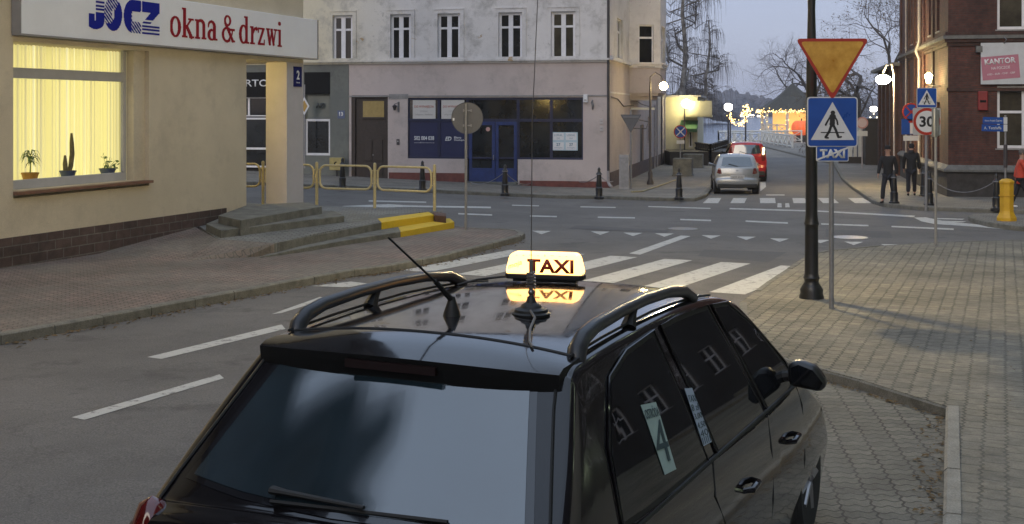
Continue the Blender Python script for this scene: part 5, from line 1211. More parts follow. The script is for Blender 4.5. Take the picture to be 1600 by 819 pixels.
pl = MB(T(0, -.05, zt2_)).prism(rrect(wX, hX, .02), -.008, .008, 'y').build('taxi_end_plate', M_TRW, t)
MB(T(0, -.05, zt2_)).prism(rrect(wX-.02, hX-.02, .015), -.011, -.0085, 'y').build('blue_field', M_TRB, pl)
text('TAXI', M_TRW, pl, T(-.0, -.0615, zt2_), w=wX*.78, h=hX*.58, bold=.05, depth=.002)
mask(lambda x, y: seg(x, y, -wX*.46, -hX*.38, wX*.46, hX*.38, .022), -wX/2, wX/2, -hX/2, hX/2, .004, M_TRW, pl, T(0, -.065, zt2_), name='white_stroke', depth=.002)
cl = MB()
for z in (zt_-.1, hz(175), hz(212), zt2_): cl.lathe([(.036, -.02), (.046, -.02), (.046, .02), (.036, .02)], 12, (0, 0, z)); 
cl.build('clamps', M_GALV, t)
# black street lamp post with lantern arm beside it
p = G(1268, 466, .10); D = p.y; kk = D/F
lp = empty('lamp_post', p, 0, 'thick black cast iron lamp post standing beside the give way sign pole', 'street lamp')
M_BLKI = mat('black_iron', (.012, .012, .013), .38, .3, 6, coat=.2)
hz = lambda py: CH-(py-HY)*kk-p.z
prof = [(.165, -.05), (.165, .03), (.15, .07), (.155, .12), (.12, .18), (.095, .22), (.10, .26), (.115, .28), (.10, .30), (.092, .34), (.088, hz(352)-.05), (.088, hz(350)-.02), (.102, hz(350)), (.088, hz(348)+.03), (.080, hz(348)+.12), (.078, 2.3), (.068, 3.2), (.05, 3.9), (.06, 4.3), (.05, 4.5), (.02, 5.0)]
MB().lathe(prof, 20).build('post', M_BLKI, lp, smooth=True)
ax, ay = 3.4-p.x, 17.95-p.y; LZ = 4.95
MB().tube([(0, 0, 4.3), (ax*.4, ay*.4, 4.75), (ax*.8, ay*.8, 5.25), (ax, ay, 5.2), (ax, ay, LZ+.2)], .028, 8).build('arm', M_BLKI, lp, smooth=True)
MB().lathe([(.20, 0), (.10, .12), (.03, .2)], 14, (ax, ay, LZ+.03)).build('lamp_hood', M_BLKI, lp, smooth=True)
MB().ball((ax, ay, LZ-.10), .12).build('lamp_globe', glow('near_lamp', (1, .77, .38), 1500), lp, smooth=True)
# unseen lamp post added left of the frame to warm wall and pavement
q = Vector((-7.0, 11.0, gz(-7, 11)+.12)); l3 = empty('lamp_post', q, 0, 'added black lamp post outside the frame, warming the shop wall and left pavement', 'street lamp')
MB().lathe([(.16, -.05), (.16, .05), (.10, .22), (.085, .4), (.07, 3), (.05, 4.8), (.02, 5.4)], 16).build('post', M_BLKI, l3, smooth=True)
MB().lathe([(.20, 0), (.10, .12), (.03, .2)], 14, (0, 0, 5.75)).build('lamp_hood', M_BLKI, l3, smooth=True); MB().ball((0, 0, 5.6), .14).build('lamp_globe', glow('added_lamp_glow', (1, .74, .38), 420), l3, smooth=True)
# round sign seen from behind
p = G(728, 360, .10); k_ = p.y/F; hz = lambda py: CH-(py-HY)*k_-p.z
t = empty('sign_pole', p, 0, 'grey back of a round sign on a pole at the tip of the left pavement', 'road sign')
polepart(t, hz(162), .03); rr = 25*k_; MB(T(.03, .05, hz(184.5))).lathe([(.001, .0), (rr-.012, 0), (rr, -.015), (rr, .012), (.001, .012)], 28, (0, 0, 0), 'y').build('sign_back', M_BACK, t, smooth=True)
br = MB(T(.03, .03, hz(184.5)))
for z in (-.17, .17): br.box(-.09, .09, -.02, .004, z-.015, z+.015).box(-.1, -.07, -.03, .004, z-.03, z+.03).box(.07, .10, -.03, .004, z-.03, z+.03)
br.build('bracket', M_GALV, t); MB(T(.03, .04, hz(184.5))).box(-rr+.03, -rr+.07, -.004, -.001, -.06, -.0).build('sticker', M_WHT, t)
# give way sign seen from behind at the tenement corner, with box
p = G(986, 296, .1); k_ = p.y/F; hz = lambda py: CH-(py-HY)*k_-p.z
t = empty('sign_pole', p, -.2, 'dark back of a triangular sign on a grey pole at the tenement corner', 'road sign'); polepart(t, hz(172), .04)
MB(T(0, -.05, 0)).prism(roundpoly([(-.42, hz(179)), (.42, hz(179)), (0, hz(208))], .05), -.01, .01, 'y').build('sign_back', mat('dark_sign_back', (.10, .10, .11), .5, .15, 4), t)
MB(T(0, -.07, 0)).tube([(-.3, 0, hz(183)), (.3, 0, hz(183))], .015, 6).build('bracket', M_GALV, t)
p = G(985, 297, .1); k_ = p.y/F; t = empty('utility_cabinet', p+Vector((-.2, .35, 0)), -A12, 'narrow weathered grey utility cabinet leaning at the tenement corner wall', 'cabinet')
MB().box(-.19, .19, -.12, .12, -.05, 1.35).build('case', mat('cabinet_grey', (.33, .32, .32), .6, .2, 6), t, bevel=.01); MB().box(-.15, .15, -.128, -.121, .1, 1.25).build('door', mat('cabinet_door', (.28, .27, .27), .6, .2, 6), t, bevel=.004)
# wall sign above side door
t = onwall('shop_bracket_sign', 1005, 168, 'small lit shelf sign on iron brackets under the oriel', 'sign', W_=SW, dd=-DY, off=0)
p0 = Vector((SW.O.x+DY.x*7.2, SW.O.y+DY.y*7.2, 0)); t.location = (p0.x, p0.y, CH+(174-170)/F*p0.y)
MB().box(0, 1.1, -.03, .03, -.05, .05).box(0, .9, -.02, .02, .38, .41).build('board', M_WPAINT, t); MB().tube([(0, 0, -.9), (.7, 0, -.9), (.8, 0, -.6), (.3, 0, -.5)], .03, 5).tube([(0, 0, .5), (.5, 0, .2), (1.0, 0, .05)], .02, 5).build('bracket', M_IRON, t)
# no-stopping sign
p = G(1063, 258, .1); p = at(1063, 262, 62); p.z = gz(p.x, p.y)+.1; k_ = p.y/F; hz = lambda py: CH-(py-HY)*k_-p.z
def nostop(t, z, r_, y=-.05, double=True):
    d = MB(T(0, y, z)).lathe([(.001, -.01), (r_, -.01), (r_, .01), (.001, .01)], 28, (0, 0, 0), 'y').build('sign_disc', M_TRR, t)
    MB(T(0, y, z)).lathe([(.001, -.014), (r_*.84, -.014), (r_*.84, -.0105)], 28, (0, 0, 0), 'y').build('blue_field', M_TRB, d)
    mask(lambda x, y_: (seg(x, y_, -.58*r_, .58*r_, .58*r_, -.58*r_, .15*r_) | (seg(x, y_, -.58*r_, -.58*r_, .58*r_, .58*r_, .15*r_))), -r_, r_, -r_, r_, r_/50, M_TRR if double == 'r' else M_TRW, d, T(0, y-.0145, z), name='red_cross', depth=.002)
t = empty('sign_pole', p, 0, 'blue no stopping sign with a white cross on a thin post by the cream building', 'road sign'); polepart(t, hz(196), .035)
nostop(t, hz(206), 10.5*k_); MB(T(0, -.05, hz(222))).box(-.20, .20, -.01, .01, -.09, .09).build('plate', M_TRW, t)
# right-hand cluster: crossing sign + 30 board on the pole across the street
p = G(1462, 391, .02); k_ = p.y/F; hz = lambda py: CH-(py-HY)*k_-p.z
t = empty('sign_pole', p, 0, 'slim grey pole with a rounded capped bar at the far edge of the near pavement', 'road sign'); polepart(t, hz(205), .028)
MB().tube([(-.02, 0, hz(214)), (-.02, 0, hz(172)), (-.02, 0, hz(169))], [.058, .058, .04], 14).tube([(.03, 0, hz(212)), (.03, 0, hz(172))], .045, 12).build('folded_sign', mat('folded_metal', (.20, .21, .21), .4, .2, 5, metal=.5), t, smooth=True)
p = G(1447, 325, .1); k_ = p.y/F; hz = lambda py: CH-(py-HY)*k_-p.z
t = empty('sign_pole', p, 0, 'pole with a small blue crossing sign above a white 30 speed zone board', 'road sign'); polepart(t, hz(140), .04)
crossing_sign(t, hz(153), 31*k_)
zb5 = hz(190); b30 = MB(T(-.0, -.05, zb5)).prism(rrect(43*k_, 42*k_, .03), -.012, .012, 'y').build('speed_board', mat('board_grey', (.40, .41, .42), .4, .05, 3), t)
def ring(mb, r1, r0, y0, y1, n_=32):
    mb.lathe([(r0, y0), (r1, y0), (r1, y1), (r0, y1)], n_, (0, 0, 0), 'y')
mb = MB(T(-.0, -.05, zb5)); mb.lathe([(.001, -.015), (.40, -.015), (.40, -.0125)], 32, (0, 0, 0), 'y'); mb.build('red_ring', M_TRR, b30)
MB(T(-.0, -.05, zb5)).lathe([(.001, -.018), (.32, -.018), (.32, -.0155)], 32, (0, 0, 0), 'y').build('white_field', M_TRW, b30)
text('30', M_TRK, b30, T(0, -.069, zb5), w=.44, h=.32, bold=.03, depth=.002)
p = G(1423, 322, .1); q = at(1423, 322, 48); q.z = gz(q.x, q.y)+.1; k_ = q.y/F; hz = lambda py: CH-(py-HY)*k_-q.z
t = empty('sign_pole', q, 0, 'round no stopping sign over a blue panel and white plate by the brick wall', 'road sign'); polepart(t, hz(160), .035)
nostop(t, hz(175), 14*k_, double='r'); nb_ = MB(T(0, -.05, hz(198))).box(-15*k_, 15*k_, -.01, .01, -12*k_, 12*k_).build('panel', M_TRB, t)
MB(T(0, -.05, hz(198))).box(-2*k_, 8*k_, -.014, -.0105, -11*k_, 6*k_).build('white_mark', M_TRW, nb_); MB(T(0, -.05, hz(198))).box(-4*k_, 9*k_, -.018, -.0145, 6*k_, 9*k_).build('red_mark', M_TRR, nb_); MB(T(0, -.05, hz(216))).box(-12*k_, 12*k_, -.01, .01, -4*k_, 4*k_).build('plate', M_TRW, t)
# street name plates on a post of the traffic island with the yellow bollard
pI = G(1573, 345, .12); k_ = pI.y/F; hz = lambda py: CH-(py-HY)*k_-pI.z
pN = at(1571, 300, 38.5); pN.z = gz(pN.x, pN.y)+.1; kn = pN.y/F; hn = lambda py: CH-(py-HY)*kn-pN.z
t = empty('street_name_post', pN, 0, 'thin grey post with two small blue street name plates', 'street sign'); polepart(t, hn(180), .032)
MB().tube([(.0, 0, hn(262)), (0, 0, hn(226))], .06, 10).build('clamp_box', M_PIPE, t)
for py, s_, x0 in ((188.5, 'Nowo Projekt Żaglowy', -1.0), (200, 'A. Tetzlaffa', -1.02)):
    w_ = 35*kn; h_ = 10.5*kn; pl = MB(T(-w_*.5-.02 if py < 195 else -w_*.58, -.04, hn(py)) @ Matrix.Rotation(.03, 4, 'Y')).box(-w_/2, w_/2, -.01, .01, -h_/2, h_/2).build('name_plate', M_TRB, t)
    MB(T(-.06, -.04, hn(py))).box(-.02, .10, -.012, .012, -h_/2-.0, h_/2).build('plate_end', M_TRW, pl)
    text(s_, M_TRW, pl, T(-w_*.56 if py < 195 else -w_*.60, -.052, hn(py)), w=w_*.78, h=h_*.42, bold=.01)
t = empty('yellow_bollard', pI, 0, 'bright yellow octagonal traffic bollard with a wider foot on the island', 'bollard')
hY = hz(280); MB().lathe([(.25, -.03), (.25, .08), (.215, .14), (.185, .2), (.175, .25), (.175, hY-.12), (.19, hY-.10), (.19, hY-.05), (.12, hY), (.001, hY+.02)], 8).build('body', mat('bollard_yellow', (.60, .36, .012), .5, .12, 5, c2=(.48, .27, .01)), t, bevel=.006)
MB().lathe([(.20, hY-.42), (.20, hY-.40)], 8).build('band', mat('bollard_yellow', (0, 0, 0)), t)
# ================================================================= black cast bollards and chains
def mk_bollard(px, py, label, s=1.0, off=.11):
    p = G(px, py, off); t = empty('bollard', p, 0, label, 'bollard', 'black cast iron bollards along the kerbs')
    MB().lathe([(.17, -.03), (.17, .05), (.13, .07), (.115, .12), (.12, .35), (.095, .38), (.10, .42), (.075, .78), (.095, .80), (.095, .84), (.06, .88), (.045, .93), (.055, .97), (.03, 1.03), (.001, 1.05)], 12).build('post', M_BLKI, t, smooth=True)
    MB().lathe([(.10, .795), (.108, .81), (.10, .83)], 12).build('collar', M_IRON, t); return t
B0 = mk_bollard(789, 305, 'black bollard in front of the blue double shop door')
BL = [('black bollard just left of the tall pole with the round sign back', 660, 298), ('black bollard beside the dirty yellow box', 535, 294), ('black bollard in front of the right end of the shopfront', 936, 310),
      ('black bollard on the curved kerb of the tenement corner', 1061, 311), ('black bollard in front of the walking man', 1397, 318), ('black bollard beneath the speed zone board', 1452, 321), ('black bollard behind the yellow octagonal bollard', 1557, 328), ('black bollard farther along the brick wall behind the two men', 1443, 307)]
for lb_, px, py in BL:
    b_ = dup(B0, G(px, py, .11), 0, lb_); b_['group'] = B0['group']
def chain(a, b_, label, sag=.35, ha=.85, hb=.85, m=None):
    A, B = G(*a, .11)+Vector((0, 0, ha)), G(*b_, .11)+Vector((0, 0, hb)); t = empty('chain', A, 0, label, 'chain')
    pts = [A.lerp(B, k/14)-A-Vector((0, 0, sag*4*(k/14)*(1-k/14))) for k in range(15)]; MB().tube(pts, .014, 5).build('links', m or M_GALV, t)
    MB().ball((0, 0, 0), .035, 6).build('ring', M_IRON, t)
chain((789, 305), (830, 290), 'sagging grey chain right of the bollard at the blue shop door', .2, .8, .1); chain((789, 305), (735, 289), 'sagging grey chain left of the bollard at the blue shop door', .2, .8, .1)
chain((936, 310), (905, 296), 'short grey chain from the bollard at the shopfront end to the wall', .1, .8, .3); chain((936, 310), (958, 300), 'short grey chain from the shopfront end bollard to the corner downpipe', .1, .8, .4)
chain((1452, 321), (1557, 328), 'long sagging chain in front of the black plinth', .4, m=M_IRON)
# yellow hose on the pavement corner
hs = MB(); hs.tube([G(*q, .14) for q in ((986, 300), (1004, 299), (1022, 293), (1040, 287), (1056, 281))], .03, 6); o = hs.build('hose', mat('hose_yellow', (.30, .26, .14), .6), None); tag(o, 'pale yellow cable lying on the pavement beside the tenement side wall', 'cable')
# fallen leaves and litter
M_DL = mat('fallen_leaf', (.09, .055, .025), .9, .5, 30, c2=(.16, .11, .05)); lf = MB(); rnd = random.Random(77)
def leafat(p, s):
    a = rnd.uniform(0, 6.3); d = Vector((math.cos(a), math.sin(a), rnd.uniform(-.2, .3)))*s; e_ = Vector((-d.y, d.x, rnd.uniform(-.3, .3)*s))*.6; lf.add([p-d, p+e_+Vector((0, 0, s*.3)), p+d, p-e_+Vector((0, 0, s*.2))], [(0, 1, 2, 3)])
for i in range(len(KL)-1):
    for _ in range(70):
        q = KL[i].lerp(KL[i+1], rnd.random()); off = abs(rnd.gauss(0, .12)); q = Vector((q.x+RD.y*off+.03, q.y-RD.x*off, 0)); leafat(Vector((q.x, q.y, gz(q.x, q.y)+.014)), rnd.uniform(.015, .04))
for _ in range(130):
    k = rnd.random(); q = bay[2]+bdir*(k*4)+Vector((-abs(rnd.gauss(0, .10))-.03, 0, 0)); leafat(Vector((q.x, q.y, gz(q.x, q.y)+.016)), rnd.uniform(.012, .03))
for _ in range(60):
    k = rnd.random(); q = bay[0].lerp(bay[2], k)+Vector((-.02, -abs(rnd.gauss(0, .08))-.04, 0)); leafat(Vector((q.x, q.y, gz(q.x, q.y)+.016)), rnd.uniform(.012, .03))
for _ in range(90):
    q = G(rnd.uniform(1180, 1600), rnd.uniform(410, 819), 0); 
    leafat(Vector((q.x, q.y, gz(q.x, q.y)+.115)), rnd.uniform(.008, .022)) if q.x > bay[2].x+.2 else None
o = lf.build('fallen_leaves', M_DL); tag(o, 'brown fallen leaves gathered along the kerbs', 'leaves', kind='stuff')
# ================================================================= people
def skin(name, pts, edges, rad, m, parent, root=0, lv=1):
    me = bpy.data.meshes.new(name); me.from_pydata(pts, edges, []); o = bpy.data.objects.new(name, me); COL.objects.link(o)
    md = o.modifiers.new('s', 'SKIN'); md.use_smooth_shade = True
    for i, r_ in enumerate(rad):
        rx = r_ if isinstance(r_, tuple) else (r_, r_); me.skin_vertices[0].data[i].radius = rx; me.skin_vertices[0].data[i].use_root = (i == root)
    sb_ = o.modifiers.new('u', 'SUBSURF'); sb_.levels = lv; sb_.render_levels = lv
    dg = bpy.context.evaluated_depsgraph_get(); nm = bpy.data.meshes.new_from_object(o.evaluated_get(dg)); bpy.data.objects.remove(o, do_unlink=True)
    nm.name = name; nm.materials.clear(); nm.materials.append(m)
    for p_ in nm.polygons: p_.use_smooth = True
    o = bpy.data.objects.new(name, nm); COL.objects.link(o); o.parent = parent; return o
M_SKIN = mat('skin', (.38, .22, .16), .6, .1, 8); M_COATK = mat('black_coat', (.012, .012, .014), .85, .2, 8); M_TROU = mat('dark_trousers', (.014, .014, .02), .85, .2, 8); M_SHOE = mat('shoe', (.012, .011, .011), .5, 0); M_HAIR = mat('grey_hair', (.10, .09, .085), .9, .2, 20)
def person(loc, rz, H, label, stride=.22, coat=None, trous=None, hat=None, hairm=None, arms=((.1, -.05), (-.1, .05)), hood=False, shoe=None, lean=.03):
    """standing/walking figure, facing local -y"""
    coat = coat or M_COATK; trous = trous or M_TROU; s = H/1.75
    t = empty('person', loc, rz, label, 'person'); t.scale = (s, s, s)
    hip = .92; L = lean
    # body: pelvis, chest, neck, head, arms, hands, legs (one continuous figure)
    V = [(0, 0, hip), (0, -L*.5, 1.15), (0, -L, 1.38), (0, -L-.01, 1.49), (0, -L-.03, 1.57), (0, -L-.035, 1.66), (0, -L-.02, 1.72)]
    Rr = [(.13, .10), (.12, .09), (.15, .10), (.055, .055), (.075, .085), (.078, .092), (.05, .06)]
    E_ = [(0, 1), (1, 2), (2, 3), (3, 4), (4, 5), (5, 6)]
    hands = []; feet = []
    for sd_, (fw_, el) in zip((-1, 1), arms):
        b_ = len(V); V += [(sd_*.19, -L, 1.42), (sd_*.245, -L-fw_*.5, 1.15), (sd_*.255, -L-fw_-.06+el*.2, .90), (sd_*.255, -L-fw_-.08, .83)]; Rr += [(.055, .055), (.042, .042), (.028, .028), (.032, .02)]
        E_ += [(2, b_), (b_, b_+1), (b_+1, b_+2), (b_+2, b_+3)]; hands.append(V[b_+3])
    for sd_, st in ((-1, stride), (1, -stride)):
        b_ = len(V); kn = -abs(st)*.25 if st > 0 else -.02
        V += [(sd_*.09, 0, hip-.08), (sd_*.10, -st*.45+kn, .50), (sd_*.10, -st, .09), (sd_*.10, -st-.14, .045)]; Rr += [(.085, .09), (.055, .058), (.036, .04), (.035, .03)]
        E_ += [(0, b_), (b_, b_+1), (b_+1, b_+2), (b_+2, b_+3)]; feet.append((V[b_+2], V[b_+3], V[b_], V[b_+1]))
    body = skin('body', V, E_, Rr, M_SKIN, t)
    for (hx, hy, hzz), sd_ in zip(hands, (-1, 1)):
        for k in range(4):
            y0 = hy-.024+.016*k; l_ = (.062, .075, .07, .055)[k]; skin('finger', [(hx, y0, hzz+.01), (hx-sd_*.004, y0, hzz-l_*.6), (hx-sd_*.018, y0-.004, hzz-l_)], [(0, 1), (1, 2)], [.009, .008, .007], M_SKIN, body)
        skin('thumb', [(hx, hy-.02, hzz+.03), (hx-sd_*.015, hy-.05, hzz), (hx-sd_*.02, hy-.055, hzz-.03)], [(0, 1), (1, 2)], [.010, .009, .008], M_SKIN, body)
    f = MB(); hc = V[5]; yy = hc[1]-.09
    f.ball((0, yy-.008, 1.635), .014, 6); f.build('nose', M_SKIN, body, smooth=True)
    for sx_ in (-.028, .028): MB().ball((sx_, yy+.004, 1.665), .010, 6).build('eye', M_SHOE, body)
    MB().box(-.025, .025, yy-.0, yy+.012, 1.600, 1.607).build('mouth', mat('lip', (.25, .10, .08), .6, 0), body)
    for sx_ in (-.079, .079): MB().ball((sx_, hc[1]+.01, 1.65), .02, 6, 1.5).build('ear', M_SKIN, body)
    # coat
    CV = [V[0], V[1], V[2], (0, -L, 1.46)]; CR = [(.175, .145), (.165, .135), (.185, .14), (.09, .085)]; CE = [(0, 1), (1, 2), (2, 3)]
    CV.append((0, 0, hip-.20)); CR.append((.18, .15)); CE.append((0, 4))
    for i in (7, 11):
        b_ = len(CV); CV += [V[i], V[i+1], V[i+2]]; CR += [(.078, .078), (.066, .066), (.052, .052)]; CE += [(2, b_), (b_, b_+1), (b_+1, b_+2)]
    skin('coat', CV, CE, CR, coat, t)
    TV = [(0, 0, hip)]; TR = [(.14, .12)]; TE = []
    for a, b2_, hp2, kn2 in feet:
        b_ = len(TV); TV += [hp2, kn2, (a[0], a[1], a[2]+.02)]; TR += [(.10, .10), (.073, .075), (.062, .068)]; TE += [(0, b_), (b_, b_+1), (b_+1, b_+2)]
        skin('shoe', [(a[0], a[1]+.05, .05), (a[0], a[1]-.05, .05), (b2_[0], b2_[1]-.05, .035)], [(0, 1), (1, 2)], [(.045, .048), (.047, .045), (.038, .03)], shoe or M_SHOE, t)
    skin('trousers', TV, TE, TR, trous, t)
    if hat: MB().lathe([(.095, 1.69), (.098, 1.73), (.085, 1.785), (.04, 1.81), (.001, 1.815)], 12, (0, hc[1], 0)).build('hat', hat, t, smooth=True); 
    else: MB().lathe([(.075, 1.62), (.092, 1.67), (.09, 1.73), (.06, 1.775), (.001, 1.79)], 12, (0, hc[1]+.018, 0)).build('hair', hairm or M_HAIR, t, smooth=True)
    if hood: MB().lathe([(.10, 1.44), (.115, 1.5), (.07, 1.56)], 12, (0, .0, 0)).build('hood', coat, t, smooth=True)
    return t
person(G(1388, 317, .11), math.radians(-35), 1.76, 'man in a dark coat and cap walking towards the viewer past a bollard', .27, hat=M_COATK, arms=((.12, .1), (-.10, 0)))
person(G(1424, 306, .11), math.radians(160), 1.80, 'man in a black jacket seen from behind standing by the brick wall', .10, hairm=M_COATK, arms=((.05, .1), (.10, .1)), hood=True)
person(G(1594, 325, .11), math.radians(75), 1.70, 'person in an orange red jacket cut by the right edge of the photo', .24, coat=mat('red_jacket', (.50, .06, .035), .8, .15, 6), arms=((.25, .1), (-.2, 0)), shoe=M_WHT)
# ================================================================= cars
def lerp1(x, P):
    if x <= P[0][0]: return P[0][1]
    for (a, b), (c, d) in zip(P[:-1], P[1:]):
        if x <= c: return b+(d-b)*(x-a)/(c-a)
    return P[-1][1]
class Car:
    def __init__(s, prof, width, zs=.24, fk=.16, cr_=.10, cf=.35, vr=.5, vf=2.6, crown=.045, rc=.075):
        s.fk = fk; s.prof = prof; s.width = width; s.zs = zs; s.cr = cr_; s.cf = cf; s.vr, s.vf = vr, vf; s.crown = crown; s.rc = rc
        s.v0 = min(p[0] for p in prof); s.v1 = max(p[0] for p in prof)
    def Wd(s, h, v=1.0):
        w = lerp1(h, s.width); k = 1.0
        if v > s.vf: k -= s.fk*((v-s.vf)/(s.v1-s.vf))**2
        if v < s.vr-.4: k -= .04*((s.vr-.4-v)/(s.vr-.4-s.v0))**2
        return w*k
    def shift(s, u, v, w=.85):
        q = min(1, abs(u)/w)**2.5
        if v < s.vr: return s.cr*q*((s.vr-v)/(s.vr-s.v0))
        if v > s.vf: return -s.cf*q*((v-s.vf)/(s.v1-s.vf))
        return 0
    def side(s, v, h, off=0.0):
        u = s.Wd(h, v)+off; return (u, v+s.shift(u, v), h)
    def ring(s, v, hp, ns=12, na=5, nt=8):
        top = max(s.zs+.02, hp-s.rc-s.crown*.6); P = []
        for j in range(ns+1):
            h = s.zs+(top-s.zs)*j/ns; P.append((s.Wd(h, v), h))
        w = s.Wd(top, v); rc = s.rc; ht = hp-s.crown*.8
        for j in range(1, na+1):
            a = j/na*PI/2; P.append((w-rc*.9*(1-math.cos(a)), top+(ht-top)*math.sin(a)))
        w2 = P[-1][0]
        for j in range(1, nt+1):
            u = w2*(1-j/nt); P.append((u, hp-s.crown*.8*(u/w2)**2))
        full = [(u, v+s.shift(u, v), h) for u, h in P]
        return full+[(-u, y, h) for u, y, h in full[-2::-1]]
    def shell(s, n=5):
        mb = MB(); P = [Vector(p) for p in s.prof]; Q = []
        for i in range(len(P)-1):
            a, b, c, d = P[max(i-1, 0)], P[i], P[i+1], P[min(i+2, len(P)-1)]
            for k in range(n):
                t = k/n; Q.append(.5*((2*b)+(c-a)*t+(2*a-5*b+4*c-d)*t*t+(3*b-a-3*c+d)*t**3))
        Q.append(P[-1]); s.Q = Q; R = [s.ring(q[0], q[1]) for q in Q]; m = len(R[0])
        vs = [p for r_ in R for p in r_]; fs = [(i*m+j, i*m+j+1, (i+1)*m+j+1, (i+1)*m+j) for i in range(len(R)-1) for j in range(m-1)]
        fs += [tuple(range(m))[::-1], tuple(range((len(R)-1)*m, len(R)*m))]
        mb.add(vs, fs); return mb
    def rear_v(s, h, lo=.3, hi=None):
        """v of the rear/hatch line at height h"""
        best = None
        for a, b in zip(s.Q[:-1], s.Q[1:]):
            if a[0] > (hi or s.vr): break
            if min(a[1], b[1]) <= h <= max(a[1], b[1]) and h > lo:
                t = (h-a[1])/(b[1]-a[1]+1e-9); best = a[0]+(b[0]-a[0])*t
        return best if best is not None else s.Q[0][0]
    def rear(s, u, h, off=0.0, hh=None):
        # height of the centre line that gives h at offset u
        top_w = s.Wd(h); hc = min(h+s.crown*.8*(u/max(.3, top_w-.07))**2, max(q[1] for q in s.Q))
        v = s.rear_v(hc); return (u, v+s.shift(u, v)-off*.75, h+off*.65)
def patch(B, Tp, fn, n=6, thick=None):
    """surface between a lower and an upper polyline of equal count, mapped by fn"""
    mb = MB(); m = len(B); sub = 3; Bs = []; Ts = []
    for i in range(m-1):
        for k in range(sub):
            t = k/sub; Bs.append((B[i][0]+(B[i+1][0]-B[i][0])*t, B[i][1]+(B[i+1][1]-B[i][1])*t)); Ts.append((Tp[i][0]+(Tp[i+1][0]-Tp[i][0])*t, Tp[i][1]+(Tp[i+1][1]-Tp[i][1])*t))
    Bs.append(B[-1]); Ts.append(Tp[-1]); vs = []
    for j in range(n+1):
        for b, t_ in zip(Bs, Ts): k = j/n; vs.append(fn(b[0]+(t_[0]-b[0])*k, b[1]+(t_[1]-b[1])*k))
    M_ = len(Bs); mb.add(vs, [(j*M_+i, j*M_+i+1, (j+1)*M_+i+1, (j+1)*M_+i) for j in range(n) for i in range(M_-1)]); return mb
def mirror(mb_fn):
    a = mb_fn(1); return a
def car_paint(name, c, metal=0.0, rough=.22, var=.06): return mat(name, c, rough, var, 8, metal=metal, coat=.85, spec=.2)
M_CGLASS = glass_mat('car_glass', (.010, .011, .012), .02, .5)
M_RGLASS = mat('rear_glass', (.016, .028, .036), .035, .3, 2.5, ior=2.3, spec=.5, coat=.6, bump=.02, bscale=260)
M_GASK = mat('rubber_black', (.010, .010, .010), .55, 0); M_TYRE = mat('tyre', (.02, .02, .02), .85, .2, 20); M_RIM = mat('rim_silver', (.35, .35, .36), .35, .1, 6, metal=.7)
M_TAIL = mat('tail_red', (.11, .006, .005), .12, .15, 10, coat=1.0); M_PLATE = mat('plate_white', (.55, .55, .55), .4, 0)
def wheels(t, spots, r_, w_, hubW):
    for u, v in spots:
        s = 1 if u > 0 else -1
        wo = MB().lathe([(r_*.62, s*(w_-.01)), (r_*.9, s*w_), (r_, s*(w_-.03)), (r_, -s*.12), (r_*.6, -s*.12)], 28, (0, 0, 0), 'x').build('wheel', M_TYRE, t, smooth=True, loc=(u, v, r_))
        rm_ = MB(); rm_.lathe([(.001, s*(w_-.04)), (.05, s*(w_-.02)), (r_*.2, s*(w_-.045)), (r_*.62, s*(w_-.05))], 20, (0, 0, 0), 'x')
        for k in range(5):
            a = k*2*PI/5; rm_.tube([(s*(w_-.02), .03*math.cos(a), .03*math.sin(a)), (s*(w_-.015), r_*.6*math.cos(a), r_*.6*math.sin(a))], [.03, .02], 5)
        rm_.build('rim', M_RIM, wo, smooth=True)
        MB().lathe([(r_+.075, s*(w_-.045)), (r_+.035, s*(w_-.015)), (r_+.0, s*(w_-.05))], 28, (u, v, r_), 'x').build('wheel_arch', M_GASK, t, smooth=True)
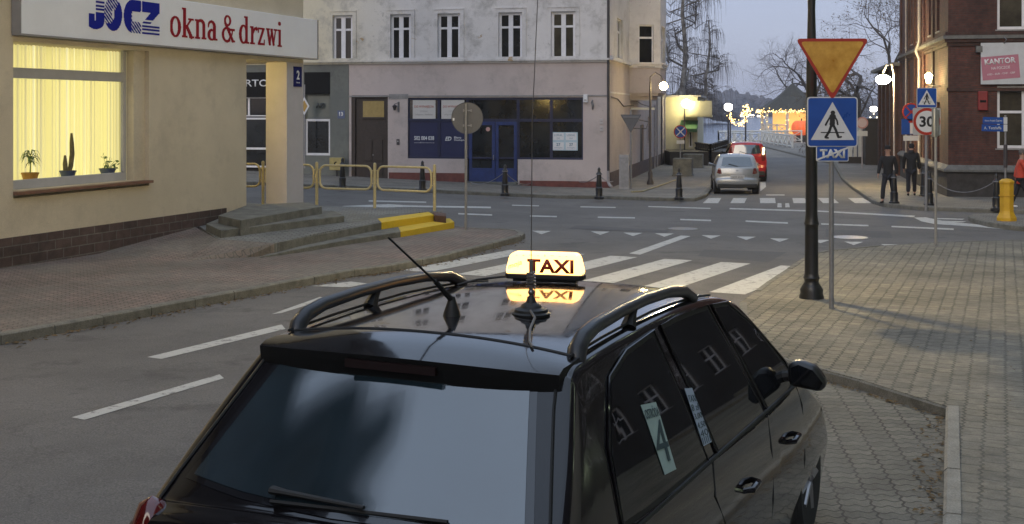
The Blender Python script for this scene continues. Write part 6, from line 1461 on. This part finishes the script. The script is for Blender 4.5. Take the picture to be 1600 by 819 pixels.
def small_car(name, loc, rz, label, paint, L, Wf, H, tall=False, plate=True, detail_black_roof=False):
    t = empty(name, loc, rz, label, 'car', 'cars parked on the lake street'); k = H/1.5; w = Wf/.83
    prof = [(-.02, .30*k), (-.05, .42*k), (-.04, .58*k), (.02, .64*k), (.03, .80*k), (.07, .98*k), (.10, 1.03*k), (.20, 1.20*k), (.30, 1.38*k), (.38, 1.455*k), (.55, 1.49*k), (1.2, 1.5*k), (1.9, 1.46*k), (2.15, 1.38*k), (2.75, 1.0*k), (3.1, .93*k), (L-.15, .80*k), (L, .55*k), (L, .3*k)]
    if tall: prof = [(-.02, .30*k), (-.05, .42*k), (-.04, .58*k), (.01, .64*k), (.02, .80*k), (.04, .98*k), (.06, 1.03*k), (.11, 1.20*k), (.17, 1.38*k), (.24, 1.465*k), (.45, 1.495*k)]+prof[11:]
    c = Car(prof, [(.25*k, .74*w), (.5*k, .81*w), (.75*k, .83*w), (.95*k, .80*w), (1.0*k, .79*w), (1.45*k, .63*w), (1.6*k, .6*w)], vr=.7, vf=2.3, cr_=.12, rc=.08*k)
    c.shell(3).build('body', paint, t, smooth=True)
    y0, y1 = 1.06*k, 1.37*k
    patch([(-.58*w, y0), (-.3*w, y0-.02), (.3*w, y0-.02), (.58*w, y0)], [(-.50*w, y1), (-.3*w, y1+.02), (.3*w, y1+.02), (.50*w, y1)], lambda u, h: c.rear(u, h, .012)).build('rear_window', M_RGLASS, t, smooth=True)
    for sd_ in (1, -1):
        f = lambda v, h: (lambda p: (sd_*p[0], p[1], p[2]))(c.side(v, h, .006))
        patch([(.45, 1.02*k), (.9, 1.0*k), (1.25, .99*k)], [(.62, 1.36*k), (.9, 1.40*k), (1.25, 1.41*k)], f).build('side_window', M_CGLASS, t, smooth=True); patch([(1.33, .99*k), (1.8, .97*k), (2.4, .98*k)], [(1.33, 1.41*k), (1.8, 1.40*k), (2.25, 1.18*k)], f).build('side_window', M_CGLASS, t, smooth=True)
        MB().tube([(sd_*(c.Wd(1.0*k)-.02), 2.25, 1.02*k), (sd_*(c.Wd(1.0*k)+.16), 2.2, 1.05*k)], [.05, .09], 8, squash=.7).build('mirror', M_GASK if tall else paint, t, smooth=True)
        if tall: a_, b_ = .78*k, 1.30*k; uu = .69*w
        else: a_, b_ = .76*k, .98*k; uu = .66*w
        tl = patch([(sd_*(uu-.10), a_), (sd_*(uu), a_), (sd_*(uu+.08), a_+.03)], [(sd_*(uu-.05-(.06 if tall else .0)), b_), (sd_*(uu-.03), b_), (sd_*(uu+.03), b_)], lambda u, h: c.rear(u, h, .015)); tl.build('tail_light', M_TAIL, t, smooth=True)
    MB().tube([c.rear(.02, 1.04*k, .02), c.rear(-.32, 1.12*k, .035)], .012, 5).build('wiper', M_GASK, t)
    pr = MB(); pr.box(-.26, .26, -.075, -.045, .60*k, .72*k); pr.build('number_plate', M_PLATE, t); text('NOS 2C41', M_TRK, t, T(0, -.077, .66*k), w=.42, h=.07, depth=.002)
    MB().box(-.72*w, .72*w, -.05, .08, .24*k, .40*k).build('bumper_lower', M_GASK, t, bevel=.03)
    MB().tube([(-.03, .025, .88*k), (0, .01, .91*k), (.03, .025, .88*k)], .01, 5).build('badge', M_RIM, t); MB().tube([(.1, .5, 1.48*k), (.12, .35, 1.62*k)], .005, 4).build('antenna', M_GASK, t)
    wheels(t, [(.72*w, .62), (-.72*w, .62), (.72*w, L-.75), (-.72*w, L-.75)], .30*k, .115*w, 0)
    return t
M_SILV = car_paint('silver_paint', (.30, .31, .32), .55, .3); M_REDP = car_paint('red_paint', (.30, .012, .018), .1, .3)
pc = G(1152, 304, 0); small_car('parked_car', pc, -math.radians(6.5), 'silver hatchback parked at the kerb of the lake street, nearest of the two', M_SILV, 3.6, .84, 1.50)
pc2 = G(1166, 284, 0); small_car('parked_car', pc2+Vector((.05, 0, 0)), -math.radians(6.5), 'red van-like car parked in front of the silver hatchback', M_REDP, 4.1, .90, 1.80, tall=True)

# ----------------------------------------------------------------- the taxi
TH = math.radians(25)
taxi = empty('taxi', (-.336, 4.655, -.08), -TH, 'black estate taxi with roof rails seen from behind in the foreground', 'car')
def h0c(): pass
prof = [(-.84, .30), (-.88, .42), (-.87, .60), (-.82, .68), (-.81, .85), (-.79, .97), (-.75, 1.03), (-.68, 1.055), (-.60, 1.10), (-.19, 1.49), (-.12, 1.545), (0, 1.575), (.4, 1.595), (.9, 1.60), (1.4, 1.585), (1.8, 1.55), (2.02, 1.505), (2.15, 1.44), (2.60, 1.14), (2.78, 1.03), (3.0, .90), (3.3, .76), (3.5, .62), (3.64, .46), (3.68, .26)]
tc_ = Car(prof, [(.14, .84), (.40, .89), (.66, .895), (.88, .865), (1.0, .83), (1.25, .75), (1.48, .665), (1.6, .63)], zs=.15, fk=.03, vr=.2, vf=2.6, cr_=.085, cf=.08, crown=.05, rc=.06)
M_BLKP = car_paint('black_paint', (.007, .006, .007), 0, .12, .1)
def dusty(m, a, b_, s=14):
    N, L = m.node_tree.nodes, m.node_tree.links; B = N['Principled BSDF']; tcn = N.new('ShaderNodeTexCoord'); q = N.new('ShaderNodeTexNoise'); q.inputs['Scale'].default_value = s; q.inputs['Detail'].default_value = 9; q.inputs['Roughness'].default_value = .8
    r = N.new('ShaderNodeMapRange'); r.inputs[1].default_value = .42; r.inputs[2].default_value = .68; r.inputs[3].default_value = a; r.inputs[4].default_value = b_
    L.new(tcn.outputs['Object'], q.inputs[0]); L.new(q.outputs[0], r.inputs[0]); L.new(r.outputs[0], B.inputs['Coat Roughness'])
dusty(M_BLKP, .015, .14)
tc_.shell(6).build('body', M_BLKP, taxi, smooth=True)
def R_(sd_, off): return lambda v, h: (lambda p: (sd_*p[0], p[1], p[2]))(tc_.side(v, h, off))
qB, qT = [(-.10, 1.0), (.15, .985), (.5, .975), (.92, .965)], [(-.02, 1.22), (.18, 1.42), (.42, 1.475), (.76, 1.495)]
rB, rT = [(1.10, .955), (1.4, .945), (1.7, .935), (1.92, .93)], [(.90, 1.50), (1.1, 1.502), (1.35, 1.495), (1.56, 1.485)]
fB, fT = [(2.02, .93), (2.22, .93), (2.45, .935), (2.62, .96)], [(1.67, 1.478), (1.9, 1.455), (2.2, 1.30), (2.55, 1.04)]
def grow_(B, Tp, d): return [(B[0][0]-d, B[0][1]-d)]+[(x, y-d) for x, y in B[1:-1]]+[(B[-1][0]+d, B[-1][1]-d)], [(Tp[0][0]-d, Tp[0][1]+d)]+[(x, y+d) for x, y in Tp[1:-1]]+[(Tp[-1][0]+d, Tp[-1][1]+d)]
for sd_ in (1, -1):
    for nm, B, Tp in (('quarter_window', qB, qT), ('rear_door_window', rB, rT), ('front_door_window', fB, fT)):
        gB, gT = grow_(B, Tp, .022); ga2 = patch(gB, gT, R_(sd_, .0035), 8).build('window_seal', M_GASK, taxi, smooth=True)
        patch(B, Tp, R_(sd_, .0065), 8).build(nm, M_CGLASS, taxi, smooth=True)
        rim = [Vector(R_(sd_, .007)(*q)) for q in gB]+[Vector(R_(sd_, .007)(*q)) for q in gT[::-1]]; rim.append(rim[0]); MB().tube(rim, .0045, 5).build('window_trim', M_BLKP, ga2, smooth=True)
    for nm, B, Tp in (('front_door', (1.96, 2.70), None), ('rear_door', (1.00, 1.94), None)):
        a, b_ = B
        pts = [R_(sd_, .001)(a+.03, .93), R_(sd_, .001)(a+.0, .75), R_(sd_, .001)(a+.0, .5), R_(sd_, .001)(a, .28)] if nm == 'front_door' else [R_(sd_, .001)(a+.02, .95), R_(sd_, .001)(a-.05, .8), R_(sd_, .001)(a+.1, .6), R_(sd_, .001)(a+.2, .45), R_(sd_, .001)(a+.22, .28)]
        MB().tube(pts, .0045, 5).build('door_gap', M_GASK, taxi)
    MB().tube([R_(sd_, .001)(2.66, .95), R_(sd_, .001)(2.74, .8), R_(sd_, .001)(2.74, .5), R_(sd_, .001)(2.72, .28)], .0045, 5).build('door_gap', M_GASK, taxi)
    MB().tube([R_(sd_, .006)(v, .955-.012*(v)) for v in (-.2, .3, .8, 1.3, 1.8, 2.3, 2.66)], .010, 6).build('belt_trim', M_GASK, taxi, smooth=True)
    for v in (1.46, 2.36):
        hb = MB(); hb.tube([R_(sd_, -.01)(v-.08, .70), R_(sd_, .035)(v-.05, .705), R_(sd_, .035)(v+.06, .71), R_(sd_, -.01)(v+.09, .71)], [.013, .016, .016, .013], 8); hb.build('door_handle', M_BLKP, taxi, smooth=True)
    # roof rail
    uR = .612; zr = lambda v: 1.545+(.012 if .2 < v < 1.3 else 0)
    hr = [(.035, 1.52), (.045, 1.56), (.10, 1.595), (.22, 1.618), (.5, 1.632), (.8, 1.636), (1.12, 1.625), (1.36, 1.597), (1.50, 1.545)]
    MB().tube([(sd_*uR, v, h) for v, h in hr], [.037, .036, .032, .029, .027, .026, .026, .028, .030], 10).build('roof_rail', mat('rail_graphite', (.030, .031, .035), .35, .1, 30), taxi, smooth=True)
    MB().tube([(sd_*uR, .60, 1.55), (sd_*uR, .64, 1.60), (sd_*uR, .66, 1.635)], [.035, .022, .024], 8).build('rail_foot', M_GASK, taxi, smooth=True)
    MB().tube([(sd_*(uR+.0), v, lerp1(v, [(0, 1.548), (.4, 1.568), (.9, 1.573), (1.4, 1.558), (1.8, 1.52)])) for v in (-.02, .3, .6, .9, 1.2, 1.5, 1.8)], .006, 5).build('roof_gutter', M_GASK, taxi)
    # tail light wraps the rear corner
    tb = [(sd_*.60, .70), (sd_*.70, .70), (sd_*.80, .72)]; tt = [(sd_*.70, .99), (sd_*.76, 1.02), (sd_*.80, 1.03)]
    tl = MB(); tl.lathe([(.001, -.19), (.055, -.17), (.085, -.05), (.085, .08), (.05, .16), (.001, .185)], 12, (0, 0, 0)); 
    o = tl.build('tail_light', M_TAIL, taxi, smooth=True, loc=(sd_*.745, -.665, .865)); o.scale = (.95, .9, 1)
    # door mirror
    mm_ = MB(); mm_.tube([(sd_*.80, 2.46, 1.0), (sd_*.90, 2.45, 1.02)], [.03, .028], 8)
    mo = MB(); mo.prism([(sd_*.862, 1.085), (sd_*.867, .968), (sd_*1.045, .948), (sd_*1.07, 1.0), (sd_*1.01, 1.085), (sd_*.92, 1.11)], 2.40, 2.50, 'y') 
    mr_ = mo.build('mirror', mat('mirror_housing', (.012, .012, .013), .35, .1, 20, coat=.3), taxi, smooth=True, bevel=.03); mm_.build('mirror_arm', M_GASK, mr_)
    MB().prism([(sd_*.885, 1.068), (sd_*.888, .988), (sd_*1.035, .97), (sd_*1.052, 1.003), (sd_*1.0, 1.065), (sd_*.925, 1.088)], 2.394, 2.399, 'y').build('mirror_glass', mat('mirror_glass', (.10, .10, .11), .05, 0, metal=1.0), mr_)
# hatch: glass, seal, wiper
gb0 = [(-.70, 1.085), (-.4, 1.07), (0, 1.065), (.4, 1.07), (.70, 1.085)]; gt0 = [(-.555, 1.455), (-.3, 1.475), (0, 1.482), (.3, 1.475), (.555, 1.455)]
patch(gb0, gt0, lambda u, h: tc_.rear(u, h, .004), 14).build('rear_window_band', mat('ceramic_band', (.010, .010, .012), .06, 0, coat=1.0), taxi, smooth=True)
gb1 = [(-.665, 1.10), (-.4, 1.087), (0, 1.082), (.4, 1.087), (.665, 1.10)]; gt1 = [(-.53, 1.45), (-.3, 1.468), (0, 1.476), (.3, 1.468), (.53, 1.45)]
patch(gb1, gt1, lambda u, h: tc_.rear(u, h, .0065), 14).build('rear_window', M_RGLASS, taxi, smooth=True)
for sd_ in (1, -1): MB().tube([tc_.rear(sd_*u, h, .006) for u, h in ((.765, 1.02), (.745, 1.10), (.69, 1.25), (.635, 1.40), (.615, 1.47), (.60, 1.525))], .006, 5).build('hatch_gap', M_GASK, taxi)
wp = MB(); a0 = Vector(tc_.rear(-.26, 1.10, .03)); a1 = Vector(tc_.rear(.12, 1.095, .028)); wp.tube([a0, a0.lerp(a1, .15), a1], [.022, .015, .010], 8, squash=.7); w0_ = wp.build('wiper', M_GASK, taxi, smooth=True)
b0_ = Vector(tc_.rear(-.25, 1.075, .02)); b1_ = Vector(tc_.rear(.42, 1.09, .016)); MB().tube([b0_, b1_], .008, 5).build('wiper_blade', M_GASK, w0_)
# roof spoiler with high brake light
sp = MB(); nU = 24; S = []
for i in range(nU+1):
    u = -.635+1.27*i/nU; q = abs(u)/.635; cen = abs(u) < .22
    vl = -.255+.075*q**2.5; hl = 1.535-.022*q**2; hs = 1.583-.045*q**2.2; low = .082 if cen else (.108+.03*q**3)
    S.append([(u, .02, hs+.001), (u, -.05, hs-.004), (u, -.14, (hs+hl)/2+.004), (u, vl, hl), (u, vl+.004, hl-.03), (u, vl+.02, hl-low), (u, vl+.10, hl-low-.005), (u, .02, hs-.10)])
nU1 = nU+1
top_ = MB(); top_.add([p for r_ in S for p in r_[:4]], [(i*4+j, i*4+j+1, (i+1)*4+j+1, (i+1)*4+j) for i in range(nU) for j in range(3)])
spo = top_.build('spoiler', M_BLKP, taxi, smooth=True)
sp.add([p for r_ in S for p in r_[3:]], [(i*5+j, i*5+j+1, (i+1)*5+j+1, (i+1)*5+j) for i in range(nU) for j in range(4)]); sp.add(S[0], [tuple(range(8))]); sp.add(S[-1], [tuple(range(8))])
sp.build('spoiler_lip', mat('lip_black', (.006, .006, .006), .45, 0, spec=.3), spo)
MB().box(-.19, .19, -.262, -.245, 1.485, 1.515).build('brake_light', mat('brake_dark_red', (.012, .003, .003), .35, 0, coat=.2), spo)
MB().tube([(u, .012, 1.583-.045*(abs(u)/.635)**2.2+.001) for u in [-.62+.062*i for i in range(21)]], .006, 5).build('hatch_seam', M_GASK, taxi)
# stub aerial of the car
st = MB(); st.lathe([(.038, -.01), (.034, .01), (.020, .05), (.012, .075)], 12, (-.06, .34, 1.595)); B_ = Vector((-.06, .34, 1.655)); st.tube([B_, B_+Vector((-.025, -.10, .09))], [.013, .010], 8); st.tube([B_+Vector((-.025, -.10, .09)), B_+Vector((-.10, -.34, .285))], [.005, .004], 6)
st.build('roof_aerial', M_GASK, taxi, smooth=True)
# stickers
def vh(px, py):
    h = 1.2
    for _ in range(8):
        u = tc_.Wd(h)+.008; a = (px-800)/F; r0, r1, f0, f1 = math.cos(TH), -math.sin(TH), math.sin(TH), math.cos(TH)
        tt_ = (u-.336*r0*-1*-1+4.655*r1+0 if False else (u+(-.336)*r0+4.655*r1))/(a*r0+r1); x = a*tt_
        v = (x+.336)*f0+(tt_-4.655)*f1; h = CH-(py-HY)/F*tt_+.08
    return v, h
M_STK = mat('sticker_paper', (.34, .44, .40), .5, .08, 20); M_INK = mat('sticker_ink', (.03, .06, .07), .5, 0)
a, b_, c_, d_ = vh(1000, 633), vh(1024, 628), vh(1038, 742), vh(1056, 733)
o = patch([c_, d_], [a, b_], R_(1, .010), 6); sto = empty('window_sticker', (0, 0, 0), 0, 'tall pale green sticker inside the rear quarter window of the taxi', 'sticker'); 
TM = Matrix.Translation((-.336, 4.655, -.08)) @ RZ(-TH)
pc_ = TM @ Vector(R_(1, .011)((a[0]+b_[0])/2, (a[1]+b_[1])/2))
def taxi_thing(name, loc, label, cat): t = empty(name, TM @ Vector(loc), -TH, label, cat); return t
o.M = None
def shifted(mb, loc): mb.v = [tuple(Vector(p)-Vector(loc)) for p in mb.v]; return mb
bpy.data.objects.remove(sto, do_unlink=True)
ref = R_(1, .011)((a[0]+c_[0])/2, (a[1]+c_[1])/2); sto = taxi_thing('window_sticker', ref, 'tall pale green sticker with dark lettering on the rear quarter window of the taxi', 'sticker'); shifted(o, ref).build('paper', M_STK, sto)
def sidetext(s_, q0, q1, up, m, root, ref, hh, off=.012):
    p0, p1, p2 = Vector(R_(1, off)(*q0)), Vector(R_(1, off)(*q1)), Vector(R_(1, off)(*up)); X = (p1-p0).normalized(); Z = (p2-p0); Z = (Z-X*Z.dot(X)).normalized(); Y = Z.cross(X)
    M = Matrix((X, Y, Z)).transposed().to_4x4(); M.translation = (p0+p1)/2-Vector(ref); text(s_, m, root, M, w=(p1-p0).length*.9, h=hh, depth=.001)
q0 = (c_[0]+(a[0]-c_[0])*.88, c_[1]+(a[1]-c_[1])*.88); q1 = (d_[0]+(b_[0]-d_[0])*.88, d_[1]+(b_[1]-d_[1])*.88)
sidetext('OSTRÓDA', q0, q1, a, M_INK, sto, ref, .045)
q0 = (c_[0]+(a[0]-c_[0])*.45, c_[1]+(a[1]-c_[1])*.45); q1 = (d_[0]+(b_[0]-d_[0])*.45, d_[1]+(b_[1]-d_[1])*.45); sidetext('4', q0, q1, a, M_INK, sto, ref, .16)
a, b_, c_, d_ = vh(1068, 607), vh(1080, 606), vh(1098, 697), vh(1111, 690)
ref = R_(1, .011)((a[0]+c_[0])/2, (a[1]+c_[1])/2); sto = taxi_thing('price_sticker', ref, 'narrow white tariff sticker on the front edge of the rear door window of the taxi', 'sticker'); shifted(patch([c_, d_], [a, b_], R_(1, .012), 6), ref).build('paper', mat('tariff_paper', (.36, .42, .50), .5, 0), sto)
for k in (.82, .66, .5, .34, .2, .08):
    q0 = (c_[0]+(a[0]-c_[0])*k, c_[1]+(a[1]-c_[1])*k); q1 = (d_[0]+(b_[0]-d_[0])*k, d_[1]+(b_[1]-d_[1])*k); sidetext({.82: 'TAXI', .66: '8 zł', .5: '3,00', .34: '4,50', .2: '40', .08: '|||||'}[k], q0, q1, (q0[0]+(a[0]-c_[0])*.1, q0[1]+.05), M_INK, sto, ref, .028, .013)
wheels(taxi, [(.71, .02), (-.71, .02), (.75, 3.0), (-.75, 3.0)], .31, .125, 0)
MB().box(-.26, .26, -.90, -.885, .62, .74).build('number_plate', M_PLATE, taxi)
# lit TAXI roof sign, a thing of its own on the roof
ts = taxi_thing('taxi_sign', (-.14, 1.49, 1.592), 'glowing yellow white TAXI roof sign on the black estate taxi', 'taxi sign'); ts.rotation_euler = (0, 0, -math.radians(14))
M_TSG = mat('sign_glow', (.9, .55, .2), .4, 0, emit=(1, .50, .15), es=3.8); M_TTX = mat('sign_text', (.34, .035, .012), .5, 0)
pf = roundpoly([(-.200, .022), (.200, .022), (.172, .135), (-.172, .135)], .032, 5)
body_ = MB(); body_.prism(pf, -.045, .045, 'y'); bo = body_.build('lit_body', M_TSG, ts, bevel=.010)
MB().prism(rrect(.40, .11, .03), .004, .03).build('base', M_GASK, ts, bevel=.006); MB().box(-.16, .16, -.03, .03, -.01, .005).build('magnet_foot', M_GASK, ts)
text('TAXI', M_TTX, bo, T(.035, -.0465, .072), w=.235, h=.068, bold=.035, depth=.002); 
b2t = text('TAXI', M_TTX, bo, T(0, .0465, .072) @ RZ(PI), w=.235, h=.068, bold=.022, depth=.002)
text('moja', M_TTX, bo, T(-.145, -.0465, .072) @ Matrix.Rotation(-.35, 4, 'Y'), w=.075, h=.030, depth=.002, shear=.4)
for k in range(9): pass
text('. , - . ; - . .', M_TTX, bo, T(-.01, -.0465, .124), w=.26, h=.008, depth=.002)
cbm = MB(); cbm.tube([(-.19, 0, .01), (-.28, -.02, .0), (-.36, -.0, -.015), (-.44, -.06, -.035)], .006, 6); cbm.build('cable', M_GASK, ts, smooth=True)
# magnetic whip aerial
wa_ = taxi_thing('whip_aerial', (.22, .51, 1.585), 'tall whip aerial on a round magnetic foot on the taxi roof', 'aerial')
MB().lathe([(.078, 0), (.080, .012), (.070, .018), (.068, .028), (.045, .036), (.040, .046), (.022, .056), (.016, .075), (.008, .085)], 24).build('magnet_foot', M_GASK, wa_, smooth=True)
co_ = MB(); pts = []
for i in range(61): a = i/60*2*PI*5; pts.append((.016*math.cos(a), .016*math.sin(a), .115+.065*i/60))
M_STEEL = mat('steel', (.30, .28, .27), .3, .1, 10, metal=.9)
co_.tube(pts, .005, 5).tube([(0, 0, .08), (0, 0, .12)], .008, 8).tube([(0, 0, .175), (0, 0, .23)], .009, 8).ball((0, 0, .098), .014, 8).build('spring', M_STEEL, wa_, smooth=True)
MB().tube([(0, 0, .22), (.005, 0, .8), (.03, .02, 1.5), (.05, .03, 2.1)], [.0022, .002, .0018, .0014], 5).build('rod', M_STEEL, wa_)
MB().tube([(.02, -.05, .03), (.07, -.12, .015), (.13, -.30, .004), (.20, -.46, -.012), (.24, -.52, -.018)], .006, 6).build('cable', mat('cable_grey', (.10, .10, .105), .5, 0), wa_, smooth=True)

# ================================================================= buildings behind the viewer (seen only mirrored in glass and paint)
M_DKB = mat('old_dark_brick', (.05, .042, .038), .9, .2, 1.5)
M_LITW = mat('lit_window', (.5, .6, .45), .5, 0, emit=(.70, .85, .55), es=6)
def backb(loc, rz, w, d, h, label, gable=False, col=None, lit=()):
    t = empty('townhouse', loc, rz, label, 'building'); ops = []
    for i in range(int(w/2.3)):
        for j in range(int(h/3.2)): x = .7+i*2.3; ops.append((x, x+1.1, 1.0+j*3.2, 2.7+j*3.2))
    facade('wall', t, Matrix(), 0, w, -.5, h, ops, col or M_DKB, .2); MB().box(0, w, .3, d, -.5, h-.01).build('core', M_DKB, t)
    for i_, o_ in enumerate(ops): window(t, Matrix(), *o_, transom=.33, fw=.07, gm=(M_LITW if i_ in lit else None))
    if gable: MB().prism([(0, h), (w, h), (w/2, h+w*.4)], -.1, d, 'y').build('roof', mat('dark_roof', (0, 0, 0)), t)
    else: MB().box(-.3, w+.3, -.3, d, h, h+.3).build('roof', mat('dark_roof', (0, 0, 0)), t)
    return t
# right side: row facing the taxi's flank (outward normal towards -x)
TH_B = backb((30, 43, -.2), -PI/2-.25, 72, 9, 33, 'dark rendered townhouse row to the right of the taxi, outside the frame', lit=tuple(range(2, 300, 11)))
NB_ = LO+Vector((LD.x*-14.3, LD.y*-14.3, 0))
nbt = backb((LO.x-LD.x*38, LO.y-LD.y*38, 0), LA, 23.6, 12, 18.5, 'tall dark townhouse next to the cream shop, outside the frame on the left')
MB().prism([(-.3, 18.5), (1.0, 21.6), (4, 22.6), (12, 22.6), (12, 18.5)], -.2, 23.8, 'x').build('mansard_roof', mat('dark_roof', (0, 0, 0)), nbt)
for k_ in range(6): MB().box(1+k_*3.9, 2.6+k_*3.9, .2, 3.5, 19.2, 22.9+1.3*(k_ % 2)).build('dormer', mat('dark_roof', (0, 0, 0)), nbt)
backb((-3.5, -13, 0), PI+.15, 14, 9, 11.5, 'dark gabled townhouse behind the viewer on the left', True)

# ================================================================= dusk air over the lake
hzb = MB(); hzb.box(-190, 640, -75, 1350, -4.5, 32)
hm = bpy.data.materials.new('dusk_air'); hm.use_nodes = True; N, L = hm.node_tree.nodes, hm.node_tree.links; N.remove(N['Principled BSDF'])
pv_ = N.new('ShaderNodeVolumePrincipled'); pv_.inputs['Density'].default_value = .00045; pv_.inputs['Color'].default_value = (.72, .76, .88, 1)
L.new(pv_.outputs[0], N['Material Output'].inputs['Volume'])
hz_o = hzb.build('haze', hm); tag(hz_o, 'thin dusk haze over the street and lake', 'haze', kind='stuff')
